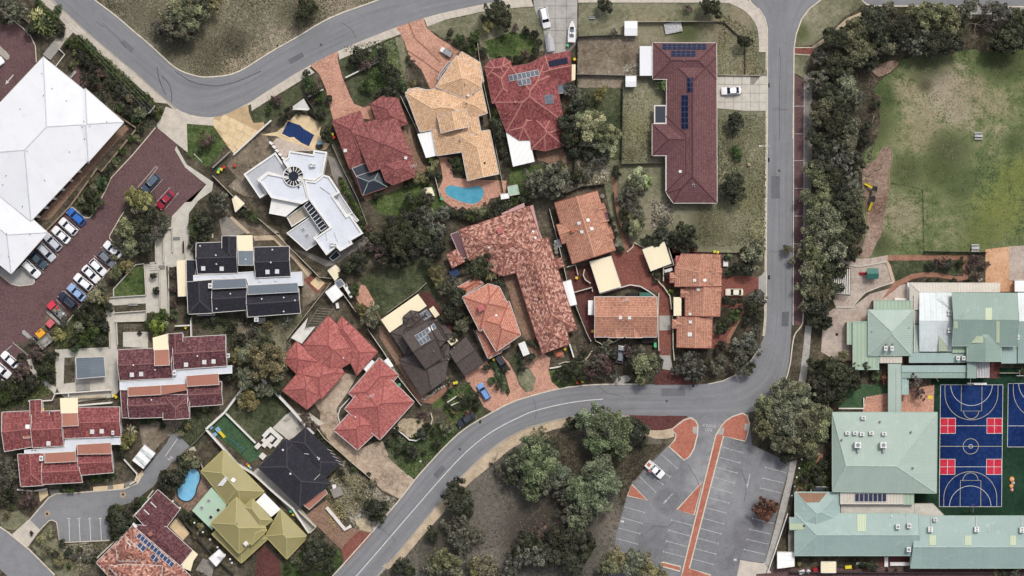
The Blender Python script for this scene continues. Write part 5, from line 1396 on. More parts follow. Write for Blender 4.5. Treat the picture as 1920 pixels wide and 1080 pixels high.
for k,q in enumerate(u((452,1020),(477,1022),(495,1003),(517,992),(541,982),(558,962),(577,942),(601,928),(627,916),(652,905),(678,892),(697,873))):
    p=P(*q); mb=MB(); mb.box((p.x,p.y,.05),.5,.5,.07,.5); o=mb.build('stepping_stone',M['limestone'])
    o['kind']='structure'

# --- two red tiled houses
u=T(520,590,4.1556)
h=House('red_house','large red tiled house with many wings, the northern of two beside the sandy driveway','house',(620,675),'brickwall','t_red',gutter='gutterred')
h.wing(u((200,235),(397,10),(445,55),(620,250),(560,380),(400,470),(330,400)),2.9,20)
h.wing(u((440,110),(500,15),(605,110),(782,290),(620,472)),2.8,20)
h.wing(u((35,345),(150,207),(200,250),(345,370),(150,460)),2.7,21)
h.wing(u((145,455),(345,340),(490,400),(525,458),(345,655),(300,640)),2.75,20)
h.wing(u((40,592),(190,420),(340,450),(345,635),(232,738)),2.72,21)
h.vent(*u((515,338))[0],.2,.5,'white_plastic'); h.vent(*u((550,72))[0],.18,.4,'dark')
h.sheet(u((670,420),(738,352),(758,368),(692,446)),(2.3,)*4,'s_whitepatio',posts=False)
h.done()
h=House('red_house','red tiled house with pale eaves south east of a larger red tiled one','house',(705,755),'brickwall','t_red',gutter='gutterwhite')
h.wing(u((555,610),(795,337),(945,470),(720,740),(600,650)),2.8,20)
h.wing(u((525,735),(660,570),(840,460),(905,535),(1065,680),(800,975)),3.0,20)
h.wing(u((440,900),(640,680),(830,860),(740,925),(625,1055)),2.7,21)
h.vent(*u((608,798))[0],.22,.5,'white_plastic'); h.antenna(*u((735,630))[0],.4)
h.sheet(u((830,360),(862,335),(905,400),(885,412)),(2.2,)*4,'s_whitepatio',posts=False)
h.done()

# --- black roofed house
u=T(380,700,4.1536)
h=House('black_roof_house','black roofed house between the synthetic turf lawn and the mustard roofed house','house',(562,870),'greywall','t_black',gutter='gutterdark')
h.wing(u((440,732),(650,510),(700,550),(1000,860),(755,1042)),2.9,9)
h.wing(u((680,530),(800,424),(1082,695),(900,862)),2.6,8)
h.sheet(u((780,1020),(955,905),(972,935),(830,1062)),(2.2,)*4,'s_tan',posts=True,edge='gutterwhite')
for q in u((625,597),(683,783)):h.vent(*q,.28,.5,'white_plastic')
for q in u((895,655),(908,662),(903,670)):h.vent(*q,.2,.45,'white_plastic')
h.duct(u((868,830))[0],u((915,785))[0],.06); h.duct(u((790,625))[0],u((826,630))[0],.08)
for k in range(5):
    a,b=u((965+k*22,590+k*28),(1010+k*22,560+k*30)); h.duct((a[0]+1,a[1]),(a[0]+11,a[1]+4+0*k),.05,'gutterwhite','pergola_beam',.2)
h.done()

# --- mustard metal roofed house
u=T(360,830,4.5)
h=House('mustard_house','mustard yellow metal roofed house with a mint patio roof','house',(465,945),'creamwall','s_yellow',gutter='guttergreen')
M['g_mustard']=m_plain('mustard_gutter',C(196,186,116),.5,.06); h.gutm='g_mustard'
h.wing(u((77,240),(265,62),(608,412),(420,560),(290,510),(200,395)),2.9,22)
h.wing(u((157,680),(376,460),(600,690),(625,722),(396,936)),4.6,22)
h.wing(u((430,545),(512,475),(678,655),(560,745)),4.5,22)
h.wing(u((485,715),(600,712),(632,740),(500,865)),4.55,18)
h.wing(u((168,772),(390,560),(640,810),(416,1016)),2.5,16)
h.wing(u((622,790),(747,562),(975,795),(800,982)),2.6,21)
h.sheet(u((0,572),(165,375),(295,520),(170,738)),(2.4,2.5,2.6,2.4),'s_mint'); h.sheet(u((540,497),(610,424),(748,562),(668,628)),(2.5,)*4,'s_whitepatio')
for q in u((143,490),(83,548)):h.skylight(*q,.9,.7,'skylight','steelgrey')
for q in u((160,628),(222,568)):h.skylight(*q,.85,.7,'skylight','dark')
h.lay(u((215,362),(282,282),(306,302),(262,362)),.1,.1,'skylight',['white_plastic','skyglass'],.1); h.skylight(*u((348,316))[0],.9,.7,'roof_vent'); h.chimney(*u((453,852))[0],.8,.9,.7,'whitewall'); h.vent(*u((380,680))[0]); 
h.done()

# --- terracotta house, lower left corner
u=T(170,910,6.352)
h=House('terracotta_house','variegated terracotta house with a long row of blue solar panels','house',(265,1010),'brickwall','t_mixed',gutter='gutterwhite')
h.wing(u((530,360),(800,52),(1062,285),(905,495),(770,620)),2.6,10,roof='t_town',cap=False)
h.wing(u((500,470),(660,500),(905,495),(1210,775),(1072,948),(900,900)),2.65,11,roof='t_town',cap=False)
h.wing(u((68,920),(500,480),(1095,990),(1190,1080),(900,1400),(600,1500)),2.9,11)
h.wing(u((300,720),(400,600),(620,800),(580,900),(320,900)),4.2,22)
h.wing(u((215,965),(420,940),(600,960),(850,960),(840,1200),(500,1300)),4.9,22)
h.sheet(u((1068,920),(1205,760),(1278,822),(1225,900),(1190,1022),(1100,985)),(2.5,)*6,'s_cream',posts=False)
h.panels(u((580,560))[0],u((1005,930))[0],u((540,612))[0],11,1,('alu','solarblue')); h.panels(u((588,668))[0],u((668,740))[0],u((548,722))[0],2,1,('alu','solarblue')); h.panels(u((742,805))[0],u((822,880))[0],u((702,858))[0],2,1,('alu','solarblue'))
h.chimney(*u((708,580))[0],.85,.8,.7,'s_tan'); h.chimney(*u((620,850))[0],.8,1.0,.7,'s_tan')
for q in ((715,200,780,265),(635,290,695,350),(425,670,480,725)):h.duct(u(q[:2])[0],u(q[2:])[0],.16,'gutterwhite','roof_strip',.05)
h.sheet(u((535,335),(700,145),(722,160),(552,352)),(2.4,)*4,'s_white',posts=False); h.sheet(u((492,462),(515,442),(558,492),(535,508)),(2.75,)*4,'s_white',posts=False)
h.done()

# --- stepped town houses: black, wine, crimson
u=T(340,430,6.0)
h=House('town_house','black tiled town house block with a white walkway roof across its middle','house',(455,520),'whitewall','t_black',gutter='gutterwhite')
h.wing(u((165,155),(630,140),(632,490),(180,500)),4.6,20,gables=(1,3)); h.wing(u((458,75),(622,75),(622,345),(458,350)),5.1,27,gables=(0,))
h.sheet(u((620,68),(800,65),(806,242),(636,242)),(4.9,4.9,5.2,5.2),'s_cream',posts=False); h.sheet(u((637,242),(806,242),(812,405),(640,405)),(5.3,5.3,6.35,6.35),'s_grey',posts=False,edge='gutterwhite')
h.wing(u((815,203),(1216,193),(1230,525),(835,543)),4.7,20,gables=(1,3))
h.flat(u((133,515),(720,478),(822,470),(832,548),(1228,528),(1236,482),(1355,474),(1366,636),(752,630),(730,550),(345,566),(135,586)),4.3,'membrane',(.25,.12,'whitewall'))
h.wing(u((58,345),(180,345),(140,590),(62,600)),3.5,8,gables=(0,2),cap=False); h.wing(u((62,592),(340,566),(356,940),(78,952)),4.1,19,gables=(0,))
h.sheet(u((350,572),(725,552),(735,655),(352,672)),(5.5,5.5,5.6,5.6),'s_grey',posts=False,edge='gutterwhite'); h.wing(u((345,640),(738,622),(735,906),(350,936)),4.2,20,gables=(1,3))
h.sheet(u((745,632),(1308,602),(1316,705),(747,735)),(5.6,5.6,5.7,5.7),'s_grey',posts=False,edge='gutterwhite'); h.wing(u((727,702),(1322,668),(1342,940),(748,985)),4.2,20,gables=(1,3))
h.sheet([(331,488),(350,487),(353,555),(334,556)],(2.8,)*4,'s_cream',edge='gutterwhite')
for q in u((247,438),(455,442),(970,478),(1078,473)):h.skylight(*q,1.0)
for q in u((388,292),(724,340),(1007,373),(552,725),(905,783),(1152,768),(1152,925),(395,392),(1278,800),(397,893),(212,188),(1025,230)):h.vent(*q,.22,.5,'white_plastic')
h.aircon(*u((325,635))[0],.9,1.2,.8); h.aircon(*u((845,1015))[0],1.0,1.0,.8)
for q in u((485,528),(600,528),(885,575),(1062,568)):h.skylight(*q,.7,0,'roof_hatch','membrane')
h.duct(u((730,910))[0],u((745,995))[0],.2,'gutterwhite','wall_cap',.1)
h.sheet(u((175,945),(375,932),(375,965),(180,968)),(2.6,)*4,'s_grey',posts=False,edge='gutterwhite')
h.done()
u=T(210,610,5.683)
h=House('town_house','wine coloured town house block with tan sheet roofs and a white walkway roof','house',(325,705),'whitewall','t_town',gutter='gutterwhite')
h.wing(u((60,262),(640,237),(645,560),(78,588)),4.6,20,gables=(1,3)); h.wing(u((600,92),(752,80),(752,350),(603,355)),5.1,27,gables=(0,))
h.sheet(u((433,132),(600,86),(606,258),(440,266)),(4.9,4.9,5.2,5.2),'s_cream',posts=False); h.sheet(u((450,264),(605,258),(612,425),(452,432)),(5.3,5.3,6.4,6.4),'s_tan',posts=False,edge='gutterwhite')
h.wing(u((652,134),(1212,104),(1227,430),(658,470)),4.7,20,gables=(1,3))
h.flat(u((80,600),(650,566),(657,480),(1280,425),(1282,512),(790,545),(785,628),(166,662),(163,690),(82,690)),4.2,'membrane',(.25,.12,'whitewall'))
h.sheet(u((170,660),(520,641),(522,740),(172,757)),(5.4,5.4,5.6,5.6),'s_tan',posts=False,edge='gutterwhite'); h.sheet(u((525,641),(785,625),(802,690),(525,742)),(5.4,5.4,5.6,5.6),'s_tan',posts=False)
h.wing(u((166,722),(802,690),(826,970),(180,990)),4.2,20,gables=(1,3)); h.wing(u((545,740),(826,740),(826,992),(545,1006)),4.6,25,gables=(2,))
h.wing(u((92,690),(160,685),(178,986),(112,987)),3.8,10,gables=(0,2),cap=False)
h.sheet(u((790,540),(1130,514),(1142,632),(800,652)),(5.5,5.5,5.7,5.7),'s_tan',posts=False,edge='gutterwhite'); h.wing(u((800,620),(1170,600),(1182,842),(824,866)),4.1,20,gables=(1,3))
for q in u((213,526),(311,518),(789,418),(984,390),(1083,384)):h.skylight(*q,1.0)
for q in u((228,425),(828,240),(1066,280),(727,147),(460,475),(910,328),(800,692),(420,795)):h.vent(*q,.22,.45,'s_tan' if q[1]<665 else 'white_plastic')
h.aircon(*u((667,505))[0],.8,1.2,.8); h.aircon(*u((1238,322))[0],.8,1.0,.8)
h.done()
u=T(0,730,5.684)
h=House('town_house','crimson tiled town house block with an orange patch and a white walkway roof','house',(115,830),'whitewall','t_townred',gutter='gutterwhite')
h.wing(u((20,246),(342,230),(345,610),(45,662)),4.4,19,gables=(1,3)); h.wing(u((338,240),(665,225),(680,600),(345,622)),4.7,20,gables=(1,3))
h.wing(u((318,115),(440,108),(442,350),(325,352)),4.8,26,gables=(0,)); h.wing(u((528,240),(645,225),(650,470),(535,475)),5.0,28,gables=(0,))
h.sheet(u((638,94),(830,90),(831,252),(648,254)),(4.9,4.9,5.2,5.2),'s_cream',posts=False); h.sheet(u((658,256),(826,253),(836,388),(662,396)),(5.3,5.3,6.4,6.4),'s_tan',posts=False,edge='gutterwhite')
h.wing(u((676,196),(1278,188),(1292,498),(680,522)),4.6,20,gables=(1,3))
h.lay(u((694,452),(940,442),(942,500),(694,512)),.1,.05,'roof_patch',['s_orange','s_orange'])
h.flat(u((258,646),(685,608),(690,536),(1280,490),(1286,590),(815,592),(808,662),(470,682),(262,702)),4.1,'membrane',(.25,.12,'whitewall'))
h.wing(u((188,690),(462,676),(468,1022),(222,1036)),4.0,18,gables=(0,))
h.sheet(u((475,680),(806,664),(812,770),(478,786)),(5.3,5.3,5.5,5.5),'s_tan',posts=False,edge='gutterwhite'); h.wing(u((450,755),(832,735),(882,990),(448,1012)),4.1,20,gables=(1,3))
h.sheet(u((820,590),(1182,570),(1188,688),(826,694)),(5.4,5.4,5.6,5.6),'s_tan',posts=False,edge='gutterwhite'); h.wing(u((828,660),(1192,655),(1212,885),(842,916)),4.1,20,gables=(1,3))
h.sheet(u((248,455),(338,450),(340,515),(250,524)),(5.3,)*4,'s_tan',posts=False,edge='gutterwhite')
for q in u((295,400),(518,575),(983,450),(1085,446)):h.skylight(*q,1.0)
for q in u((270,252),(435,345),(1183,218),(1205,300),(285,790),(500,795),(980,700),(740,800),(340,970),(600,940)):h.vent(*q,.18,.4,'s_pink')
h.aircon(*u((442,735))[0],.9,1.2,.8); h.aircon(*u((1203,462))[0],.6,1.0,.6)
for q in u((342,650),(378,652)):h.vent(*q,.16,.3,'dark')
h.done()
# covered court pavilion and pool shed beside the town houses
q=tq((512,255),(700,248),(712,382),(520,398)); h=House('court_pavilion','low pavilion with a ribbed slate grey roof on the limestone terrace','shelter',q[0],'greywall','s_grey'); h.wing(q,2.4,4,gables=(0,2),cap=False,inset=.3); h.done()
q=tr((978,195),(1048,250),(966,355),(895,300)); h=House('carport','white and grey striped carport beside the service road bend','carport',q[0],'whitewall','s_whitepatio'); h.wing(q,2.4,5,gables=(0,2),cap=False,wall=False)
for t in (.22,.68):
    a=(q[0][0]+(q[3][0]-q[0][0])*t,q[0][1]+(q[3][1]-q[0][1])*t); b=(q[1][0]+(q[2][0]-q[1][0])*t,q[1][1]+(q[2][1]-q[1][1])*t)
    d=((q[3][0]-q[0][0])*.14,(q[3][1]-q[0][1])*.14); h.lay([a,b,(b[0]+d[0],b[1]+d[1]),(a[0]+d[0],a[1]+d[1])],.06,.02,'roof_panel',['s_trans','s_trans'])
h.done()
for q,lb in ((tm((1025,385),(1075,348),(1125,400),(1075,455)),'square cream roofed shed in the corner south of the flat roofed house'),
              (tm((1008,530),(1075,480),(1128,550),(1062,602)),'square white roofed shed beside a gate in the shared corner'),
              (tm((1072,465),(1110,442),(1138,480),(1100,505)),'small grey roofed shed wedged between the cream and white sheds'),
              (tm((1128,488),(1150,478),(1195,560),(1180,570)),'narrow white covered lean-to beside the white shed'),
              (tg((128,622),(150,600),(210,655),(150,712)),'cream shed roof west of the flat roofed house fence'),
              (th((908,540),(970,528),(985,590),(918,602)),'small pale green shed east of the kidney shaped pool'),
              (th((860,590),(912,585),(915,618),(865,626)),'small white box shed beside the pale green pool shed'),
              (th((345,550),(392,545),(412,600),(370,605)),'sandy coloured shed roof under the trees west of the kidney pool'),
              (ts((330,960),(398,900),(440,945),(380,1015)),'white shed with a red roof box behind the mustard roofed house'),
              ([(1458,1035),(1489,1035),(1489,1062),(1458,1066)],'white roofed shed at the south west corner of the school'),
              ([(1540,1053),(1567,1053),(1567,1074),(1540,1074)],'cream square shade roof south of the long aqua school roof'),
              (tk((1380,308),(1500,308),(1500,385),(1380,385)),'white ribbed shelter roof beside the orange play area'),
              ([(1575,499),(1592,499),(1592,552),(1565,552)],'slatted white pergola west of the sandpit')):
    c=(sum(a for a,b in q)/4,sum(b for a,b in q)/4)
    m='s_cream' if lb.startswith(('square cream','cream','sandy')) else 's_mint' if 'pale green shed east' in lb else 's_grey' if lb.startswith('small grey') else 's_whitepatio'
    if 'pergola' in lb:
        r=empty('pergola',P(*c),lb,'pergola'); pq=tk((150,235),(262,232),(262,405),(175,400)); n=9
        for k in range(n):
            t=k/(n-1); a=P(pq[0][0]+(pq[1][0]-pq[0][0])*t,pq[0][1]+(pq[1][1]-pq[0][1])*t,2.5); b=P(pq[3][0]+(pq[2][0]-pq[3][0])*t,pq[3][1]+(pq[2][1]-pq[3][1])*t,2.5)
            mb=MB(); s_=Vector((.12,0,0)); mb.prism([a-s_,b-s_,b+s_,a+s_],[v+Vector((0,0,.12)) for v in (a-s_,b-s_,b+s_,a+s_)]); mb.build('slat',M['gutterwhite'],r,P(*c))
        for x,y in pq:
            p=P(x,y,2.5); mb=MB(); mb.box((p.x,p.y,0),.12,.12,2.5); mb.build('post',M['gutterwhite'],r,P(*c))
        continue
    h=House('garden_shed',lb,'shed',c,'fencecream',m); h.wing(q,2.1,5,gables=(0,2),cap=False,inset=.12)
    if 'red roof box' in lb:h.skylight(*ts((412,948))[0],1.3,.8,'roof_box','s_pinkred')
    h.done()
# shade sails
for nm,pts,zs,m,lb in (('shade_sail',tb((495,748),(610,665),(650,735),(640,745),(540,740)),(2.2,2.8,2.4,2.4,2.2),'s_whitepatio','white triangular shade sail beside the navy covered pool'),
                       ('shade_sail',tm((775,840),(890,705),(870,775),(940,765),(850,880)),(2.2,2.7,2.3,2.6,2.2),'s_whitepatio','pale pointed shade sail beside the larger red tiled house')):
    v=[P(x,y,z) for (x,y),z in zip(pts,zs)]
    mb=MB(); c=sum(v,Vector())/len(v)-Vector((0,0,.25))
    for i in range(len(v)):
        j=(i+1) % len(v); mb.face([v[i],v[j],c]); mb.face([v[j]-Vector((0,0,.02)),v[i]-Vector((0,0,.02)),c-Vector((0,0,.02))])
    r=empty(nm,P(*pts[0]),lb,'shade sail'); mb.build('sail',M['fencewhite'],r,P(*pts[0]))
    for p in v[:3]:
        pb=MB(); pb.tube((p.x,p.y,0),p,.06); pb.build('post',M['steelgrey'],r,P(*pts[0]))
# timber pergola west of the larger red house
pq=tm((905,690),(960,640),(1060,650),(945,780),(870,780)); c=P(*pq[0]); r=empty('pergola',c,'dark weathered pergola frame beside the larger red tiled house','pergola')
for k in range(9):
    t=k/8; a=P(pq[4][0]+(pq[1][0]-pq[4][0])*t,pq[4][1]+(pq[1][1]-pq[4][1])*t,2.4); b=P(pq[3][0]+(pq[2][0]-pq[3][0])*t,pq[3][1]+(pq[2][1]-pq[3][1])*t,2.4)
    mb=MB(); mb.tube(a,b,.06,n=4); mb.build('rafter',M['concretedark'],r,c)
for a,b in ((pq[4],pq[1]),(pq[3],pq[2])):mb=MB(); mb.tube(P(*a,2.3),P(*b,2.3),.07,n=4); mb.build('beam',M['concretedark'],r,c)
for x,y in pq[1:]:p=P(x,y,2.3); mb=MB(); mb.box((p.x,p.y,0),.1,.1,2.3); mb.build('post',M['concretedark'],r,c)

# --- school
u=T(1560,520,5.4)
h=House('school_building','small pale green school block with a pyramid roof beside the paved yard','school',(1670,612),'brickwall','s_green',gutter='guttergreen')
h.wing(u((368,330),(826,330),(822,520),(800,790),(368,790))[:2]+u((800,790),(368,790)),3.4,19)
h.flat(u((208,447),(366,445),(366,796),(472,796),(478,937),(208,937)),2.9,'s_greenrib',(.3,.12,'guttergreen')); h.flat(u((150,450),(205,450),(205,682),(150,682)),2.5,'s_greenrib')
h.flat(u((420,232),(802,232),(802,328),(420,328)),3.0,'s_greenrib',(.12,.08,'guttergreen')); h.flat(u((480,797),(710,797),(710,868),(480,868)),2.9,'s_beige')
for q in u((543,718),(606,718)):h.aircon(*q,.75,1.1,.9); h.duct(q,(q[0]+2,q[1]-9),.18,'steelgrey','duct',.4)
for x,y in ((780,510),(402,550)):h.vent(*u((x,y))[0],.15,.4)
h.done()
u=T(1720,520,5.4)
h=House('school_building','large green school block with a central gable and translucent west roof','school',(1845,605),'brickwall','s_green2',gutter='guttergreen')
h.sheet(u((20,150),(350,150),(350,440),(20,440)),(3.2,3.2,4.6,4.6),'s_trans','roof',posts=False); h.sheet(u((20,441),(350,441),(350,752),(20,752)),(4.6,4.6,3.1,3.1),'s_trans','roof',posts=False)
h.lay(u((225,300),(350,300),(350,440),(225,440)),.05,.04,'roof_panel',['s_transg','s_transg']); h.lay(u((215,446),(350,446),(350,748),(215,748)),.05,.04,'roof_panel',['s_transg','s_transg'])
h.wing(u((350,158),(1012,162),(1008,697),(350,692)),4.9,17,gables=(1,3),cap=False)
h.wing(u((505,440),(850,440),(850,852),(505,850)),4.6,19,gables=(2,),cap=False); h.flat(u((505,851),(600,851),(600,1022),(505,1022)),3.9,'s_green2')
h.sheet(u((1016,155),(1500,155),(1500,445),(1016,445)),(3.3,3.3,4.7,4.7),'s_trans','roof',posts=False); h.sheet(u((1016,446),(1500,446),(1500,870),(1016,870)),(4.7,4.7,3.0,3.0),'s_aqua','roof',posts=False)
h.sheet(u((-80,55),(836,57),(836,150),(20,148)),(2.7,2.7,3.2,3.2),'s_beige','awning',posts=False,edge='gutterwhite'); h.sheet(u((-80,55),(20,148),(20,330),(-80,330)),(2.7,3.1,3.1,2.7),'s_beige','awning',posts=False)
h.flat(u((850,700),(1006,700),(1006,872),(850,872)),3.2,'s_aqua',(.1,.06,'guttergreen')); h.flat(u((355,700),(503,700),(503,764),(355,764)),3.5,'s_greenrib')
h.flat(u((-85,764),(503,764),(503,866),(-85,866)),3.0,'s_aqua'); h.flat(u((-160,892),(503,890),(503,962),(-160,962)),3.1,'s_aqua'); h.flat(u((-160,963),(503,963),(503,1020),(-160,1020)),2.9,'s_green2')
h.flat(u((-75,335),(18,335),(18,470),(-75,470)),2.6,'concretegrey'); h.flat(u((-85,480),(18,480),(18,762),(-85,762)),2.7,'s_green')
h.duct(u((-32,180))[0],u((-32,760))[0],.12,'gutterwhite','pipe',.3)
o=h.flat(u((602,852),(730,852),(728,1016),(604,1016)),2.8,'membranegrey',(.14,.15,'gutterwhite'),name='pergola_roof')
for x in (632,660,690,712):h.duct(u((x,856))[0],u((x,1012))[0],.1,'gutterwhite','slat',.15)
for q in ((688,310,756,432),(372,446,408,516),(798,446,832,660)):h.lay(u((q[0],q[1]),(q[2],q[1]),(q[2],q[3]),(q[0],q[3])),.06,.03,'roof_panel',['s_panel','s_panel'])
h.lay(u((600,594),(668,594),(668,664),(545,664)),.06,.03,'roof_panel',['s_panel','s_panel'])
h.aircon(*u((326,345))[0],.9,.5,.7); h.aircon(*u((326,376))[0],.9,.5,.7); h.aircon(*u((328,522))[0],.9,.5,.7); h.aircon(*u((328,552))[0],.9,.5,.7)
h.aircon(*u((410,818))[0],.8,1.0,.8); h.aircon(*u((468,818))[0],.8,1.0,.8); h.aircon(*u((1022,370))[0],.5,1.1,.7); h.aircon(*u((1020,607))[0],.5,1.1,.7)
h.duct(u((215,200))[0],u((320,305))[0],.08,'gutterwhite','pipe',.3); h.antenna(*u((475,350))[0],.8)
h.done()
h=House('covered_walkway','narrow pale green walkway roof running south to the school hall','shelter',(1677,730),'greywall','s_green'); h.flat([(1665,682),(1690,682),(1690,773),(1665,773)],2.9,'s_green',(.1,.06,'guttergreen'),wall=False); h.flat([(1690.5,700),(1704,700),(1704,740),(1690.5,740)],2.7,'s_aqua',(.1,.06,'guttergreen'),wall=False); h.duct((1681,690),(1681,771),.07,'gutterwhite','pipe')
for y in (690,715,740,765):
    for x in (1667,1688):p=P(x,y,2.8); mb=MB(); mb.box((p.x,p.y,0),.12,.12,2.75); h.part('post',mb,M['gutterwhite'])
h.done()
u=tp
h=House('school_hall','large square pale green school hall beside the blue ball court','school',(1658,850),'brickwall','s_green',gutter='guttergreen')
h.wing(u((264,240),(907,240),(902,735),(265,725)),4.6,[9,11.5,17.5,34],inset=1.0)
h.flat(u((312,728),(700,730),(700,803),(312,803)),3.9,'s_beige',(.12,.08,'gutterwhite')); h.flat(u((701,728),(766,728),(766,806),(701,806)),3.9,'s_greenrib')
h.flat(u((316,806),(768,802),(768,862),(316,862)),2.6,'limestone'); h.flat(u((769,799),(882,799),(957,876),(769,876)),2.4,'limestone',(.1,.05,'limestone'))
for k in range(7):
    x0=402+k*28; h.lay(u((x0,736),(x0+25,736),(x0+25,788),(x0,788)),.12,.06,'louvre_window',['gutterwhite','glassblue'],.1)
for q in u((357,366),(404,366),(503,366),(582,370),(446,372),(455,272)):h.aircon(*q,1.05,.8,.6)
for q in u((420,440),(577,440)):h.aircon(*q,1.5,1.35,1.3); h.duct((q[0],q[1]+3),(q[0],q[1]+14),.3,'steelgrey','duct',.5)
for q in u((555,296),(745,360),(757,580),(320,408)):h.vent(*q,.28,.7,'steelgrey')
for q in u((325,338),(850,305),(335,668),(850,680),(650,470),(325,478)):h.vent(*q,.12,.3,'white_plastic')
h.done()
u=T(1470,910,6.352)
h=House('school_building','long aqua roofed school wing with a rusty corner along the south edge','school',(1640,1000),'brickwall','s_aqua',gutter='guttergreen')
h.wing(u((130,335),(1600,337),(1600,836),(130,836)),3.4,15,gables=(1,),cap=True); h.wing(u((130,80),(662,84),(662,420),(400,640),(130,500)),3.3,14,cap=True)
h.flat(u((62,380),(240,380),(240,536),(62,536)),3.35,'s_aqua')
h.lay(u((66,455),(238,455),(238,528),(66,528)),.05,.03,'roof_panel',['s_panel','s_panel']); h.lay(u((872,345),(975,345),(975,548),(872,548)),.06,.03,'roof_panel',['s_panel','s_panel'])
M['s_rust']=m_sheet('rusted_roof_sheet',C(150,116,92),.55,.4,.8,.25,stain=C(186,180,150))
h.lay(u((150,90),(510,90),(420,200),(260,205)),.05,.02,'rusted_sheet',['s_rust','s_rust'])
h.aircon(*u((1355,492))[0],.95,1.1,.8); h.aircon(*u((1490,480))[0],.95,1.1,.8); h.aircon(*tx((1036,695))[0],.95,1.1,.8); h.vent(*u((238,480))[0],.25,.5,'darktimber'); h.vent(*u((1275,370))[0],.2,.4,'white_plastic')
h.duct(u((1460,340))[0],u((1462,480))[0],.07,'gutterwhite','pipe'); h.flat(u((50,540),(122,540),(122,786),(50,786)),1.2,'concretedark')
h.done()
u=T(1690,900,6.0)
h=House('school_building','long aqua roofed school wing south of the blue ball court','school',(1850,1010),'brickwall','s_aqua',gutter='guttergreen')
h.wing(u((150,405),(1700,405),(1700,990),(102,990),(150,850))[:3]+u((102,990)),3.2,[11.5,14,16,14],gables=(1,3))
h.wing(u((120,680),(280,680),(310,760),(100,960)),3.3,16)
for q in ((315,622,388,735),(715,625,790,735),(1222,625,1290,735)):h.lay(u((q[0],q[1]),(q[2],q[1]),(q[2],q[3]),(q[0],q[3])),.06,.03,'roof_panel',['s_panel','s_panel'])
for q in u((326,540),(326,570),(847,540),(847,570),(1356,546),(1356,576)):h.aircon(*q,1.1,.6,.7)
h.aircon(*u((382,445))[0],.9,.8,.7)
for x in (338,842,1353):h.duct(u((x,410))[0],u((x,540))[0],.08,'gutterwhite','pipe')
h.vent(*u((978,572))[0],.15,.4,'white_plastic')
h.done()
u=tp
q=u((135,698),(238,698),(238,727),(132,727)); h=House('garden_shed','low slate blue shed roof in the dark bed west of the school hall','shed',q[0],'greywall','navysheet'); h.wing(q,2.0,4,gables=(1,3),cap=False,inset=.1); h.done()
# ------------------------------------------------------------------ landmarks used in labels
LM += [('the white office building',60,320),('the flat roofed white house',570,385),('the navy covered pool',558,250),('the maroon house with the conservatory',700,275),
       ('the sandy tiled house',850,230),('the kidney shaped pool',870,362),('the maroon solar panel house',985,195),('the bare dirt yard',1145,105),('the long corner house',1290,230),
       ('the white sedan on concrete',1370,170),('the variegated terracotta house',970,520),('the orange tiled house',915,600),('the dark brown house',800,650),('the north villa units',1095,425),
       ('the cream carports',1180,500),('the stepped villa row',1310,565),('the gabled duplex',1173,600),('the larger red house',620,675),('the smaller red house',705,755),('the black roofed house',562,870),
       ('the play turf',440,815),('the mustard house',465,945),('the bright blue pool',352,908),('the blue solar array house',260,1015),('the black town houses',455,520),('the wine town houses',325,705),
       ('the crimson town houses',115,830),('the slate pavilion',168,690),('the service road bays',155,985),('the red car',310,375),('the row of parked cars',165,510),('the painted arrow',18,150),
       ('the road bend',360,175),('the top verge kerb',480,120),('the two boats',1050,70),('the road junction',1460,20),('the school field bench',1833,255),('the playground',1635,350),('the sandpit',1620,520),
       ('the green school block',1845,605),('the pyramid roof block',1670,610),('the school hall',1660,850),('the blue ball court',1820,835),('the aqua school wing',1640,1000),('the NO ENTRY lettering',1330,800),
       ('the bush car park',1280,950),('the paramedic style ute',1228,880),('the curving centre line',900,820),('the sandy driveway',690,870),('the blue car',908,733),('the end of the centre line',1131,748),('the orange play area',1870,500)]
LM=[l for l in LM if 'paramedic' not in l[0]]+[('the decorated white ute',1228,880),('the parking lane',1497,330),('the big pompom tree',1120,240),('the lower parking rows',1250,1030),('the tan path',800,985),('the crossing',1505,95),('the top right road',1760,5),('the field worn patch',1765,160)]

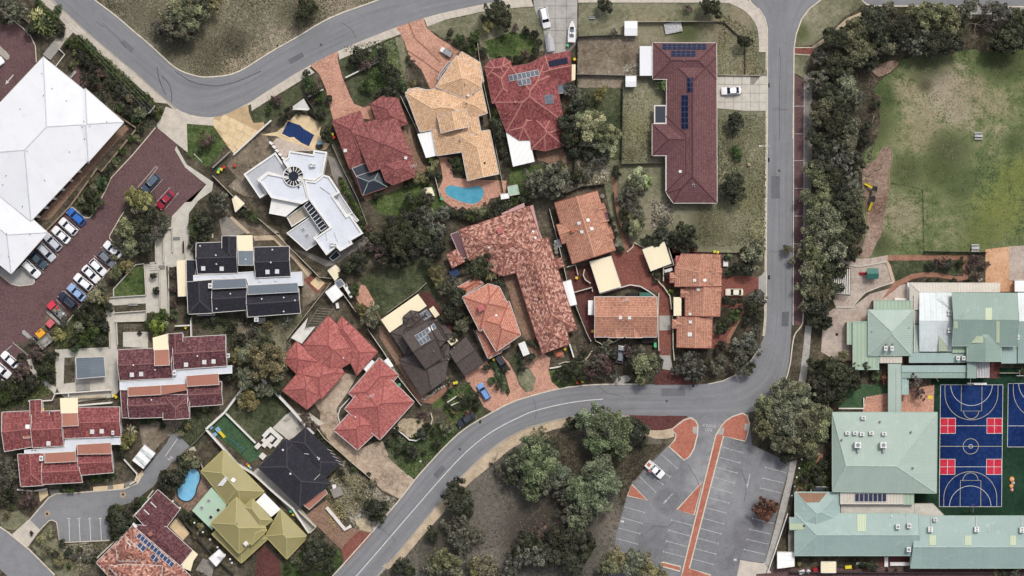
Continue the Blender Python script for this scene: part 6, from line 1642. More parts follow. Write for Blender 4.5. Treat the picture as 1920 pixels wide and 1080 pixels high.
# ------------------------------------------------------------------ plants
NP=np.random.default_rng(11)
def leaf_mesh(name,centres,rads,per,size,mat,up=.5,flat=.8,elong=1.0,tintb=None):
    """many small leaf faces round the given clump centres"""
    if per>20:per=int(per*1.5); size *= .8
    cs=np.repeat(np.array(centres,float),per,0); rs=np.repeat(np.array(rads,float),per)
    n=len(cs)
    d=NP.normal(size=(n,3)); d[:,2]=np.abs(d[:,2])*.9-.25; d/=np.linalg.norm(d,axis=1)[:,None]
    rr=rs*NP.uniform(.4,1.05,n) ** .6*np.where(NP.random(n)<.14,NP.uniform(1.1,1.5,n),1)
    p=cs+d*rr[:,None]*np.array([1,1,flat])
    nm=d*.55+NP.normal(size=(n,3))*.55+np.array([0,0,up]); nm/=np.linalg.norm(nm,axis=1)[:,None]
    t=np.cross(nm,NP.normal(size=(n,3))); t/=np.linalg.norm(t,axis=1)[:,None]; b=np.cross(nm,t)
    s=size*NP.uniform(.6,1.35,n); s1=(s*elong)[:,None]*t; s2=(s/elong**.5)[:,None]*b
    v=np.stack([p-s1-s2*.55,p+s1*.25-s2,p+s1+s2*.4,p-s1*.3+s2],1).reshape(-1,3)
    me=bpy.data.meshes.new(name); me.vertices.add(n*4); me.vertices.foreach_set('co',v.ravel().astype(np.float32))
    me.loops.add(n*4); me.loops.foreach_set('vertex_index',np.arange(n*4,dtype=np.int32))
    me.polygons.add(n); me.polygons.foreach_set('loop_start',np.arange(0,n*4,4,dtype=np.int32)); me.polygons.foreach_set('loop_total',np.full(n,4,np.int32))
    me.update(calc_edges=True)
    cl=np.repeat(NP.uniform(0,1,len(rads)) if tintb is None else np.array(tintb),per)
    ti=np.clip(cl*.5+NP.uniform(0,1,n)*.5,0,1)
    at=me.attributes.new('tint','FLOAT','FACE'); at.data.foreach_set('value',ti.astype(np.float32))
    me.materials.append(M[mat]); return me
def crown_clumps(R,hgt,n,rc,lobes,open_=.0):
    out=[]; rad=[]; L=[(0.0,0.0,1.0)]+[(rnd.uniform(.25,.62)*math.cos(a),rnd.uniform(.25,.62)*math.sin(a),rnd.uniform(.45,.7)) for a in [rnd.uniform(0,6.28) for _ in range(lobes)]]
    L[0]=(0,0,.62)
    for k in range(n):
        lx,ly,lr=L[k % len(L)]
        a=rnd.uniform(0,6.28); q=math.sqrt(rnd.random())*lr
        x,y=lx+q*math.cos(a),ly+q*math.sin(a)
        e=math.hypot(x,y)
        if e>1.08:x,y=x/e*1.06,y/e*1.06
        if open_ and rnd.random()<open_*.5:continue
        zt=math.sqrt(max(0,1-(q/lr)**2*.9)); z=hgt*(.45+.5*zt*lr/.7*rnd.uniform(.72,1.05))
        out.append((x*R,y*R,z)); rad.append(rc*rnd.uniform(.5,1.4)*(.75 if e>.85 else 1))
    return out,rad
def trunk_mesh(name,cl,R,r0,mat,limbs=7):
    mb=MB(); top=min(c[2] for c in cl)*.75; a=Vector((0,0,-.05)); lean=Vector((rnd.uniform(-.05,.05)*R,rnd.uniform(-.05,.05)*R,top))
    mb.tube(a,lean*.5,r0*1.15,r0*.9,7); mb.tube(lean*.5,lean,r0*.9,r0*.7,7)
    for c in rnd.sample(cl,min(limbs,len(cl))):
        m=lean.lerp(Vector(c),.5)+Vector((0,0,-.08*R)); mb.tube(lean,m,r0*.5,r0*.32,5); mb.tube(m,c,r0*.32,r0*.1,5)
    return mesh(name,mb.v,mb.f,M[mat],mb.m)
#  kind: (material, bark, [(class radius, height, clumps, clump radius, leaves per clump, leaf size, lobes, open)], variants)
KINDS={
 'gum':('f_gum','bark',((5.2,9.0,74,.85,95,.20,5,.1),(2.6,5.2,34,.6,75,.15,4,.1)),3),
 'wood':('f_wood','bark',((5.6,9.5,86,.95,95,.21,6,0),(2.8,5.5,36,.65,75,.16,4,0)),3),
 'grey':('f_grey','bark',((4.6,7.0,90,.55,75,.16,5,.25),(2.3,4.0,44,.38,55,.12,4,.25)),2),
 'dark':('f_dark','barkdark',((4.4,7.5,70,.75,90,.17,4,0),(2.2,4.2,34,.5,75,.13,3,0)),3),
 'olive':('f_olive','bark',((4.6,8.0,66,.75,95,.18,5,.1),(2.2,4.2,32,.5,75,.13,3,.1)),2),
 'pom':('f_pom','bark',((5.2,8.5,36,1.0,260,.17,5,.1),(2.6,5.0,26,.65,170,.13,4,.1)),2),
 'lime':('f_lime','barkdark',((2.8,5.0,46,.5,110,.13,2,0),(1.3,2.0,18,.32,80,.09,2,0)),1),
 'green':('f_green','barkdark',((3.0,5.0,44,.6,90,.15,3,0),(1.5,2.2,22,.38,80,.10,3,0)),2),
 'plum':('f_plum','barkdark',((2.6,4.2,50,.35,50,.11,3,.3),(1.4,2.2,26,.26,45,.09,3,.3)),1),
 'rust':('f_rust','barkdark',((3.0,4.5,52,.5,80,.13,3,.1),(1.5,2.2,24,.3,60,.09,3,.1)),1),
}
LIB={}
for kd,(fm,bk,classes,nv) in KINDS.items():
    for R,hg,n,rc,per,sz,lob,op in classes:
        for v in range(nv):
            cl,rd=crown_clumps(R,hg,n,rc,lob,op)
            LIB.setdefault(kd,[]).append((R,leaf_mesh('crown_'+kd,cl,rd,per,sz,fm,elong=1.25),trunk_mesh('trunk_'+kd,cl,R,.05*R+.06,bk),hg))
def bare_mesh(R,hg,mat,seg=150):
    mb=MB()
    def grow(a,d,L,r,k):
        b=a+d*L; mb.tube(a,b,r,r*.7,4)
        if k == 0:return
        for _ in range(3 if k>1 else 4):
            e=(d+Vector((rnd.uniform(-.8,.8),rnd.uniform(-.8,.8),rnd.uniform(-.2,.35)))).normalized(); grow(b,e,L*rnd.uniform(.55,.85),r*.62,k-1)
    for _ in range(5):
        a=rnd.uniform(0,6.28); grow(Vector((0,0,hg*.25)),Vector((math.cos(a)*.8,math.sin(a)*.8,.6)).normalized(),R*.45,.06,3)
    return mesh('branches',mb.v,mb.f,M[mat],mb.m)
BARE=[bare_mesh(2.4,4.0,'f_twig' if 'f_twig' in M else 'bark') for _ in range(3)]
mb=MB(); mb.tube((0,0,-.05),(0,0,1.1),.14,.1,7); BARE_T=mesh('bare_trunk',mb.v,mb.f,M['bark'],mb.m)
def palm_mesh(R,n,mat,hg):
    vs=[]; fs=[]; ti=[]
    for k in range(n):
        a=2*math.pi*k/n*2.4+rnd.uniform(-.2,.2); el=rnd.uniform(.05,1.1); L=R*rnd.uniform(.75,1.05)
        d=Vector((math.cos(a),math.sin(a),0)); s=Vector((-d.y,d.x,0)); prev=Vector((0,0,hg)); 
        for j in range(5):
            t=(j+1)/5; q=Vector((0,0,hg))+d*L*t*math.cos(el*.6)+Vector((0,0,L*(math.sin(el)*t*.7-.55*t*t)))
            w0=R*.075*(1.1-abs((j/5)-.35)); w1=R*.075*(1.1-abs(t-.35))*(0.2 if j == 4 else 1)
            m=len(vs); vs += [prev-s*w0,prev+s*w0,q+s*w1,q-s*w1]; fs.append([m,m+1,m+2,m+3]); ti.append(rnd.random()); prev=q
    me=mesh('fronds',vs,fs,M[mat]); at=me.attributes.new('tint','FLOAT','FACE'); at.data.foreach_set('value',ti); return me
PALMS=[palm_mesh(2.2,34,'f_green',2.4),palm_mesh(2.2,40,'f_olive',2.0)]
mb=MB(); mb.tube((0,0,-.05),(0,0,2.4),.2,.16,8); PALM_T=mesh('palm_trunk',mb.v,mb.f,M['barkdark'],mb.m)

KDESC={'gum':'grey-olive gum tree','wood':'broad sage green tree','grey':'wispy grey-green tree','dark':'dense dark green tree','olive':'olive-yellow leafed tree','pom':'pale clumpy crowned tree','lime':'bright lime green tree',
         'green':'deep green leafy tree','plum':'plum-brown thin tree','rust':'rusty brown leafed tree','bare':'bare branched grey tree','palm':'spiky leafed palm'}
SDESC={'gum':'grey-olive shrub','wood':'sage green shrub','grey':'wispy grey shrub','dark':'dark rounded shrub','olive':'yellow-olive shrub','pom':'pale clumpy shrub','lime':'bright lime shrub','green':'deep green shrub','plum':'plum-brown shrub','rust':'rusty shrub','bare':'bare twiggy shrub','palm':'spiky rosette plant'}
ntree=0
def plant(kd,px,py,r,label=None,group=None,hs=1.0):
    """r: crown radius in survey pixels"""
    global ntree
    ntree += 1; R=r*S
    if kd == 'bare':base,crown,trunk,hg=2.4,rnd.choice(BARE),BARE_T,4.0
    elif kd == 'palm':base,crown,trunk,hg=2.2,rnd.choice(PALMS),PALM_T,2.4
    else:
        opts=LIB[kd]; bR=min({o[0] for o in opts},key=lambda q:abs(math.log(q/R))); base,crown,trunk,hg=rnd.choice([o for o in opts if o[0] == bR])
    k=R/base; h=hg*k*hs; p=P(px,py,h*.7); p.z=0
    small=R<1.3
    nm=('shrub' if small else {'palm':'palm_tree','bare':'bare_tree','gum':'gum_tree','dark':'evergreen_tree','grey':'scrub_tree'}.get(kd,'tree'))
    lab=label or autolabel((SDESC if small else KDESC)[kd],px,py)
    g=group or ('garden shrubs' if small else {'gum':'gum trees','dark':'dark green trees','wood':'sage green trees','grey':'wispy grey trees'}.get(kd,'garden trees'))
    e=empty(nm,p,lab,'shrub' if small else {'gum':'gum tree','palm':'palm','bare':'bare tree','dark':'evergreen tree','grey':'scrub tree'}.get(kd,'tree'),g,(0,0,rnd.uniform(0,6.28)),(k*rnd.uniform(.92,1.08),k*rnd.uniform(.92,1.08),k*hs*rnd.uniform(.9,1.1)))
    link('foliage' if small else ('branches' if kd == 'bare' else 'fronds' if kd == 'palm' else 'crown'),crown,e)
    link('stem' if small else 'trunk',trunk,e)
    return e

TREES='''
gum 362 28 40;gum 338 60 30;gum 318 22 26;olive 392 12 24;bare 442 82 18;dark 571 20 24;grey 300 50 16;bare 428 70 12
grey 28 18 26;grey 10 5 18;palm 82 48 24;palm 70 30 20;dark 58 52 14;palm 95 62 14;dark 8 40 12
dark 160 112 12;lime 134 122 7;lime 139 100 6;olive 150 115 6;plum 186 140 12;bare 192 168 18;bare 214 190 20;olive 241 186 9;gum 266 214 13;green 252 222 11;dark 178 150 12;dark 228 172 12;dark 205 158 12;green 165 90 11;dark 282 208 11;green 222 200 10;dark 240 210 12;palm 200 172 10;dark 192 190 9
green 216 300 8;green 232 282 8;olive 258 258 8;dark 200 322 9;green 188 338 11;gum 176 352 10;green 196 346 9;dark 168 366 11;green 184 380 11;gum 152 372 9;olive 218 306 7;green 246 262 7;dark 160 388 10;dark 176 396 8;dark 206 312 8;dark 262 244 8;olive 172 340 7;green 203 334 7
olive 258 374 27;gum 232 428 22;dark 268 418 24;grey 291 428 20;gum 246 462 20;dark 274 462 22;gum 225 452 14;dark 285 400 16;gum 262 395 18
olive 236 496 15;gum 212 512 14;olive 176 552 16;gum 192 535 14;dark 150 588 13;green 166 602 15;dark 184 592 14;gum 148 612 12;green 176 622 14;dark 196 612 12;olive 112 625 13;dark 190 640 12;green 158 640 13;dark 135 640 12;grey 120 600 10;green 140 655 10;dark 205 575 10;gum 215 480 9;dark 160 570 10;dark 172 578 9;olive 196 560 9;green 146 628 9;dark 182 608 10
plum 68 662 18;plum 48 690 18;plum 36 705 14;dark 85 690 15;dark 62 718 16;green 78 708 13;dark 100 668 10;dark 30 738 14;green 12 745 14;dark 95 705 11;dark 48 728 12;dark 5 720 12;grey 62 640 8;dark 40 672 10
dark 378 412 19;green 362 428 11;dark 388 430 10;green 366 412 10;plum 388 266 17;green 376 282 9;grey 416 380 20;dark 404 372 14;green 470 406 12;dark 458 398 9;green 482 415 8;dark 360 446 8;dark 372 440 8;dark 384 442 8;dark 364 455 7;dark 361 470 6
green 295 592 18;lime 290 612 18;lime 306 604 14;green 279 606 12;dark 288 518 8;dark 292 545 8;olive 363 504 7;plum 322 510 9;plum 326 540 9;plum 328 572 8;green 325 590 10;dark 352 590 10
olive 488 678 38;gum 462 662 20;olive 442 668 16;dark 432 702 16;gum 456 715 20;gum 515 700 24;olive 470 748 20;gum 500 735 18;dark 520 730 14;dark 500 640 15;bare 525 622 16;dark 450 632 12;grey 478 618 12;dark 436 610 10;dark 402 596 12;green 422 600 10;dark 470 595 11;olive 506 610 12;gum 455 750 12;grey 540 600 14;dark 388 600 9;green 510 590 9;dark 445 648 8;gum 505 660 18;gum 475 700 18
plum 522 186 13;green 578 152 15;dark 590 168 13;green 602 178 11;dark 616 186 9;dark 574 136 8;dark 542 214 13;dark 528 222 10;green 505 208 8;dark 602 214 10;dark 610 250 15;green 616 240 9;dark 618 262 9;green 605 208 7;dark 560 212 6;dark 590 214 7;dark 582 208 6;palm 622 250 6
dark 672 100 18;dark 660 114 13;plum 690 120 14;dark 718 102 12;grey 705 112 10;plum 680 128 10;green 690 163 14;dark 724 132 18;dark 735 150 16;green 752 158 12;olive 770 156 11;dark 744 136 10;dark 730 172 14;dark 712 175 9;dark 764 108 6;plum 772 118 7;dark 742 178 10
dark 928 24 24;dark 942 40 20;olive 918 46 16;green 890 72 12;green 858 76 12;dark 874 84 12;green 882 92 11;dark 1000 66 11;dark 985 58 9;dark 1004 98 10;plum 986 98 9;dark 968 112 8;dark 978 108 8;dark 955 110 7;green 935 110 7;dark 1012 78 8;dark 908 96 9;dark 845 62 8;plum 968 54 9
green 932 212 13;dark 934 232 15;dark 936 252 15;dark 938 272 11;dark 944 288 9;dark 950 300 8;green 902 318 8;grey 1072 168 16;dark 1078 200 18;dark 1070 232 22;dark 1068 262 20;dark 1080 285 14;pom 1124 238 40;pom 1100 225 20;olive 1124 172 15;pom 1140 268 22;grey 1086 178 14;dark 1095 190 14;dark 1102 290 14;grey 1125 300 16;grey 1105 320 14;dark 1080 330 14;gum 1112 268 20
grey 1028 332 42;grey 1005 350 24;grey 1045 355 26;gum 1050 320 18;lime 808 300 9;olive 818 306 8;olive 806 316 8;green 856 300 10;green 866 308 10;dark 812 326 9;dark 822 330 8;dark 846 302 8;dark 870 320 7;dark 852 318 6;green 838 398 9;dark 800 340 8
dark 866 400 12;green 882 404 12;dark 898 408 14;gum 905 396 11;dark 920 404 12;plum 912 388 9;dark 938 398 12;dark 952 388 12;green 966 380 11;dark 980 372 11;dark 928 388 9;dark 940 374 8;gum 890 392 9;green 960 392 9;dark 850 398 10
dark 742 448 34;plum 722 470 24;dark 762 432 26;dark 790 440 26;grey 800 410 22;dark 780 402 20;dark 760 408 18;dark 708 446 20;plum 698 458 20;dark 676 480 17;dark 655 500 16;grey 824 400 18;grey 815 430 20;dark 826 460 20;grey 812 470 18;dark 745 490 20;dark 720 490 18;plum 690 430 10;dark 735 418 14;dark 772 376 14;olive 780 335 11;olive 795 340 9;dark 790 375 11;dark 765 345 9;grey 800 368 14;dark 706 365 9;dark 675 505 12;dark 640 515 11;dark 802 492 14;dark 770 470 18;dark 832 440 10;dark 700 340 7
dark 900 498 24;palm 920 510 18;green 888 482 14;olive 818 514 14;olive 826 530 12;grey 838 540 17;grey 850 525 12;dark 855 562 20;dark 840 585 18;gum 868 615 15;olive 878 598 11;dark 858 590 14;dark 850 630 12;dark 862 545 12;dark 888 540 10;dark 935 535 12;dark 928 548 10;dark 950 570 9;dark 958 592 8;dark 966 612 7;olive 820 508 9
gum 690 598 19;olive 680 580 14;dark 704 608 14;green 664 548 14;dark 650 540 10;gum 700 575 12;olive 705 590 10;dark 638 690 0
grey 1192 350 26;pom 1195 338 20;lime 1212 336 14;lime 1206 352 10;grey 1180 388 18;grey 1200 405 18;dark 1175 425 12;pom 1195 425 17;olive 1186 410 13;dark 1235 436 15;grey 1255 440 15;dark 1280 430 22;dark 1262 452 14;dark 1286 452 12;dark 1232 452 12;dark 1212 452 12;dark 1156 330 9;dark 1155 318 8;dark 1300 440 11;grey 1245 420 10;grey 1180 365 15;dark 1170 395 12;grey 1166 372 10
dark 1378 352 25;dark 1370 368 14;dark 1382 228 18;grey 1376 240 12;green 1378 280 11;green 1386 292 9;dark 1395 80 16;dark 1338 14 22;dark 1328 8 16;dark 1136 10 15;plum 1288 16 9;palm 1244 160 16;grey 1150 60 8
gum 1412 484 26;dark 1400 500 17;gum 1420 468 15;grey 1418 560 18;dark 1412 578 17;dark 1422 595 12;dark 1395 470 9;green 1375 592 12;dark 1366 602 12;green 1358 614 10;dark 1350 622 9;dark 1385 580 8;dark 1374 500 8;dark 1366 512 6;dark 1362 560 6;dark 1388 562 5
grey 1396 640 20;grey 1410 655 18;grey 1392 670 20;grey 1400 690 16;dark 1404 690 12;grey 1376 650 12;grey 1380 690 14;grey 1420 620 12
grey 1300 686 24;grey 1285 675 18;dark 1320 680 16;grey 1310 700 18;grey 1272 690 14;grey 1340 690 14;grey 1355 672 10;dark 1295 700 14;dark 1354 645 9;dark 1345 660 7
gum 1208 680 26;grey 1222 690 22;grey 1195 668 20;dark 1190 690 17;dark 1230 672 14;gum 1206 705 17;grey 1136 650 16;plum 1128 668 17;plum 1140 690 20;grey 1115 680 18;plum 1104 700 15;dark 1150 665 10;plum 1180 660 13;grey 1155 705 11;dark 1092 708 11;grey 1125 705 10
dark 1076 698 14;dark 1064 690 11;dark 1052 696 9;dark 1060 712 10;dark 1075 680 9;dark 1045 704 8;dark 1096 660 7;dark 1088 672 8
dark 1010 640 9;dark 995 668 9;dark 978 690 9;green 982 650 7;dark 950 690 8;dark 912 688 8;green 922 712 8;dark 934 725 7
dark 885 742 12;olive 866 742 7;dark 872 755 12;dark 856 765 10;olive 850 770 8;dark 895 760 9;green 842 730 6;dark 838 760 8;rust 878 772 8;dark 892 740 8
dark 775 846 12;green 758 833 13;dark 800 800 9;dark 817 832 10;dark 790 815 12;gum 836 806 14;grey 828 792 10;dark 768 858 8;dark 795 850 6;green 752 826 8;dark 742 808 8;dark 730 830 8;dark 745 848 7;plum 790 780 10;dark 815 810 9;olive 845 790 7
dark 706 955 20;dark 692 948 13;dark 714 968 13;dark 700 970 11;dark 720 948 11
dark 596 1028 26;dark 580 1042 20;dark 612 1042 20;dark 600 1060 20;dark 618 1062 14;dark 570 1062 16;grey 555 1050 10;green 540 1062 10
olive 650 905 6;olive 645 895 6;green 660 880 7;dark 640 885 8;olive 700 906 8;dark 690 890 6;dark 655 868 6;olive 672 930 5;dark 620 860 8;dark 605 845 7;dark 590 830 7;plum 578 792 14;plum 570 782 11;plum 592 800 10;plum 566 790 9;dark 596 818 6;dark 606 832 6
wood 1130 800 40;wood 1110 785 26;wood 1155 800 30;wood 1125 830 30;wood 1158 835 24;dark 1195 812 22;dark 1188 795 16;dark 1070 795 14;dark 1205 825 12
wood 1000 865 38;wood 1030 850 28;wood 975 860 26;wood 1020 900 32;wood 1045 880 24;grey 985 900 22;wood 1000 925 24;olive 1012 820 18;wood 1005 830 20;dark 960 895 16
wood 1110 895 34;wood 1085 925 32;wood 1115 935 30;wood 1135 905 24;grey 1070 955 26;wood 1090 970 26;grey 1100 950 24;wood 1060 900 20;grey 1055 930 20;wood 1125 870 22;wood 1080 985 20
dark 1075 1010 30;dark 1040 1010 24;plum 1010 1000 22;dark 990 1015 22;grey 1000 1040 30;dark 1030 1045 24;dark 975 1035 20;dark 1060 1040 24;dark 1090 1040 20;dark 1075 1060 24;grey 960 1060 24;dark 1110 1020 14
dark 856 925 26;dark 860 948 26;dark 850 910 18;dark 870 935 18;grey 865 985 24;grey 880 1005 26;grey 850 1000 18;grey 870 1025 22;grey 838 985 14;dark 872 965 16;dark 808 1000 14;dark 812 1010 10
gum 830 1055 28;gum 810 1065 22;gum 855 1062 22;dark 752 1058 16;dark 765 1068 16;dark 742 1066 12;olive 900 1055 22;olive 915 1068 22;olive 890 1068 18;gum 930 1075 14
bare 928 868 14;grey 940 885 14;bare 945 880 12;dark 920 870 4
olive 1165 1045 26;gum 1180 1060 24;olive 1200 1055 22;gum 1150 1062 22;olive 1220 1065 18;gum 1240 1072 16;gum 1140 1070 16
rust 1437 952 23;plum 1425 945 10;bare 1428 944 9
dark 1558 700 30;dark 1540 720 26;dark 1575 715 22;dark 1590 700 18;dark 1530 690 20;dark 1552 740 22;dark 1600 715 16;dark 1575 745 18;plum 1718 720 18;plum 1724 735 14;green 1640 705 10;rust 1658 706 12;dark 1625 690 12;dark 1605 690 12;olive 1580 664 12;dark 1640 688 8;dark 1738 690 8;rust 1548 680 8
gum 1475 745 34;gum 1450 765 30;gum 1500 760 34;gum 1530 765 28;gum 1470 790 36;gum 1505 800 34;gum 1440 800 26;gum 1530 800 26;gum 1485 830 28;gum 1520 835 24;gum 1455 830 22;gum 1545 780 18;dark 1475 860 14;gum 1465 725 20;gum 1535 820 18;gum 1500 728 18
dark 1530 880 14;dark 1540 900 14;dark 1515 890 10;dark 1545 870 12;dark 1552 915 9;dark 1525 915 9;dark 1508 900 8;plum 1500 920 6
dark 895 312 3;dark 224 970 17;dark 216 985 15;dark 232 985 17;dark 222 1000 15;dark 238 960 14;dark 255 945 12;green 268 938 10;dark 246 975 12;dark 230 1005 10;dark 214 958 12;dark 240 1000 10;dark 206 972 8
green 124 908 11;green 130 918 9;green 195 890 13;green 180 898 11;green 212 886 10;dark 150 912 8;dark 162 906 8;olive 238 822 15;palm 245 808 14;palm 232 835 13;dark 226 852 9;dark 222 838 8
grey 12 872 16;grey 26 888 16;grey 8 895 14;grey 32 870 10;dark 14 925 14;dark 6 940 12;dark 25 935 8;plum 55 932 14;plum 46 940 11;plum 66 940 9;green 22 950 7;olive 12 965 8;grey 16 905 12
dark 330 892 22;dark 312 905 16;dark 345 875 14;gum 366 868 12;olive 352 862 10;dark 322 915 14;dark 305 890 12;dark 340 860 9;olive 358 852 9;dark 392 878 9
dark 352 968 8;green 360 978 8;olive 375 985 8;dark 344 972 8;dark 380 998 7;green 346 960 7;olive 366 1002 7;dark 390 1000 6;dark 400 1030 6
olive 95 1000 8;olive 90 1030 12;dark 105 1040 11;olive 75 1010 11;dark 130 1035 10;grey 142 1042 9;grey 165 1045 10;dark 118 1020 9;olive 110 1055 11;grey 100 1000 7;dark 150 1030 7;grey 180 1035 8;dark 175 1050 8
green 265 792 6;dark 275 790 7;green 285 788 6;dark 258 800 6;dark 305 800 7;dark 300 788 6;green 365 764 7;dark 372 775 7;olive 385 762 8;dark 395 752 7;green 378 752 6;dark 392 735 7;grey 375 765 6;green 350 770 5;green 392 770 6;olive 340 815 6;olive 350 800 7
dark 640 345 5;green 646 356 6;dark 652 366 6;green 658 378 6;dark 664 390 6;green 671 402 6;dark 678 414 6;green 685 428 7;dark 690 440 7;green 682 420 6;dark 638 335 5
green 702 372 7;dark 715 362 7;olive 790 328 6;dark 780 325 6
dark 700 700 5;green 690 710 5;dark 842 720 5;green 785 790 4;dark 835 742 6;olive 866 740 6
dark 1400 600 10;dark 1120 400 7;dark 1136 390 5;dark 1140 402 5;dark 1150 425 6;dark 1155 440 6;dark 1165 468 8;dark 1148 410 6;dark 1222 508 8;dark 1230 518 7;lime 1258 546 7;dark 1360 485 7;lime 1368 480 7;dark 1250 515 7;dark 1228 528 6;dark 1084 490 6
dark 1240 470 6;dark 1285 470 9;dark 1300 462 9;dark 1272 465 7
dark 1800 490 9;plum 1770 495 14;dark 1780 498 12;plum 1755 490 9;green 1740 494 7;plum 1830 485 13;plum 1845 500 12;plum 1820 500 10;dark 1745 500 8;plum 1835 515 8;dark 1760 528 7;dark 1790 528 8;dark 1820 526 7;dark 1740 526 6
olive 1735 700 5;dark 1917 695 9;grey 1905 1072 12;palm 1908 1062 12;dark 1880 1074 9;palm 1868 1075 7;dark 1604 1062 5;dark 1630 1060 9;dark 1640 1066 8;dark 1618 1058 6;dark 1663 1068 3;dark 1680 1068 3;dark 1697 1068 3;olive 1500 1058 4
green 130 1062 6;dark 60 1000 5
bare 1835 42 30;bare 1850 30 24
'''
for row in TREES.strip().splitlines():
    for t in row.split(';'):
        k,x,y,r=t.split()
        if float(r)>2:plant(k,float(x),float(y),float(r)*1.06)
# the bushland strip between the road and the school field
BUSH='''
dark 1572 72 28;gum 1600 56 30;dark 1640 46 34;gum 1668 70 28;dark 1692 54 34;grey 1720 78 28;gum 1742 34 30;dark 1768 74 30;gum 1790 40 28;grey 1812 22 26;dark 1790 80 20;grey 1870 24 28;dark 1900 66 30;dark 1872 80 22;dark 1915 40 26;grey 1660 22 20;gum 1715 20 22;grey 1545 108 22;dark 1575 118 28;gum 1610 96 28;dark 1630 112 18;grey 1650 92 18;dark 1745 84 22
grey 1538 150 24;dark 1560 176 28;gum 1590 158 24;gum 1545 205 26;dark 1580 206 26;grey 1606 190 20;dark 1562 238 30;gum 1600 234 22;dark 1535 262 24;grey 1565 272 26;gum 1592 270 20;dark 1618 262 14;dark 1545 300 28;grey 1580 304 28;dark 1608 298 18;gum 1530 335 24;dark 1560 340 28;grey 1592 340 24;gum 1515 365 18;gum 1545 375 28;dark 1575 378 28;gum 1600 375 20;gum 1530 405 26;gum 1562 412 32;dark 1595 410 26;gum 1515 440 20;gum 1545 445 30;dark 1580 446 30;dark 1612 430 16;gum 1505 470 16;gum 1535 478 28;gum 1568 480 26;dark 1598 472 18;gum 1520 510 24;dark 1548 512 26;dark 1575 508 16;gum 1510 540 20;gum 1535 545 24;dark 1560 540 20;dark 1530 575 22;gum 1512 570 16;dark 1545 600 18;dark 1525 605 16;gum 1478 468 10;gum 1483 488 9;dark 1625 235 10;dark 1640 195 10
'''
for row in BUSH.strip().splitlines():
    for t in row.split(';'):
        k,x,y,r=t.split(); plant(k,float(x),float(y),float(r)*1.08,group='bushland trees east of the road')

# clipped hedges
def hedge(pts,w,h,label,mat='f_dark',size=.11):
    q=resample(pts,max(4,int(sum(math.hypot(pts[i+1][0]-pts[i][0],pts[i+1][1]-pts[i][1]) for i in range(len(pts)-1))/3)))
    c=P(*q[len(q)//2]); cs=[]; rs=[]
    for x,y in q:
        for _ in range(max(2,int(w/2.5))):
            p=P(x+rnd.uniform(-w/2,w/2),y+rnd.uniform(-w/2,w/2),h*rnd.uniform(.35,.95)); cs.append((p.x-c.x,p.y-c.y,p.z)); rs.append(rnd.uniform(.35,.6))
    me=leaf_mesh('hedge',cs,rs,60,size,mat); e=empty('hedge',c,label,'hedge'); link('foliage',me,e)
    mb=MB()
    for x,y in q[::3]:p=P(x,y); mb.tube((p.x-c.x,p.y-c.y,0),(p.x-c.x,p.y-c.y,h*.7),.06,.03,5)
    link('stems',mesh('hedge_stems',mb.v,mb.f,M['barkdark'],mb.m),e)
hedge([(110,16),(98,40),(86,24),(72,4)],10,1.6,'dark hedge strip along the path at the north west corner','f_green')
hedge([(100,45),(118,55),(110,66)],10,1.8,'dark hedge end beside the wide steps')
hedge([(128,84),(142,74),(160,84),(182,106),(204,126),(228,146),(248,164),(268,182),(288,200),(296,214)],15,1.8,'long dark green hedge along the footpath beside the road bend','f_green')
hedge([(150,100),(175,122),(200,142),(225,162),(250,182),(272,200)],16,1.5,'long second hedge row behind the hedge by the footpath','f_dark')
hedge([(357,462),(362,448),(374,443),(392,446)],6,1.5,'clipped dark hedge at the corner of the black town houses')
hedge([(358,424),(366,404),(380,398),(396,412),(396,432),(378,438)],8,1.4,'rounded clipped hedge bed on the limestone terrace')
hedge([(640,338),(652,362),(668,392),(684,424),(694,444)],7,1.6,'narrow hedge along the fence east of the flat roofed house','f_green')
hedge([(862,396),(884,402),(905,404),(930,394),(955,384),(982,370)],12,1.8,'hedge along the back fence south of the kidney shaped pool','f_dark')
hedge([(215,960),(225,985),(220,1005)],26,1.8,'blocky clipped hedge beside the service road bays','f_green')
hedge([(258,945),(275,932)],9,1.4,'small clipped hedge between the service road and the wine roof','f_green')
hedge([(925,680),(935,705),(948,730)],9,1.2,'narrow hedge strip between the two pink driveways','f_green')
hedge([(1010,650),(985,640),(975,660),(980,690)],6,1.2,'low hedge beside the white trailer','f_dark')
hedge([(1356,512),(1376,511)],8,1.0,'small clipped hedge beside the stepped villa row entry'); hedge([(1356,564),(1374,566)],8,1.0,'small clipped hedge south of the white car at the villas')
hedge([(600,815),(612,830),(622,845)],5,1.0,'low hedge along the fence west of the sandy driveway','f_green')
hedge([(300,405),(312,420),(300,440)],10,1.2,'loose grey scrub hedge west of the limestone ramp','f_grey')

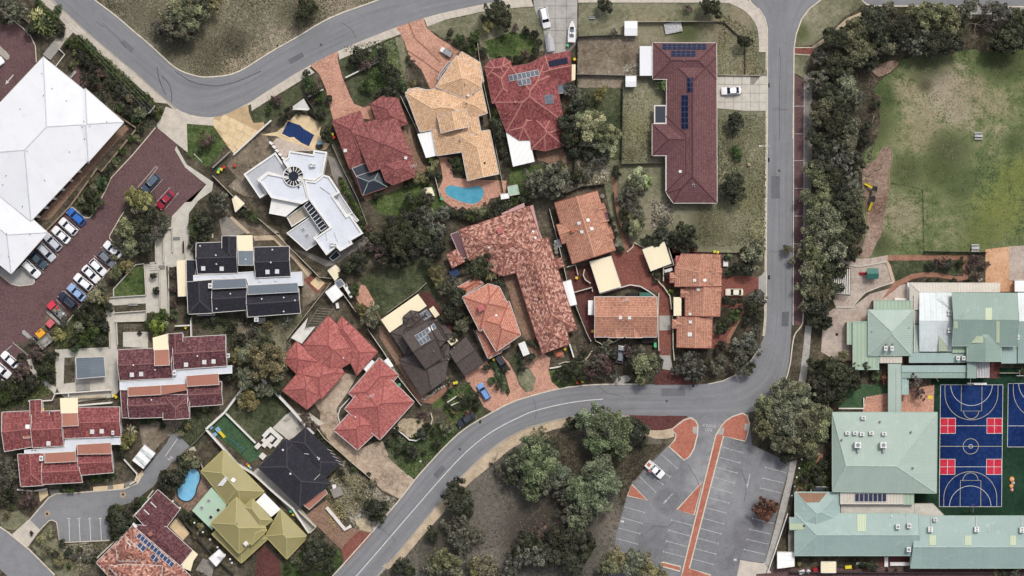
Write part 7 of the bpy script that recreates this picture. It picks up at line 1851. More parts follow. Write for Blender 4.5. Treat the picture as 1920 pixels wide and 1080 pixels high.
# tufts, weeds and fallen litter: what nobody could count
def scatter(name,polys,n,size,mat,hmax=.12,layer=.03):
    xs=[]; ys=[]
    for poly in polys:
        bx=[p[0] for p in poly]; by=[p[1] for p in poly]
        ar=abs(area2(poly)); k=int(n*ar/sum(abs(area2(q)) for q in polys))
        x=NP.uniform(min(bx),max(bx),k*3); y=NP.uniform(min(by),max(by),k*3); m=inside(x,y,poly); xs.append(x[m][:k]); ys.append(y[m][:k])
    x=np.concatenate(xs); y=np.concatenate(ys); m_=len(x)
    c=[((a-960)*S,(540-b)*S,layer+hmax*.3) for a,b in zip(x,y)]
    # tint drifts in patches over the ground
    tb_=np.clip(.5+.28*np.sin(x*.05+y*.021)+.22*np.sin(x*.017-y*.043+1.7)+NP.normal(0,.2,m_),0,1)
    me=leaf_mesh(name,c,NP.uniform(.04,.16,m_),3,size,mat,up=1.2,flat=.6,elong=1.3,tintb=tb_)
    o=link(name,me); o['kind']='stuff'
scatter('grass_tufts',[N_EDGE[1:-1]+[(700,-5),(180,-5)]],7000,.09,'f_grass')
scatter('grass_tufts',[[(1600,100),(1920,90),(1920,470),(1640,470),(1680,300)]],4500,.06,'f_grass')
scatter('leaf_litter',[[(700,1080),(767,1030),(850,950),(960,850),(1080,800),(1230,840),(1180,930),(1150,1010),(1135,1080)]],6000,.085,'f_litter')
scatter('grass_tufts',[[(1345,215),(1436,215),(1436,460),(1310,462),(1310,390),(1345,390)],[(1346,20),(1420,60),(1420,110),(1436,140),(1345,140)],[(1168,174),(1224,174),(1224,300),(1168,304)]],6000,.10,'f_grass')
scatter('leaf_litter',[[(1527,150),(1640,60),(1640,280),(1600,470),(1527,600)],[(1240,655),(1400,640),(1400,690),(1330,715)],[(1080,640),(1240,640),(1220,700),(1090,718)]],6000,.11,'f_litter')
scatter('weeds',[ts((1080,300),(1440,440),(1440,560),(1150,780),(1100,520)),[(1085,260),(1140,300),(1150,340),(1085,350)],tr((400,870),(740,850),(640,1000),(520,1080),(430,960))],2600,.11,'f_olive')
scatter('grass_tufts',[[(430,600),(560,590),(560,640),(520,700),(440,650)],tq((1150,750),(1260,660),(1420,620),(1440,700),(1330,860))],2500,.10,'f_grass')
scatter('garden_ground_cover',[tl((460,620),(590,500),(715,500),(735,825),(380,845),(330,760)),tq((230,200),(370,220),(380,440),(230,300)),tq((0,420),(200,340),(360,490),(200,560),(10,620)),tf((480,650),(700,440),(740,490),(700,570),(600,745))],5200,.13,'f_green',.35)
scatter('garden_ground_cover',[[(150,105),(290,205),(296,240),(232,232),(150,160)],tm((100,720),(380,720),(430,860),(560,800),(720,940),(520,1000),(350,900))],3600,.12,'f_dark',.3)
scatter('garden_ground_cover',[tu((430,180),(600,140),(760,60),(900,20),(930,110),(830,210),(720,330),(640,420),(560,380)),[(835,735),(880,715),(900,770),(850,800),(830,770)],[(640,90),(740,70),(760,150),(720,190),(690,130)],[(1500,865),(1560,860),(1560,925),(1490,930)]],4200,.11,'f_green',.25)
# ------------------------------------------------------------------ fences and walls
PANEL={}
def fence(pts,label,mat='fencegrey',h=1.8,t=.06,step=2.4):
    c=P(*pts[0]); e=empty('fence',c,label,'fence')
    key=(mat,h)
    if key not in PANEL:
        mb=MB(); mb.prism([(0,-.03,.03),(1,-.03,.03),(1,.03,.03),(0,.03,.03)],[(0,-.03,h),(1,-.03,h),(1,.03,h),(0,.03,h)])
        mb.prism([(0,-.045,h),(1,-.045,h),(1,.045,h),(0,.045,h)],[(0,-.045,h+.05),(1,-.045,h+.05),(1,.045,h+.05),(0,.045,h+.05)])
        a=mesh('panel',mb.v,mb.f,M[mat],mb.m,mb.uv); mb=MB(); mb.box((0,0,0),.09,.09,h+.1); PANEL[key]=(a,mesh('post',mb.v,mb.f,M[mat],mb.m))
    pm,po=PANEL[key]
    for i in range(len(pts)-1):
        a,b=P(*pts[i]),P(*pts[i+1]); d=b-a; n=max(1,round(d.length/step)); ang=math.atan2(d.y,d.x)
        for k in range(n):
            p=a+d*k/n; link('panel',pm,e,p-c,(0,0,ang),(d.length/n,1,1)); link('post',po,e,p-c,(0,0,ang))
    return e
def wall(pts,label,mat='fencewhite',h=1.6,t=.24,name='garden_wall',cat='wall',coping=True,closed=False):
    c=P(*pts[0]); e=empty(name,c,label,cat)
    p2=[tuple(P(x,y)[:2]) for x,y in pts]; n=len(p2)
    for w,z0,z1,nm in ((t,0,h,'wall_body'),)+(((t+.08,h,h+.07,'coping'),) if coping else ()):
        L,R=side_pts(p2,w/2,closed); mb=MB()
        for i in range(n if closed else n-1):
            j=(i+1) % n; q=[R[i],R[j],L[j],L[i]]; mb.prism([(p.x,p.y,z0) for p in q],[(p.x,p.y,z1) for p in q])
        mb.build(nm,M[mat],e,c)
    return e
FW=[
 (tt((65,878),(190,765),(340,565)),'white boundary wall running north east from the play turf corner','fencewhite',1.8,.45),
 (tt((65,880),(200,1030),(270,1110))+ts((640,390),(760,500),(900,620),(1010,785)),'long white boundary wall beside the mustard house','fencewhite',1.8,.35),
 (tt((190,768),(395,972)),'white inner wall between the play turf and the dull lawn','fencewhite',.9,.35),
 (tt((440,540),(560,660),(640,745),(740,860),(790,910)),'white wall between the dull lawn and the larger red house','fencewhite',1.9,.5),
 (tb((895,528),(1168,392)),'white front wall beside the pink driveway lawn','fencewhite',1.4,.22),
 (tb((645,655),(745,608)),'short white front wall west of the pink driveway','fencewhite',1.4,.2),
 (tb((140,1048),(350,855),(395,815)),'white entry wall along the beige slab driveway','fencewhite',1.4,.25),
 (tg((0,415),(120,305)),'grey wall south west of the beige slab driveway','fencegrey',1.4,.22),
 (tn((840,950),(940,1010)),'short pale wall beside the blue car driveway','fencecream',.8,.2) if False else (tn((520,1070),(640,990)),'short white garden edge wall in front of the dark brown house','fencewhite',.6,.2),
 (tn((560,1080),(680,1030)),'second short white garden wall in front of the dark brown house','fencewhite',.5,.2),
 (tn((1360,665),(1388,755)),'short white wall beside the orange-red trailer','fencewhite',1.6,.25),
 (tn((1225,830),(1310,815)),'low white wall south of the terracotta house','fencewhite',.6,.25),
 (tu((500,80),(560,120),(605,160),(650,165),(680,150)),'curved white garden wall in front of the smaller red house','fencewhite',.7,.22),
 (tu((750,-20),(760,20),(745,70)),'short curved pale garden wall near the road lawn','fencecream',.5,.18),
 (tt((1030,670),(965,740),(950,790),(962,835)),'curved white edging wall around the dark bed at the smaller red house','fencewhite',.5,.16),
 (to((165,90),(155,130),(170,160),(205,185)),'curved pale courtyard wall of the north villa units','fencecream',1.4,.18),
 (to((95,245),(215,212),(218,240)),'pale courtyard wall west of the western cream carport','fencecream',1.4,.18),
 (to((45,75),(105,60),(120,130)),'small pale pen wall south of the north villa units','fencecream',1.3,.15),
 (to((270,255),(400,215),(470,195),(540,205),(600,240),(640,270)),'long curved white courtyard wall north of the gabled duplex','fencewhite',1.4,.15),
 (ti((615,825),(640,870),(700,930),(740,990),(752,1080)),'curved pale wall beside the red courtyard drive','fencecream',1.0,.2),
 (ti((450,695),(490,660),(500,630),(570,665)),'pale kerb wall at the north tip of the red courtyard','fencecream',.5,.2),
 (ti((695,890),(695,800),(765,780),(715,620)),'pale wall behind the north eastern cream carport','fencecream',1.6,.14),
 (to((232,540),(238,570),(290,600),(360,580),(400,560)),'thin curved wall south of the gabled duplex','fencecream',1.2,.12),
 (to((665,250),(660,400),(665,640)),'pale wall along the west side of the red courtyard drive','fencecream',1.0,.14),
 (to((755,400),(760,500),(762,620),(770,705)),'pale wall along the east side of the red courtyard drive','fencecream',1.0,.14),
 (to((-10,730),(30,715),(150,715),(190,680),(215,640)),'low pale wall in front of the bare twiggy garden','fencecream',.5,.16),
 (tm((0,760),(110,755)),'white wall behind the bright lime tree','fencewhite',1.6,.25),
 (tm((105,690),(108,830)),'narrow white wall between the black and wine town houses','fencewhite',1.5,.2),
 (tf((315,840),(480,672),(660,420),(690,440),(960,110)),'long brown retaining wall east of the white office building','timber',1.0,.3),
 (tf((720,20),(800,60),(930,150),(965,108)),'dark retaining wall north east of the white office building','timber',1.0,.25),
 (ta((350,430),(375,455),(440,370),(400,330)),'thin white planter wall beside the wide steps','fencewhite',.6,.15),
 (ta((140,100),(240,190),(330,270)),'brown retaining wall below the north west hedge','timber',.8,.3),
 (tr((650,965),(780,840),(1040,500)),'pale boundary wall beside the service road hedge','fencecream',1.2,.25),
 (tr((840,290),(930,390),(915,440),(880,460)),'curved white wall beside the striped carport','fencewhite',.9,.2),
 (tr((120,495),(230,505),(320,490)),'low white wall in front of the crimson town houses','fencewhite',.8,.3),
 (tq((200,545),(270,545),(360,540),(380,495),(470,490),(470,520)),'white yard wall north of the crimson town houses','fencewhite',1.5,.2),
 (tq((525,525),(720,515)),'pinkish beam wall on the terrace south of the slate pavilion','tanpath',1.0,.3),
 (tq((530,575),(765,555)),'white wall behind the crimson town house courtyard','fencewhite',1.4,.3),
 (tq((465,490),(760,470),(768,520)),'white wall below the terrace steps','fencewhite',1.3,.2),
 (ts((935,630),(1055,745),(1015,785)),'pale angled entry wall beside the brown paved drive','fencecream',1.4,.3),
 (ts((1125,615),(1180,680),(1250,765),(1290,740)),'cream garden retaining wall beside the brown paved drive','fencewhite',.5,.7),
 (tp((455,150),(455,215),(300,215)),'white low wall around the small turf square','fencewhite',.5,.25),
 (tw((1195,705),(1130,900),(1075,1060)),'thin white wall along the school side of the footpath','fencewhite',1.0,.15),
]
for q,lb,m,hh,t in FW:wall(q,lb,m,hh,t)
FF=[
 ([(893,62),(902,135),(918,210),(930,280),(942,345),(950,392)],'pale fence between the sandy and the solar panel houses','fencecream'),
 ([(752,182),(780,240),(806,295),(826,370)],'white fence between the maroon and the sandy houses','fencewhite'),
 ([(615,252),(640,310),(672,375),(696,440)],'grey fence between the flat roofed and the maroon houses','fencegrey'),
 ([(572,180),(588,205),(600,238)],'dark fence beside the white triangular sail','fencedark'),
 ([(400,330),(440,370),(520,440),(600,520),(622,522)],'long pale fence south west of the flat roofed house','fencecream'),
 ([(622,522),(700,452)],'thin fence along the back of the flat roofed house yard','fencegrey'),
 ([(622,530),(590,570),(540,635)],'pale fence between the black town houses and the larger red house','fencecream'),
 ([(642,548),(668,585)],'white fence beside the white shed corner','fencewhite'),
 ([(690,617),(720,660),(750,710),(790,760)],'white fence between the smaller red and the dark brown houses','fencewhite'),
 ([(585,790),(610,822),(640,848),(655,862),(700,900)],'grey fence between the black roofed house and the sandy driveway','fencecream'),
 ([(1137,132),(1137,68),(1083,70),(1083,140)],'thin dark fence around the bare dirt yard','fencedark') if False else ([(1083,70),(1170,66)],'dark fence at the north edge of the bare dirt yard','fencedark'),
 ([(1080,140),(1200,143),(1225,146)],'pale fence south of the bare dirt yard','fencegrey'),
 ([(1083,72),(1082,140),(1080,245),(1076,345)],'dark fence along the west side of the pompom tree yard','fencedark'),
 ([(1168,150),(1165,306)],'dark fence west of the dull back lawn','fencedark'),
 ([(1165,308),(1248,306)],'dark fence south of the dull back lawn','fencedark'),
 ([(1195,42),(1340,41)],'pale fence north of the long corner house','fencecream'),
 ([(1340,41),(1358,43),(1378,62),(1397,75),(1397,140)],'low dark fence around the round dark bush','fencedark'),
 ([(1343,141),(1425,142)],'low pale fence on the north edge of the concrete drive','fencecream'),
 ([(1030,392),(1050,470),(1066,540),(1100,625),(1108,640)],'white fence between the terracotta house and the villa units','fencewhite'),
 ([(1055,365),(1090,350),(1135,345)],'dark fence north of the north villa units','fencedark'),
 ([(1150,360),(1155,400),(1165,430),(1185,460)],'dark fence east of the north villa units','fencedark'),
 ([(1247,450),(1258,490)],'dark fence at the back of the north eastern carport','fencedark'),
 ([(1300,472),(1400,474)],'reddish low fence north of the stepped villa row','timber'),
 ([(727,586),(785,545),(800,530)],'pale pergola fence behind the cream patio roof','fencecream'),
 ([(704,590),(716,606)],'short grey fence west of the cream patio roof','fencegrey'),
 ([(888,618),(895,635),(914,672)],'white fence along the lower west roof of the orange house','fencewhite'),
 ([(300,930),(348,980),(400,1040),(440,1076)],'dark fence with white lamps between the wine roof and the mustard house','fencedark'),
 ([(330,862),(366,830),(388,806)],'grey fence north west of the mustard house','fencegrey'),
 ([(355,850),(375,860),(382,880)],'short pale fence beside the bright blue pool','fencecream'),
 ([(340,1015),(355,1060),(360,1085)],'short dark fence beside the cream sail','fencedark'),
 ([(1732,471),(1850,473)],'thin dark fence along the south edge of the school field','fencedark'),
 ([(1480,1071),(1700,1072),(1920,1072)],'long dark fence along the south edge of the school','fencedark'),
 ([(1752,690),(1752,705),(1758,715)],'short curved pale fence at the court corner','fencecream'),
 ([(1872,699),(1918,699)],'thin pale fence south of the green school block','fencecream'),
 ([(1489,905),(1480,960),(1470,1000)],'thin fence with white post caps beside the school footpath','fencedark'),
]
for q,lb,m in FF:fence(q,lb,m,1.5 if 'low' not in lb else .7)

# ------------------------------------------------------------------ cars
def loft(mb,rings,m=0,close=True):
    n=len(rings[0])
    for a,b in zip(rings,rings[1:]):
        for i in range(n):
            j=(i+1) % n; mb.face([a[i],a[j],b[j],b[i]],m)
    if close:mb.face(list(reversed(rings[0])),m); mb.face(rings[-1],m)
CARS={}
def car_parts(kind):
    """nose at +x, 4.6 m long, 1.8 m wide; returns [(name, mesh, loc)]"""
    if kind in CARS:return CARS[kind]
    L,W=2.3,.92
    #            hood end, roof front, roof rear, tail base, roof height, belt
    f={'sedan':(.95,.25,-1.05,-1.72,1.45,.92),'hatch':(1.1,.35,-1.55,-2.08,1.5,.95),'wagon':(1.05,.35,-1.9,-2.16,1.55,.98),'suv':(1.1,.42,-1.85,-2.15,1.78,1.08),'ute':(1.1,.5,-.45,-.75,1.7,1.02)}[kind]
    xh,xrf,xrr,xt,hr,hb=f
    mb=MB(); rings=[]
    for x,w,top in ((2.3,.62,.62),(2.2,.80,.72),(1.9,.90,.80),(xh,.92,hb),(0,.92,hb),(xt,.92,hb),(-2.1,.88,hb if kind != 'sedan' else .93),(-2.25,.82,.80),(-2.3,.66,.60)):
        rings.append([(x,-w*.86,.22),(x,-w,.42),(x,-w*.98,top-.14),(x,-w*.84,top),(x,0,top+.03),(x,w*.84,top),(x,w*.98,top-.14),(x,w,.42),(x,w*.86,.22)])
    loft(mb,rings)
    rw=.66; bw=.80
    r0=[(xrf,-rw,hr-.03),(xrf+.1,0,hr),(xrf,rw,hr-.03),(xrr,rw,hr-.05),(xrr-.08,0,hr-.02),(xrr,-rw,hr-.05)]
    mb.prism([(x,y,z-.05) for x,y,z in reversed(r0)],list(reversed(r0)))
    pil=.05
    for sx,xb in ((xrf,xh),(xrr,xt)):
        for sy in (-1,1):mb.tube((xb,sy*bw,hb-.02),(sx,sy*rw,hr-.06),pil,n=4)
    xm=(xrf+xrr)/2
    for sy in (-1,1):mb.tube((xm,sy*(bw+.0),hb-.02),(xm,sy*rw,hr-.06),.045,n=4)
    body=mesh('body',mb.v,mb.f,M['paint_white'],mb.m)
    out=[('body',body)]
    def glass(name,q):
        g=MB(); g.face(q); return (name,mesh(name,g.v,g.f,M['glassdark'],g.m))
    e=.005
    out.append(glass('windscreen',[(xh,-bw+.06,hb+.02),(xh,bw-.06,hb+.02),(xrf+.03,rw-.04,hr-.05),(xrf+.03,-rw+.04,hr-.05)]))
    out.append(glass('rear_window',[(xt,bw-.08,hb+.02),(xt,-bw+.08,hb+.02),(xrr-.03,-rw+.05,hr-.07),(xrr-.03,rw-.05,hr-.07)]))
    for sy in (-1,1):out.append(glass('side_window',[(xh-.06,sy*(bw+e),hb),(xrf,sy*(rw+.02),hr-.06),(xrr,sy*(rw+.02),hr-.08),(xt+.06,sy*(bw+e),hb)][::sy]))
    for sx in (1.42,-1.38):
        for sy in (-1,1):
            wb=MB(); wb.tube((sx,sy*.70,.32),(sx,sy*.90,.32),.32,n=14); me=mesh('wheel',wb.v,wb.f,M['black'],wb.m); out.append(('wheel',me))
            wb=MB(); wb.tube((sx,sy*.86,.32),(sx,sy*.912,.32),.2,n=10); out.append(('rim',mesh('rim',wb.v,wb.f,M['alu'],wb.m)))
    for sy in (-1,1):
        wb=MB(); wb.box((2.13,sy*.66,.60),.16,.3,.13,sy*-.25); out.append(('headlight',mesh('headlight',wb.v,wb.f,M['white_plastic'],wb.m)))
        wb=MB(); wb.box((-2.2,sy*.68,.72),.12,.26,.16); out.append(('tail_light',mesh('tail_light',wb.v,wb.f,M['tail_red'],wb.m)))
        wb=MB(); wb.box((xh-.25,sy*1.0,hb),.12,.2,.14); out.append(('mirror',mesh('mirror',wb.v,wb.f,M['paint_dark'],wb.m)))
    if kind == 'ute':
        wb=MB(); wb.box((-1.5,0,hb),1.5,1.5,.02)
        for c,sx,sy in (((-1.5,.8,hb),1.55,.08),((-1.5,-.8,hb),1.55,.08),((-2.27,0,hb),.07,1.6)):wb.box(c,sx,sy,.14)
        out.append(('tray',mesh('tray',wb.v,wb.f,M['white_plastic'],wb.m)))
    if kind in ('suv','wagon'):
        for sy in (-1,1):
            wb=MB(); wb.tube((xrf-.2,sy*.56,hr+.02),(xrr+.25,sy*.56,hr+.02),.025,n=4); out.append(('roof_rail',mesh('roof_rail',wb.v,wb.f,M['steelgrey'],wb.m)))
    CARS[kind]=out; return out
for nm,c,r in (('white',C(248,248,248,1.02),.3),('silver',C(206,208,214),.28),('grey',C(122,126,132),.3),('dark',C(52,54,60),.3),('blue',C(44,110,196),.3),('paleblue',C(156,184,222),.3),('midblue',C(118,160,214),.3),('teal',C(64,82,92),.3),
                 ('red',C(160,32,52),.3),('navy',C(38,46,66),.3),('cream',C(240,230,206),.35),('slate',C(86,104,122),.3)):
    M['paint_'+nm]=m_paint('car_paint_'+nm,c,r)
M['tail_red']=m_plain('tail_light_red',C(170,30,34),.4,.05)
def car(kind,paint,fx,fy,rx,ry,label,group=None,width=1.0):
    """front and rear bumper pixels"""
    a,b=P(fx,fy,.9),P(rx,ry,.9); d=a-b; c=(a+b)/2; c.z=.08
    k=max(.82,min(1.12,d.length/4.6))
    e=empty('parked_car',c,label,{'suv':'car','ute':'utility truck'}.get(kind,'car'),group,(0,0,math.atan2(d.y,d.x)),(k,k*width,k))
    rims=[]; wheels=[]
    for n,me in car_parts(kind):
        par=e
        if n == 'rim':par=wheels[-1]
        o=link(n,me,par)
        if n == 'wheel':wheels.append(o)
        if n == 'body':o.material_slots[0].link='OBJECT'; o.material_slots[0].material=M['paint_'+paint]
    return e
G1='cars parked beside the office building'; G2='cars parked along the shrub bed'
car('hatch','blue',128,393,158,420,'bright blue hatchback, northernmost in the row beside the office',G1)
car('hatch','white',113,412,143,438,'white hatchback next to the bright blue hatchback',G1)
car('sedan','white',99,427,130,454,'white car between a white hatchback and a silver hatchback',G1)
car('hatch','silver',84,440,114,468,'silver hatchback with a dark windscreen, beside the office roof corner',G1)
car('suv','silver',102,488,72,458,'silver wagon facing away from the office between two other cars',G1)
car('sedan','teal',86,501,57,474,'dark teal sedan beside the office roof corner',G1)
car('suv','white',75,520,42,489,'white wagon beside the paved kerb island at the office',G1)
car('sedan','white',196,455,227,481,'white coupe with a dark roof, northernmost along the shrub bed',G2)
car('hatch','grey',214,498,186,472,'dark grey hatchback with a pale roof beside the white coupe',G2)
car('hatch','white',197,514,170,488,'white hatchback between a dark grey hatchback and a white sedan',G2)
car('sedan','white',186,529,155,499,'white sedan facing the shrub bed between two white cars',G2)
car('hatch','white',140,516,172,542,'white car half covered by olive foliage at its rear',G2)
car('sedan','paleblue',127,534,160,563,'pale blue sedan between a white and a black car',G2)
car('suv','navy',111,550,143,577,'black wagon beside the red tray truck',G2)
car('sedan','white',4,662,33,688,'white sedan by the plum-brown trees at the west edge','cars at the west edge')
car('suv','white',20,708,-14,678,'white wagon cut by the west edge of the photo','cars at the west edge')
car('sedan','white',6,722,-24,700,'white car corner just showing at the west edge','cars at the west edge')
car('sedan','white',6,110,-28,134,'white car end beside the kerb island near the painted arrow')
car('suv','slate',268,359,298,328,'slate blue wagon in the marked bay by the olive tree')
car('sedan','red',296,390,324,360,'dark red sedan in the marked bay by the limestone terrace')
car('suv','white',1026,53,1017,13,'white four wheel drive on the concrete driveway above two boats')
car('sedan','white',1352,171,1390,169,'white sedan on the concrete slab driveway of the corner house')
car('sedan','cream',1360,548,1394,548,'cream white sedan on the red drive of the stepped villas')
car('hatch','grey',1166,648,1161,681,'grey car half hidden among bare trees south of the duplex')
car('suv','dark',950,694,931,666,'black wagon under the eave of the orange house')
car('wagon','midblue',898,720,916,749,'light blue car on the pink driveway near the road')
car('sedan','dark',858,798,889,776,'dark grey sedan parked on the grass beside the road')
car('ute','white',1247,897,1209,864,'white utility truck with red and green tray covers in the bush car park',width=1.05)
for x,y,m in ((1224,877,'s_mint'),(1219,883,'s_pinkred'),(1217,871,'s_orange')):
    p=P(x,y,1.3); mb=MB(); mb.box((p.x,p.y,1.2),.8,.7,.32,-.66,0); o=mb.build('crate',M[m],None,(p.x,p.y,1.2))
    tag(o,{'s_mint':'green crate on the white ute tray','s_pinkred':'red crate on the white ute tray','s_orange':'orange crate at the rear of the ute tray'}[m],'crate')

# trailers, boats, machines
def thing_at(name,px,py,ang,label,cat,z=.05):return empty(name,P(px,py,z),label,cat,None,(0,0,ang))
def add(e,name,mb,mat,sm=False):return link(name,mesh(name,mb.v,mb.f,M[mat],mb.m,mb.uv,sm),e)
def wheels(e,pts,r=.3):
    for x,y in pts:
        mb=MB(); mb.tube((x,y-.1,r),(x,y+.1,r),r,n=12); add(e,'wheel',mb,'black')
def boat(px,py,ang,L,W,label,cover):
    e=thing_at('boat',px,py,ang,label,'boat'); mb=MB(); st=[]
    for t in (0,.15,.4,.65,.85,.96,1.0):
        w=W/2*(1-max(0,(t-.45)/.55)**2)*(.96 if t else .9); x=-L/2+L*t
        st.append([(x,-w*.55,.55),(x,-w,1.15+.15*t),(x,w,1.15+.15*t),(x,w*.55,.55)])
    loft(mb,st); add(e,'hull',mb,'white_plastic')
    mb=MB(); rings=[]
    for t in (.02,.2,.45,.7,.9,.97):
        w=W/2*(1-max(0,(t-.45)/.55)**2)*.9; x=-L/2+L*t; zt=1.24+.15*t
        rings.append([(x,-w,zt),(x,-w*.5,zt+(.4 if cover else .06)),(x,0,zt+(.55 if cover else .02)),(x,w*.5,zt+(.4 if cover else .06)),(x,w,zt)])
    loft(mb,rings,close=False); add(e,'cover' if cover else 'deck',mb,'boatcover' if cover else 'white_plastic',True)
    if not cover:
        mb=MB(); mb.box((-.3,0,1.42),L*.42,W*.5,.05,0); add(e,'cockpit',mb,'s_grey'); mb=MB(); mb.prism([(.9,-.5,1.3),(1.15,-.45,1.3),(1.15,.45,1.3),(.9,.5,1.3)],[(.75,-.45,1.8),(.8,-.42,1.8),(.8,.42,1.8),(.75,.45,1.8)]); add(e,'windscreen',mb,'glassdark')
        for y in (-.3,.3):mb=MB(); mb.box((-.5,y,1.45),.5,.4,.35); add(e,'seat',mb,'white_plastic')
        mb=MB(); mb.box((-L/2-.25,0,.8),.4,.4,.8); add(e,'outboard_motor',mb,'dark')
    mb=MB(); mb.box((-.2,0,.4),L*.8,.12,.12); mb.tube((L*.3,0,.45),(L/2+.5,0,.45),.05); mb.box((-.6,0,.35),.1,W*.9,.1); add(e,'trailer_frame',mb,'steelgrey'); wheels(e,((-.6,W*.46),(-.6,-W*.46)))
M['boatcover']=m_plain('pale_grey_boat_cover',C(188,188,192),.8,.1,2)
boat(1030,80,math.radians(100),4.9,2.1,'boat under a pale grey cover on the concrete driveway',True)
boat(1072,60,math.radians(88),5.4,2.0,'open white boat on its trailer beside the dirt yard fence',False)
e=thing_at('box_trailer',983,655,math.radians(-68),'white box trailer on the brown side drive','trailer'); mb=MB(); mb.box((-.2,0,.5),3.3,1.7,1.5); add(e,'trailer_body',mb,'white_plastic'); mb=MB(); mb.tube((1.4,.6,.5),(2.6,0,.5),.06); mb.tube((1.4,-.6,.5),(2.6,0,.5),.06); add(e,'drawbar',mb,'steelgrey'); mb=MB(); mb.cyl((2.2,0,.5),.15,.4); add(e,'jockey_wheel',mb,'black'); wheels(e,((-.3,.88),(-.3,-.88)))
e=thing_at('box_trailer',841,101,math.radians(-32),'small trailer with a grey cover on the pink driveway','trailer'); mb=MB(); mb.prism([(-1.3,-.8,.6),(1.0,-.8,.6),(1.0,.8,.6),(-1.3,.8,.6)],[(-1.2,-.6,1.25),(.85,-.6,1.25),(.85,.6,1.25),(-1.2,.6,1.25)]); add(e,'cover',mb,'steelgrey'); mb=MB(); mb.box((-1.75,0,.5),.8,1.2,.5); add(e,'front_box',mb,'white_plastic'); mb=MB(); mb.tube((1,0,.5),(1.9,0,.5),.05); add(e,'drawbar',mb,'steelgrey'); wheels(e,((0,.85),(0,-.85)))
e=thing_at('tray_truck',109,582,math.radians(135),'red tray truck loaded with rubbish at the end of the row','truck')
mb=MB(); mb.box((1.75,0,.4),1.3,1.9,1.5); mb.box((2.5,0,.4),.4,1.8,.7); add(e,'cab',mb,'truckred') if 'truckred' in M else None
M['truckred']=m_paint('truck_red',C(214,52,74),.4); add(e,'cab',mb,'truckred'); mb=MB(); mb.prism([(2.42,-.8,1.2),(2.5,-.8,1.2),(2.5,.8,1.2),(2.42,.8,1.2)],[(2.2,-.7,1.86),(2.26,-.7,1.86),(2.26,.7,1.86),(2.2,.7,1.86)]); add(e,'windscreen',mb,'glassdark')
mb=MB(); mb.box((-.6,0,.7),3.2,1.95,.12); 
for c,sx,sy in (((-.6,.97,.8),3.2,.06),((-.6,-.97,.8),3.2,.06),((-2.2,0,.8),.06,1.95)):mb.box(c,sx,sy,.35)
add(e,'tray',mb,'steelgrey'); wheels(e,((1.7,.9),(1.7,-.9),(-1.2,.9),(-1.2,-.9)),.36)
for k,(x,y,sx,sy,sz,m) in enumerate(((.4,.3,.9,.7,.5,'timber'),(-.3,-.4,1.0,.5,.35,'sand'),(-1.2,.2,.9,1.1,.25,'steelgrey'),(-1.7,-.5,.5,.6,.3,'white_plastic'),(.5,-.55,.6,.5,.6,'truckred'),(-.5,.55,.5,.4,.4,'dark'))):
    mb=MB(); mb.box((x,y,.82),sx,sy,sz,.3*k); o=add(e,'load',mb,m)
for px,py,a,w,l,hh,m,nm,lb in ((96,606,.8,1.6,1.9,1.2,'fadedred','skip_bin','faded pink-red skip bin between the truck and the yellow machine'),(78,625,.75,1.7,2.0,1.5,'machineyellow','compact_loader','yellow compact loader beside the rubble trailer')):
    M.setdefault('fadedred',m_plain('faded_red_paint',C(206,102,112),.6,.12)); M.setdefault('machineyellow',m_plain('machine_yellow',C(240,170,48),.5,.08))
    e=thing_at(nm,px,py,a,lb,'skip bin' if 'skip' in nm else 'loader'); mb=MB(); mb.prism([(-l/2*.8,-w/2*.85,.3),(l/2*.8,-w/2*.85,.3),(l/2*.8,w/2*.85,.3),(-l/2*.8,w/2*.85,.3)],[(-l/2,-w/2,hh),(l/2,-w/2,hh),(l/2,w/2,hh),(-l/2,w/2,hh)]); add(e,'bin_body' if 'skip' in nm else 'loader_body',mb,m)
    mb=MB(); mb.box((0,0,hh),l*.9,w*.9,.06); add(e,'lid' if 'skip' in nm else 'engine_cover',mb,m)
    if 'loader' in nm:
        mb=MB(); mb.box((.2,.55,hh+.05),.9,.22,.08); add(e,'exhaust_grille',mb,'dark'); mb=MB(); mb.box((-1.3,0,.3),.5,1.7,.5); add(e,'bucket',mb,'steelgrey')
        for sy in (-1,1):mb=MB(); mb.box((-.6,sy*.8,.6),1.6,.12,.25); add(e,'lift_arm',mb,'dark')
    wheels(e,((.5,w*.5),(.5,-w*.5),(-.5,w*.5),(-.5,-w*.5)),.3)
e=thing_at('tipper_trailer',86,640,math.radians(40),'grey open trailer filled with rubble beside the plum-brown trees','trailer'); mb=MB(); mb.box((0,0,.5),3.4,2.2,.1)
for c,sx,sy in (((0,1.08,.5),3.4,.08),((0,-1.08,.5),3.4,.08),((1.7,0,.5),.08,2.2),((-1.7,0,.5),.08,2.2)):mb.box(c,sx,sy,.6)
add(e,'trailer_body',mb,'concretegrey'); mb=MB()
for k in range(40):mb.box((rnd.uniform(-1.5,1.5),rnd.uniform(-.9,.9),.6),rnd.uniform(.15,.5),rnd.uniform(.15,.4),rnd.uniform(.1,.4),rnd.uniform(0,3))
o=add(e,'rubble',mb,'concretedark'); o['kind']='stuff'; wheels(e,((0,1.15),(0,-1.15)),.32)
q=tl((320,580),(440,690),(425,705),(310,595)); patch('kerb_island',q,'concretegrey',0,z=.16); q=tl((165,715),(245,790),(225,800),(150,740),(150,720)); patch('kerb_island',q,'concretegrey',0,z=.16)
e=thing_at('orange_trailer',1048,664,.2,'orange-red load under a tarpaulin south of the terracotta house','tarp covered load'); mb=MB(); rings=[]
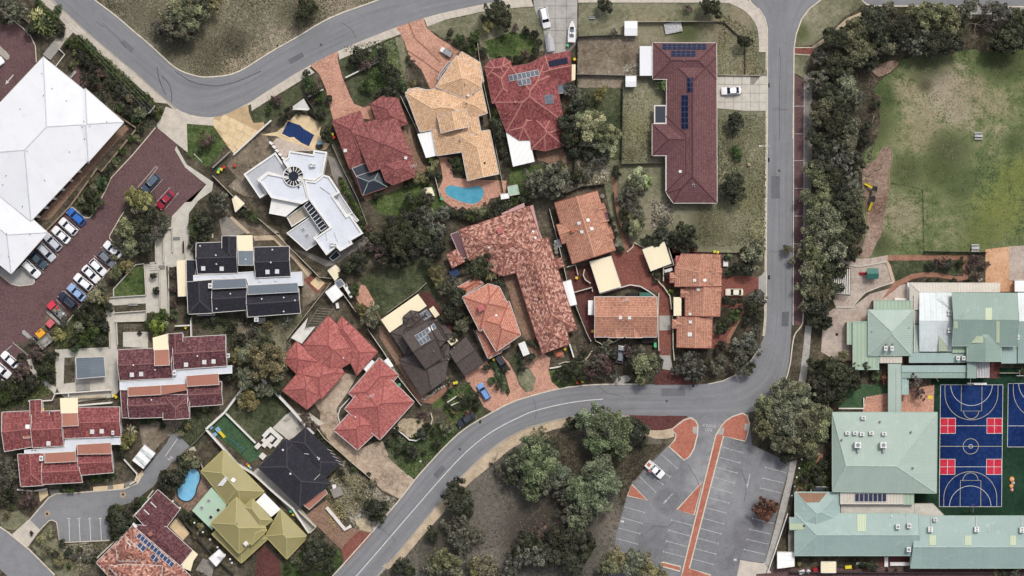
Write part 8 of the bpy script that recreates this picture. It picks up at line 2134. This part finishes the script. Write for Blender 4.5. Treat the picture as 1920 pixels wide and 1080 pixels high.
for x,s_ in ((-1.0,.5),(-.5,.85),(.3,.9),(.9,.6)):rings.append([(x,-s_,.1),(x,-s_*.6,.9*s_+.3),(x,s_*.3,1.1*s_+.2),(x,s_,.1)])
loft(mb,rings); add(e,'tarpaulin',mb,'s_orange',False); mb=MB(); mb.box((0,0,.04),2.4,2.0,.12); add(e,'pallet',mb,'timber')

# wheelie bins
BINM={}
def bin_(px,py,ang,lid,label):
    M.setdefault('lid_yellow',m_plain('yellow_lid',C(236,204,60),.5,.05)); M.setdefault('lid_green',m_plain('green_lid',C(84,190,130),.5,.05)); M.setdefault('lid_lime',m_plain('lime_lid',C(196,214,80),.5,.05)); M.setdefault('lid_red',m_plain('red_lid',C(200,60,50),.5,.05)); M.setdefault('bin_body',m_plain('dark_green_bin',C(48,66,56),.6,.08))
    if not BINM:
        mb=MB(); mb.prism([(-.25,-.25,.08),(.25,-.25,.08),(.25,.25,.08),(-.25,.25,.08)],[(-.32,-.33,.98),(.32,-.33,.98),(.32,.33,.98),(-.32,.33,.98)]); BINM['b']=mesh('bin_body',mb.v,mb.f,M['bin_body'],mb.m)
        mb=MB(); mb.prism([(-.35,-.36,.98),(.36,-.36,.98),(.36,.36,.98),(-.35,.36,.98)],[(-.3,-.3,1.08),(.3,-.3,1.08),(.3,.3,1.08),(-.3,.3,1.08)]); BINM['l']=mb
        mb=MB(); mb.tube((-.22,-.3,.1),(-.22,.3,.1),.1,n=8); BINM['w']=mesh('axle_wheels',mb.v,mb.f,M['black'],mb.m)
    if lid not in BINM:BINM[lid]=mesh('lid',BINM['l'].v,BINM['l'].f,M['lid_'+lid],BINM['l'].m)
    e=empty('wheelie_bin',P(px,py),label,'bin','wheelie bins',(0,0,ang),(.95,.95,1.0)); link('bin_body',BINM['b'],e); link('lid',BINM[lid],e); link('wheels',BINM['w'],e)
for px,py,lid,d in ((410,323,'lime','lime lidded wheelie bin'),(416,318,'yellow','yellow lidded wheelie bin'),(421,314,'red','red lidded wheelie bin'),(412,318,'green','green lidded wheelie bin'),(624,252,'yellow','yellow lidded wheelie bin'),(627,258,'red','red lidded wheelie bin'),(781,233,'yellow','yellow lidded wheelie bin'),(1064,86,'green','green lidded wheelie bin'),(1077,112,'yellow','yellow lidded wheelie bin'),
                        (828,373,'green','green lidded wheelie bin'),(1045,367,'yellow','yellow lidded bin'),(1339,472,'lime','lime lidded wheelie bin'),(1345,473,'yellow','yellow lidded wheelie bin'),(1081,521,'yellow','yellow lidded wheelie bin'),(1111,621,'yellow','yellow lidded wheelie bin'),(926,674,'yellow','yellow lidded wheelie bin'),(1059,654,'yellow','yellow lidded wheelie bin'),(852,718,'yellow','yellow lidded wheelie bin'),(856,717,'lime','lime lidded wheelie bin'),
                        (749,721,'green','green lidded bin'),(1092,715,'yellow','yellow lidded wheelie bin'),(1082,717,'red','red lidded wheelie bin'),(1228,645,'green','green lidded wheelie bin'),(1228,649,'green','green lidded bin'),(82,767,'yellow','yellow lidded wheelie bin'),(81,771,'yellow','yellow lidded bin'),(215,741,'yellow','yellow lidded wheelie bin'),(219,744,'yellow','yellow lidded bin'),(551,964,'yellow','yellow lidded wheelie bin'),(546,958,'green','green lidded wheelie bin'),(349,614,'yellow','yellow lidded wheelie bin'),(441,311,'red','red lidded bin')):
    bin_(px,py,rnd.uniform(0,6.28),lid,autolabel(d,px,py))

# benches, tanks, poles, play things
def bench(px,py,ang,label,L=2.0,m='concretegrey'):
    e=thing_at('bench',px,py,ang,label,'bench'); mb=MB(); mb.box((0,0,.42),L,.45,.06); add(e,'seat',mb,m); mb=MB(); mb.box((0,.26,.5),L,.07,.42); add(e,'backrest',mb,m)
    for x in (-L*.4,L*.4):mb=MB(); mb.box((x,0,0),.08,.4,.42); add(e,'leg',mb,'steelgrey')
def table(px,py,ang,label,L=1.8,W=.8,m='whitefaded',bn=True):
    e=thing_at('table',px,py,ang,label,'table'); mb=MB(); mb.box((0,0,.72),L,W,.06); add(e,'tabletop',mb,m)
    for x in (-.7,.7):mb=MB(); mb.box((x,0,0),.1,.6,.72); add(e,'leg',mb,'steelgrey')
    if bn:
        for y in (-.75,.75):mb=MB(); mb.box((0,y,.42),L,.3,.05); add(e,'seat',mb,m)
table(1834,255,0,'white picnic table alone on the school field',1.9,.6); table(1828,465,0,'white picnic table at the south edge of the school field',1.9,.7)
bench(1741,497,0,'small bench in the garden inside the red path loop',1.3); bench(1801,494,1.4,'yellow slatted bench at the east end of the red path loop',1.6,'yellowline'); bench(1837,525,.4,'grey bench in the dark bed above the awning',1.2)
bench(291,545,1.57,'pale bench on the narrow terrace walk',1.9,'whitefaded'); bench(250,571,0,'pale long bench beside the terrace planter',2.2,'whitefaded'); bench(346,463,1.57,'dark slatted bench on the limestone terrace',2.8,'darktimber'); bench(332,447,0,'grey grate seat on the limestone terrace',1.6)
bench(540,785,.5,'pale garden bench on the dull lawn beside the patio',1.5,'limestone'); bench(711,90,-.35,'pale bench slab on the verge lawn',1.2,'limestone'); bench(694,95,-.2,'small pale bench slab beside the twiggy shrubs',.8,'limestone'); bench(1110,34,0,'white slab seat on the lawn north of the dirt yard',1.4,'whitefaded')
bench(138,140,.9,'grey bench in the small court by the office',2.0,'whitefaded'); bench(1613,1056,0,'white bench in the yard south of the aqua school wing',2.2,'whitefaded'); table(831,707,.55,'timber outdoor table in front of the dark brown house',1.9,1.0,'timber')
for px,py,r,hh,lb in ((1129,368,.5,1.1,'round grey tank at the north corner of the villa units'),(1156,459,.5,1.0,'round dark tank at the east corner of the villa units'),(1042,466,.5,.9,'first round pot in the side yard between two fences'),(1043,473,.45,.8,'white rimmed pot in the side yard between two fences'),(1041,459,.45,.7,'small leafy pot in the side yard between two fences'),(1268,464,.55,.5,'white round table in the yard behind the carport'),(600,276,.9,.05,'dark round mat beside the covered pool') if False else (599,275,.85,.6,'dark round trampoline beside the covered pool'),(380,1068,.6,.8,'round stone pot on the grey patio south of the cream sail')):
    e=thing_at('garden_pot' if 'pot' in lb else 'water_tank' if 'tank' in lb else 'trampoline' if 'tramp' in lb else 'garden_table',px,py,0,lb,'pot' if 'pot' in lb else 'tank' if 'tank' in lb else 'trampoline' if 'tramp' in lb else 'table')
    mb=MB(); mb.cyl((0,0,0),r*.85,hh,16,r2=r); add(e,'tank_body',mb,'dark' if 'dark' in lb else 'white_plastic' if 'white round' in lb else 'concretegrey'); mb=MB(); mb.cyl((0,0,hh),r*1.04,.05,16); mb.cyl((0,0,hh+.05),r*.6,.06,12); add(e,'rim',mb,'dark' if 'tramp' in lb else 'concretedark')
# white lamps along the fence of the mustard house
for x,y in ts((275,313),(95,570),(143,615),(240,715),(297,778),(345,828),(395,880),(445,930),(480,960),(492,985)):
    e=thing_at('fence_lamp',x,y,0,autolabel('white globe lamp on the fence',x,y),'lamp'); mb=MB(); mb.cyl((0,0,0),.06,1.7,6); add(e,'lamp_post',mb,'steelgrey'); mb=MB(); mb.cyl((0,0,1.7),.2,.18,10,r2=.26); mb.cyl((0,0,1.88),.26,.14,10,r2=.1); add(e,'globe',mb,'white_plastic')
for x,y in tp((57,580),(42,635),(28,692),(14,748),(72,525)):
    e=thing_at('bollard',x,y,0,autolabel('white topped bollard by the school path',x,y),'bollard'); mb=MB(); mb.cyl((0,0,0),.09,1.0,8); add(e,'bollard_post',mb,'fencedark'); mb=MB(); mb.box((0,0,1.0),.34,.34,.1,.3); add(e,'cap',mb,'white_plastic')
# power pole and wires along the footpath hedge
px,py=296,211
e=thing_at('power_pole',px,py,0,'timber power pole with white cross arms at the hedge end by the road bend','power pole'); mb=MB(); mb.tube((0,0,0),(0,0,9),.16,.11,8); add(e,'pole',mb,'timber')
for z,L in ((8.6,1.3),(7.8,1.0)):
    mb=MB(); d=Vector((math.cos(.9),math.sin(.9),0)); mb.tube(Vector((0,0,z))-d*L,Vector((0,0,z))+d*L,.07,n=4); o=add(e,'cross_arm',mb,'whitefaded')
    for t in (-.9,-.3,.3,.9):mb=MB(); mb.cyl(tuple(d*L*t+Vector((0,0,z+.05))),.06,.16,6); add(o,'insulator',mb,'white_plastic')
a0=P(px,py); b0=P(40,-60)
for k,t in enumerate((-.9,-.3,.3,.9)):
    d=Vector((math.cos(.9),math.sin(.9),0))*1.3*t; mb=MB(); pts=[a0+d+Vector((0,0,8.8))+(b0-a0)*(i/12)-Vector((0,0,1.1*math.sin(math.pi*i/12))) for i in range(13)]
    for p,q in zip(pts,pts[1:]):mb.tube(p-a0,q-a0,.022,n=4)
    o=add(e,'wire',mb,'steelgrey'); 
# street lamps / service pits
for px,py,ang,lb in ((1436,277,math.pi,'slim street lamp on the lawn edge of the north road'),(1344,297,2.0,'white clothes hoist arm beside the long corner house'),(366,290,-.8,'white boom gate at the green lawn by the car park'),(1814,717,0,'white basketball goal at the top of the blue ball court'),(1819,948,2.4,'basketball goal at the bottom of the blue ball court'),(1906,703,1.5,'thin netball goal at the second blue court')):
    if 'goal' in lb:
        e=thing_at('basketball_goal',px,py,0,lb,'goal post'); up=1 if py<800 else-1; mb=MB(); mb.tube((0,up*1.2,0),(0,up*1.2,3.2),.08); mb.tube((0,up*1.2,3.2),(0,0,3.3),.06); add(e,'goal_post',mb,'steelgrey'); mb=MB(); mb.box((0,-up*.05,2.9),1.7,.06,1.0); add(e,'backboard',mb,'white_plastic' if up>0 else 'steelgrey')
        mb=MB()
        for k in range(14):a1,a2=2*math.pi*k/14,2*math.pi*(k+1)/14; mb.tube((.23*math.cos(a1),-up*.35+.23*math.sin(a1),3.05),(.23*math.cos(a2),-up*.35+.23*math.sin(a2),3.05),.02,n=4)
        add(e,'hoop',mb,'s_orange')
    elif 'gate' in lb:
        e=thing_at('boom_gate',px,py,ang,lb,'gate'); mb=MB(); mb.cyl((0,0,0),.14,1.0,8); add(e,'gate_post',mb,'white_plastic'); mb=MB(); mb.tube((0,0,.9),(2.6,0,.9),.05); add(e,'boom',mb,'white_plastic')
    else:
        e=thing_at('street_lamp' if 'lamp' in lb else 'clothes_hoist',px,py,ang,lb,'street lamp' if 'lamp' in lb else 'clothes hoist'); hh=6 if 'lamp' in lb else 1.9; mb=MB(); mb.tube((0,0,0),(0,0,hh),.08,.06); mb.tube((0,0,hh),(2.0,0,hh+.2),.05); add(e,'lamp_pole' if 'lamp' in lb else 'hoist_pole',mb,'white_plastic'); mb=MB(); mb.box((2.1,0,hh+.15),.6,.25,.1); add(e,'lamp_head' if 'lamp' in lb else 'arm_end',mb,'white_plastic')
# long white goal box and pads at the court
e=thing_at('stored_goal',1837,719.5,0,'long white padded bar at the top edge of the blue ball court','goal bar'); mb=MB(); mb.box((0,0,.1),3.1,.5,.6); add(e,'padding',mb,'white_plastic'); mb=MB(); mb.box((0,0,0),3.2,.3,.1); add(e,'base',mb,'steelgrey')
M.setdefault('toyorange',m_plain('toy_orange',C(226,150,60),.6,.1)); M.setdefault('slideyellow',m_plain('slide_yellow',C(236,214,62),.45,.06)); M.setdefault('slidered',m_plain('slide_red',C(160,30,44),.45,.06)); M.setdefault('toyblue',m_plain('toy_blue',C(140,176,204),.5,.06)); M.setdefault('swingblue',m_plain('swing_blue',C(60,108,128),.5,.06)); M.setdefault('tealroof',m_sheet('teal_roof_sheet',C(58,116,104),.4,.4))
for k,(x,y,w,m) in enumerate(((1897,898,1.0,'toyorange'),(1899,905,.8,'s_tan'),(1896,911,.8,'toyorange'),(1897,918,.7,'s_orange'))):
    e=thing_at('crash_mat',x,y,.2*k,('round orange mat at the head of the toy stack beside the courts','brown mat second in the toy stack beside the courts','orange mat third in the toy stack beside the courts','small red mat at the tail of the toy stack beside the courts')[k],'mat')
    mb=MB(); mb.cyl((0,0,0),w*.6,.3,12); add(e,'mat',mb,m); mb=MB(); mb.box((.1,0,.3),w*.5,w*.5,.08); add(e,'pad',mb,'limestone')
# playground equipment
c=P(1636,365); e=empty('play_structure',c,'playground tower with two yellow slides on the wood chips','play structure',None,(0,0,math.radians(-12)))
for y0 in (-1.6,.9):
    mb=MB(); mb.box((0,y0+.35,1.3),1.3,1.5,.1); add(e,'platform',mb,'dark')
    for sx in (-.6,.6):
        for sy in (-.3,1.0):mb=MB(); mb.tube((sx,y0+sy,0),(sx,y0+sy,2.3),.06); add(e,'post',mb,'steelgrey')
mb=MB(); mb.box((0,.2,1.32),.8,1.4,.08); add(e,'bridge',mb,'darktimber')
for k in range(6):mb=MB(); mb.box((0,-.3+k*.22,1.42),.9,.12,.04); add(e,'plank',mb,'timber')
for (a,b,w) in (((-.6,1.6,1.35),(-2.5,2.3,.25),.5),((.1,-1.9,1.35),(-.1,-4.0,.25),.5)):
    a,b=Vector(a),Vector(b); d=(b-a); s_=Vector((-d.y,d.x,0)).normalized()*w*.6; mb=MB(); up=Vector((0,0,.08))
    mb.prism([a-s_,b-s_,b+s_,a+s_],[a-s_+up,b-s_+up,b+s_+up,a+s_+up])
    for sg in (-1,1):mb.prism([a+s_*sg*.9,b+s_*sg*.9,b+s_*sg,a+s_*sg],[p+Vector((0,0,.3)) for p in (a+s_*sg*.9,b+s_*sg*.9,b+s_*sg,a+s_*sg)])
    add(e,'slide',mb,'slideyellow')
for sx in (-.3,.3):mb=MB(); mb.tube((sx,2.2,0),(sx+.05,2.9,1.9),.05); add(e,'climbing_bar',mb,'white_plastic')
for k,q in enumerate((tj((620,250),(650,245)),tj((655,240),(680,215)),tj((685,212),(722,200)),tj((728,195),(742,155)))):
    a,b=P(*q[0]),P(*q[1]); c=(a+b)/2; mb=MB(); mb.tube(a-c+Vector((0,0,.25)),b-c+Vector((0,0,.25)),.14,.12,8); o=mb.build('balance_log',M['timber'],None,(0,0,0)); o.location=c; tag(o,('dark balance log nearest the trees in the playground','second balance log from the trees in the playground','third balance log from the trees in the playground','pale balance log tilted towards the playground head')[k],'log')
c=P(1637,513,2.5); c.z=0; e=empty('play_house',c,'teal roofed play house with a dark red slide in the sandpit','play house'); mb=MB(); hw,hd=1.4,1.3
mb.face([(-hw,-hd,2.0),(hw,-hd,2.0),(hw,0,2.6),(-hw,0,2.6)],0,[(0,0),(2.8,0),(2.8,1.4),(0,1.4)]); mb.face([(-hw,0,2.6),(hw,0,2.6),(hw,hd,2.0),(-hw,hd,2.0)],0,[(0,0),(2.8,0),(2.8,1.4),(0,1.4)]); add(e,'roof',mb,'tealroof')
mb=MB(); mb.box((0,0,.9),2.2,2.0,.1); add(e,'platform',mb,'timber')
for sx in (-1.1,1.1):
    for sy in (-1,1):mb=MB(); mb.tube((sx,sy,0),(sx,sy,2.05),.06); add(e,'post',mb,'darktimber')
mb=MB(); mb.prism([(-1.1,-.3,.9),(-3.0,-.3,.15),(-3.0,.3,.15),(-1.1,.3,.9)],[(-1.1,-.3,1.0),(-3.0,-.3,.25),(-3.0,.3,.25),(-1.1,.3,1.0)]); add(e,'slide',mb,'slidered')
# backyard play things on the turf
e=thing_at('toy_slide',412,808,-.9,'pale blue toddler tower with a yellow slide on the play turf','toy slide'); mb=MB(); mb.box((-.5,0,0),1.1,1.0,1.1); add(e,'tower',mb,'toyblue'); mb=MB(); mb.prism([(0,-.35,.9),(2.0,-.35,.12),(2.0,.35,.12),(0,.35,.9)],[(0,-.35,1.02),(2.0,-.35,.24),(2.0,.35,.24),(0,.35,1.02)]); add(e,'slide',mb,'slideyellow')
for k,(x,y,m) in enumerate(((396,801,'toyblue'),(404,814,'toyblue'))):
    e=thing_at('toy_table',x,y,.7,('pale teal toy table in the corner of the play turf','second pale toy table beside the toddler tower')[k],'toy table'); mb=MB(); mb.box((0,0,.4),.9,.9,.08); add(e,'tabletop',mb,m); mb=MB(); mb.cyl((0,0,0),.25,.4,8); add(e,'leg',mb,m)
e=thing_at('swing_set',445,832,-.75,'blue framed swing set on the play turf','swing set'); 
for a,b in (((-2.2,0,2.1),(2.2,0,2.1)),((-2.2,0,2.1),(-2.4,1.1,0)),((-2.2,0,2.1),(-2.4,-1.1,0)),((2.2,0,2.1),(2.4,1.1,0)),((2.2,0,2.1),(2.4,-1.1,0))):mb=MB(); mb.tube(a,b,.06); add(e,'frame_bar',mb,'swingblue')
for x in (-1.1,.1,1.2):mb=MB(); mb.box((x,0,.5),.5,.25,.05); mb.tube((x-.2,0,.5),(x-.2,0,2.1),.02,n=4); mb.tube((x+.2,0,.5),(x+.2,0,2.1),.02,n=4); add(e,'swing_seat',mb,'swingblue')
e=thing_at('toy_ride',466,873,-.8,'small striped toy on the turf by the white wall','toy')
for k,m in enumerate(('s_pinkred','slideyellow','toyblue')):mb=MB(); mb.box((-.5+k*.6,0,0),.5,.5,.3); add(e,'toy_block',mb,m)
# white garden seating square by the dull lawn
w4=ts((770,80),(870,165),(760,260)); e=thing_at('fire_pit_seat',509,822,math.radians(-42),'white block seating around a square fire pit','garden seating')
for c,sx,sy in (((0,1.5,0),4.2,1.0),((0,-1.5,0),3.0,1.0),((1.7,0,0),1.0,2.0),((-1.7,0,0),1.0,2.0)):mb=MB(); mb.box(c,sx,sy,.45); add(e,'seat_block',mb,'fencewhite')
mb=MB(); mb.box((0,0,.01),2.3,2.0,.12); add(e,'pit_floor',mb,'dark'); mb=MB(); mb.box((0,0,.1),1.3,1.3,.3); add(e,'fire_pit',mb,'fencewhite')
for x,y,a,w,l,lb in ((484,836,-.73,1.0,1.4,'white cube seat at the inner corner of the play turf'),(493,855,-.73,1.3,1.3,'pale square box at the corner of the black roof'),(500,830,-.73,1.1,2.4,'white slab seat beside the square fire pit'),(361,843,.4,1.5,1.2,'cream pool pump cover north of the bright blue pool')):
    e=thing_at('garden_box',x,y,a,lb,'garden box'); mb=MB(); mb.box((0,0,0),w,l,.7); add(e,'box_body',mb,'fencewhite' if 'cream' not in lb else 'fencecream'); mb=MB(); mb.box((0,0,.7),w+.06,l+.06,.06); add(e,'lid',mb,'fencewhite' if 'cream' not in lb else 'fencecream')
# assorted yard things
for x,y,a,w,l,hh,m,nm,lb in ((1360,491,0,1.2,2.2,.8,'white_plastic','spa_cover','white spa cover in the yard east of the stepped villas'),(1253,507,.3,2.0,.8,.7,'white_plastic','storage_box','white storage box behind the north eastern carport'),(1274,464,0,1.6,.8,.7,'steelgrey','barbecue','grey barbecue in the yard behind the carport'),(1185,555,0,2.4,1.6,.9,'dark','garden_bed_cover','dark square cover north of the gabled duplex'),(1210,552,0,3.0,.9,1.2,'tealroof','awning','dark teal awning behind the gabled duplex'),(1215,638,0,3.2,1.2,1.0,'dark','storage_rack','dark storage rack south of the gabled duplex'),
                                 (1046,457,.3,1.4,2.0,.6,'white_plastic','cold_frame','white covered frame at the head of the pot yard'),(852,512,.5,2.2,1.9,1.0,'solarblue','solar_rack','blue gridded solar rack beside the terracotta shed'),(632,922,.4,2.6,2.4,.9,'concretedark','concrete_tank','square concrete tank cover in the sandy yard'),(627,912,.2,.9,1.0,.9,'white_plastic','garden_statue','white garden statue beside the concrete tank cover'),(600,268,.2,1.2,.9,.7,'toyblue','pool_toy','pale blue pool box beside the covered pool'),
                                 (784,222,0,.9,1.5,1.2,'white_plastic','water_heater','white heater unit beside the sandy house west wall'),(902,226,0,1.0,1.4,.8,'dark','heat_pump','dark heat pump in the sandy house east notch'),(869,314,.3,1.1,.8,.8,'steelgrey','barbecue','grey barbecue beside the sandy house long wing'),(700,752,0,.5,.5,.6,'white_plastic','garden_urn','x') if False else (491,601,0,1.9,1.4,.8,'whitefaded','storage_box','pale box south of the black town houses'),(1262,52,.2,4.2,2.6,.5,'whitefaded','rubble_slab','pale broken slab on the lawn north of the long corner house'),
                                 (1404,309,0,.7,.7,.6,'sand','letter_box','small sandy letter box on the corner lawn'),(1661,1053,0,.9,2.4,.5,'white_plastic','white_bench_box','upright white box on the dark red deck'),(1686,1057,0,4.6,.9,.5,'white_plastic','white_table','long white table on the dark red deck'),(1590,1063,.1,1.6,.8,.6,'slideyellow','yellow_bench','curved yellow seat in the yard south of the school'),(1528,1068,.3,1.1,1.2,.9,'slidered','red_drum','dark red drum in the yard south of the school'),(1503,1072,.3,1.4,.9,.7,'white_plastic','white_sack','white sacks in the yard south of the school'),(1515,1071,.9,.9,.8,.6,'white_plastic','white_sack','small white sack beside the dark red drum'),
                                 (646,915,.1,1.6,1.6,.7,'s_tan','timber_stack','x') if False else (262,625,.8,.9,1.0,.5,'dark','doormat_box','dark square box on the pale court west of the lime tree'),(617,632,.4,1.2,.6,.5,'white_plastic','garden_box','white box behind the larger red house') if False else (633,573,.2,.7,1.4,.8,'white_plastic','heat_pump','white heat pump north of the larger red house'),(1713,622,0,.6,1.2,.8,'white_plastic','cabinet','white cabinet between the two green school blocks') if False else (1702,546,0,.6,4.2,1.0,'white_plastic','long_bench','upright white bar bench at the awning corner'),(1688,561,0,3.1,.5,.8,'white_plastic','long_bench','white bench along the ribbed green roof'),
                                 (1575,645,0,.6,.6,.5,'dark','drum','x') if False else (1569,627,0,.65,.65,.05,'black','drain_cover','dark round drain in the pink school yard'),(1720,722,0,1.0,1.2,.3,'slideyellow','yellow_mat','yellow square mat on the red school paving'),(1744,745,0,1.1,.8,.05,'slideyellow','yellow_mat','yellow painted square near the ball court corner')):
    e=thing_at(nm,x,y,a,lb,nm.replace('_',' ')); mb=MB(); mb.box((0,0,0),w,l,hh); add(e,'case',mb,m); mb=MB(); mb.box((0,0,hh),w*.86,l*.86,.05); add(e,'top',mb,m)
# rocks in the beds
for k in range(26):
    x,y=(rnd.uniform(1084,1138),rnd.uniform(296,346)) if k<8 else (rnd.uniform(120,185),rnd.uniform(1030,1052)) if k<16 else (rnd.uniform(768,800),rnd.uniform(848,866)) if k<22 else (rnd.uniform(1340,1366),rnd.uniform(690,706))
    mb=MB(); r=rnd.uniform(.2,.5); mb.cyl((0,0,0),r,r*.7,6,r2=r*.55); o=mb.build('rock',M['limestone'],None,(0,0,0)); o.location=P(x,y); o.rotation_euler=(0,0,rnd.random()*6); tag(o,autolabel('pale garden rock',x,y),'rock','pale rocks in the garden beds')
settle_labels([o for o in SC.objects if o.parent is None and 'label' in o.keys()])
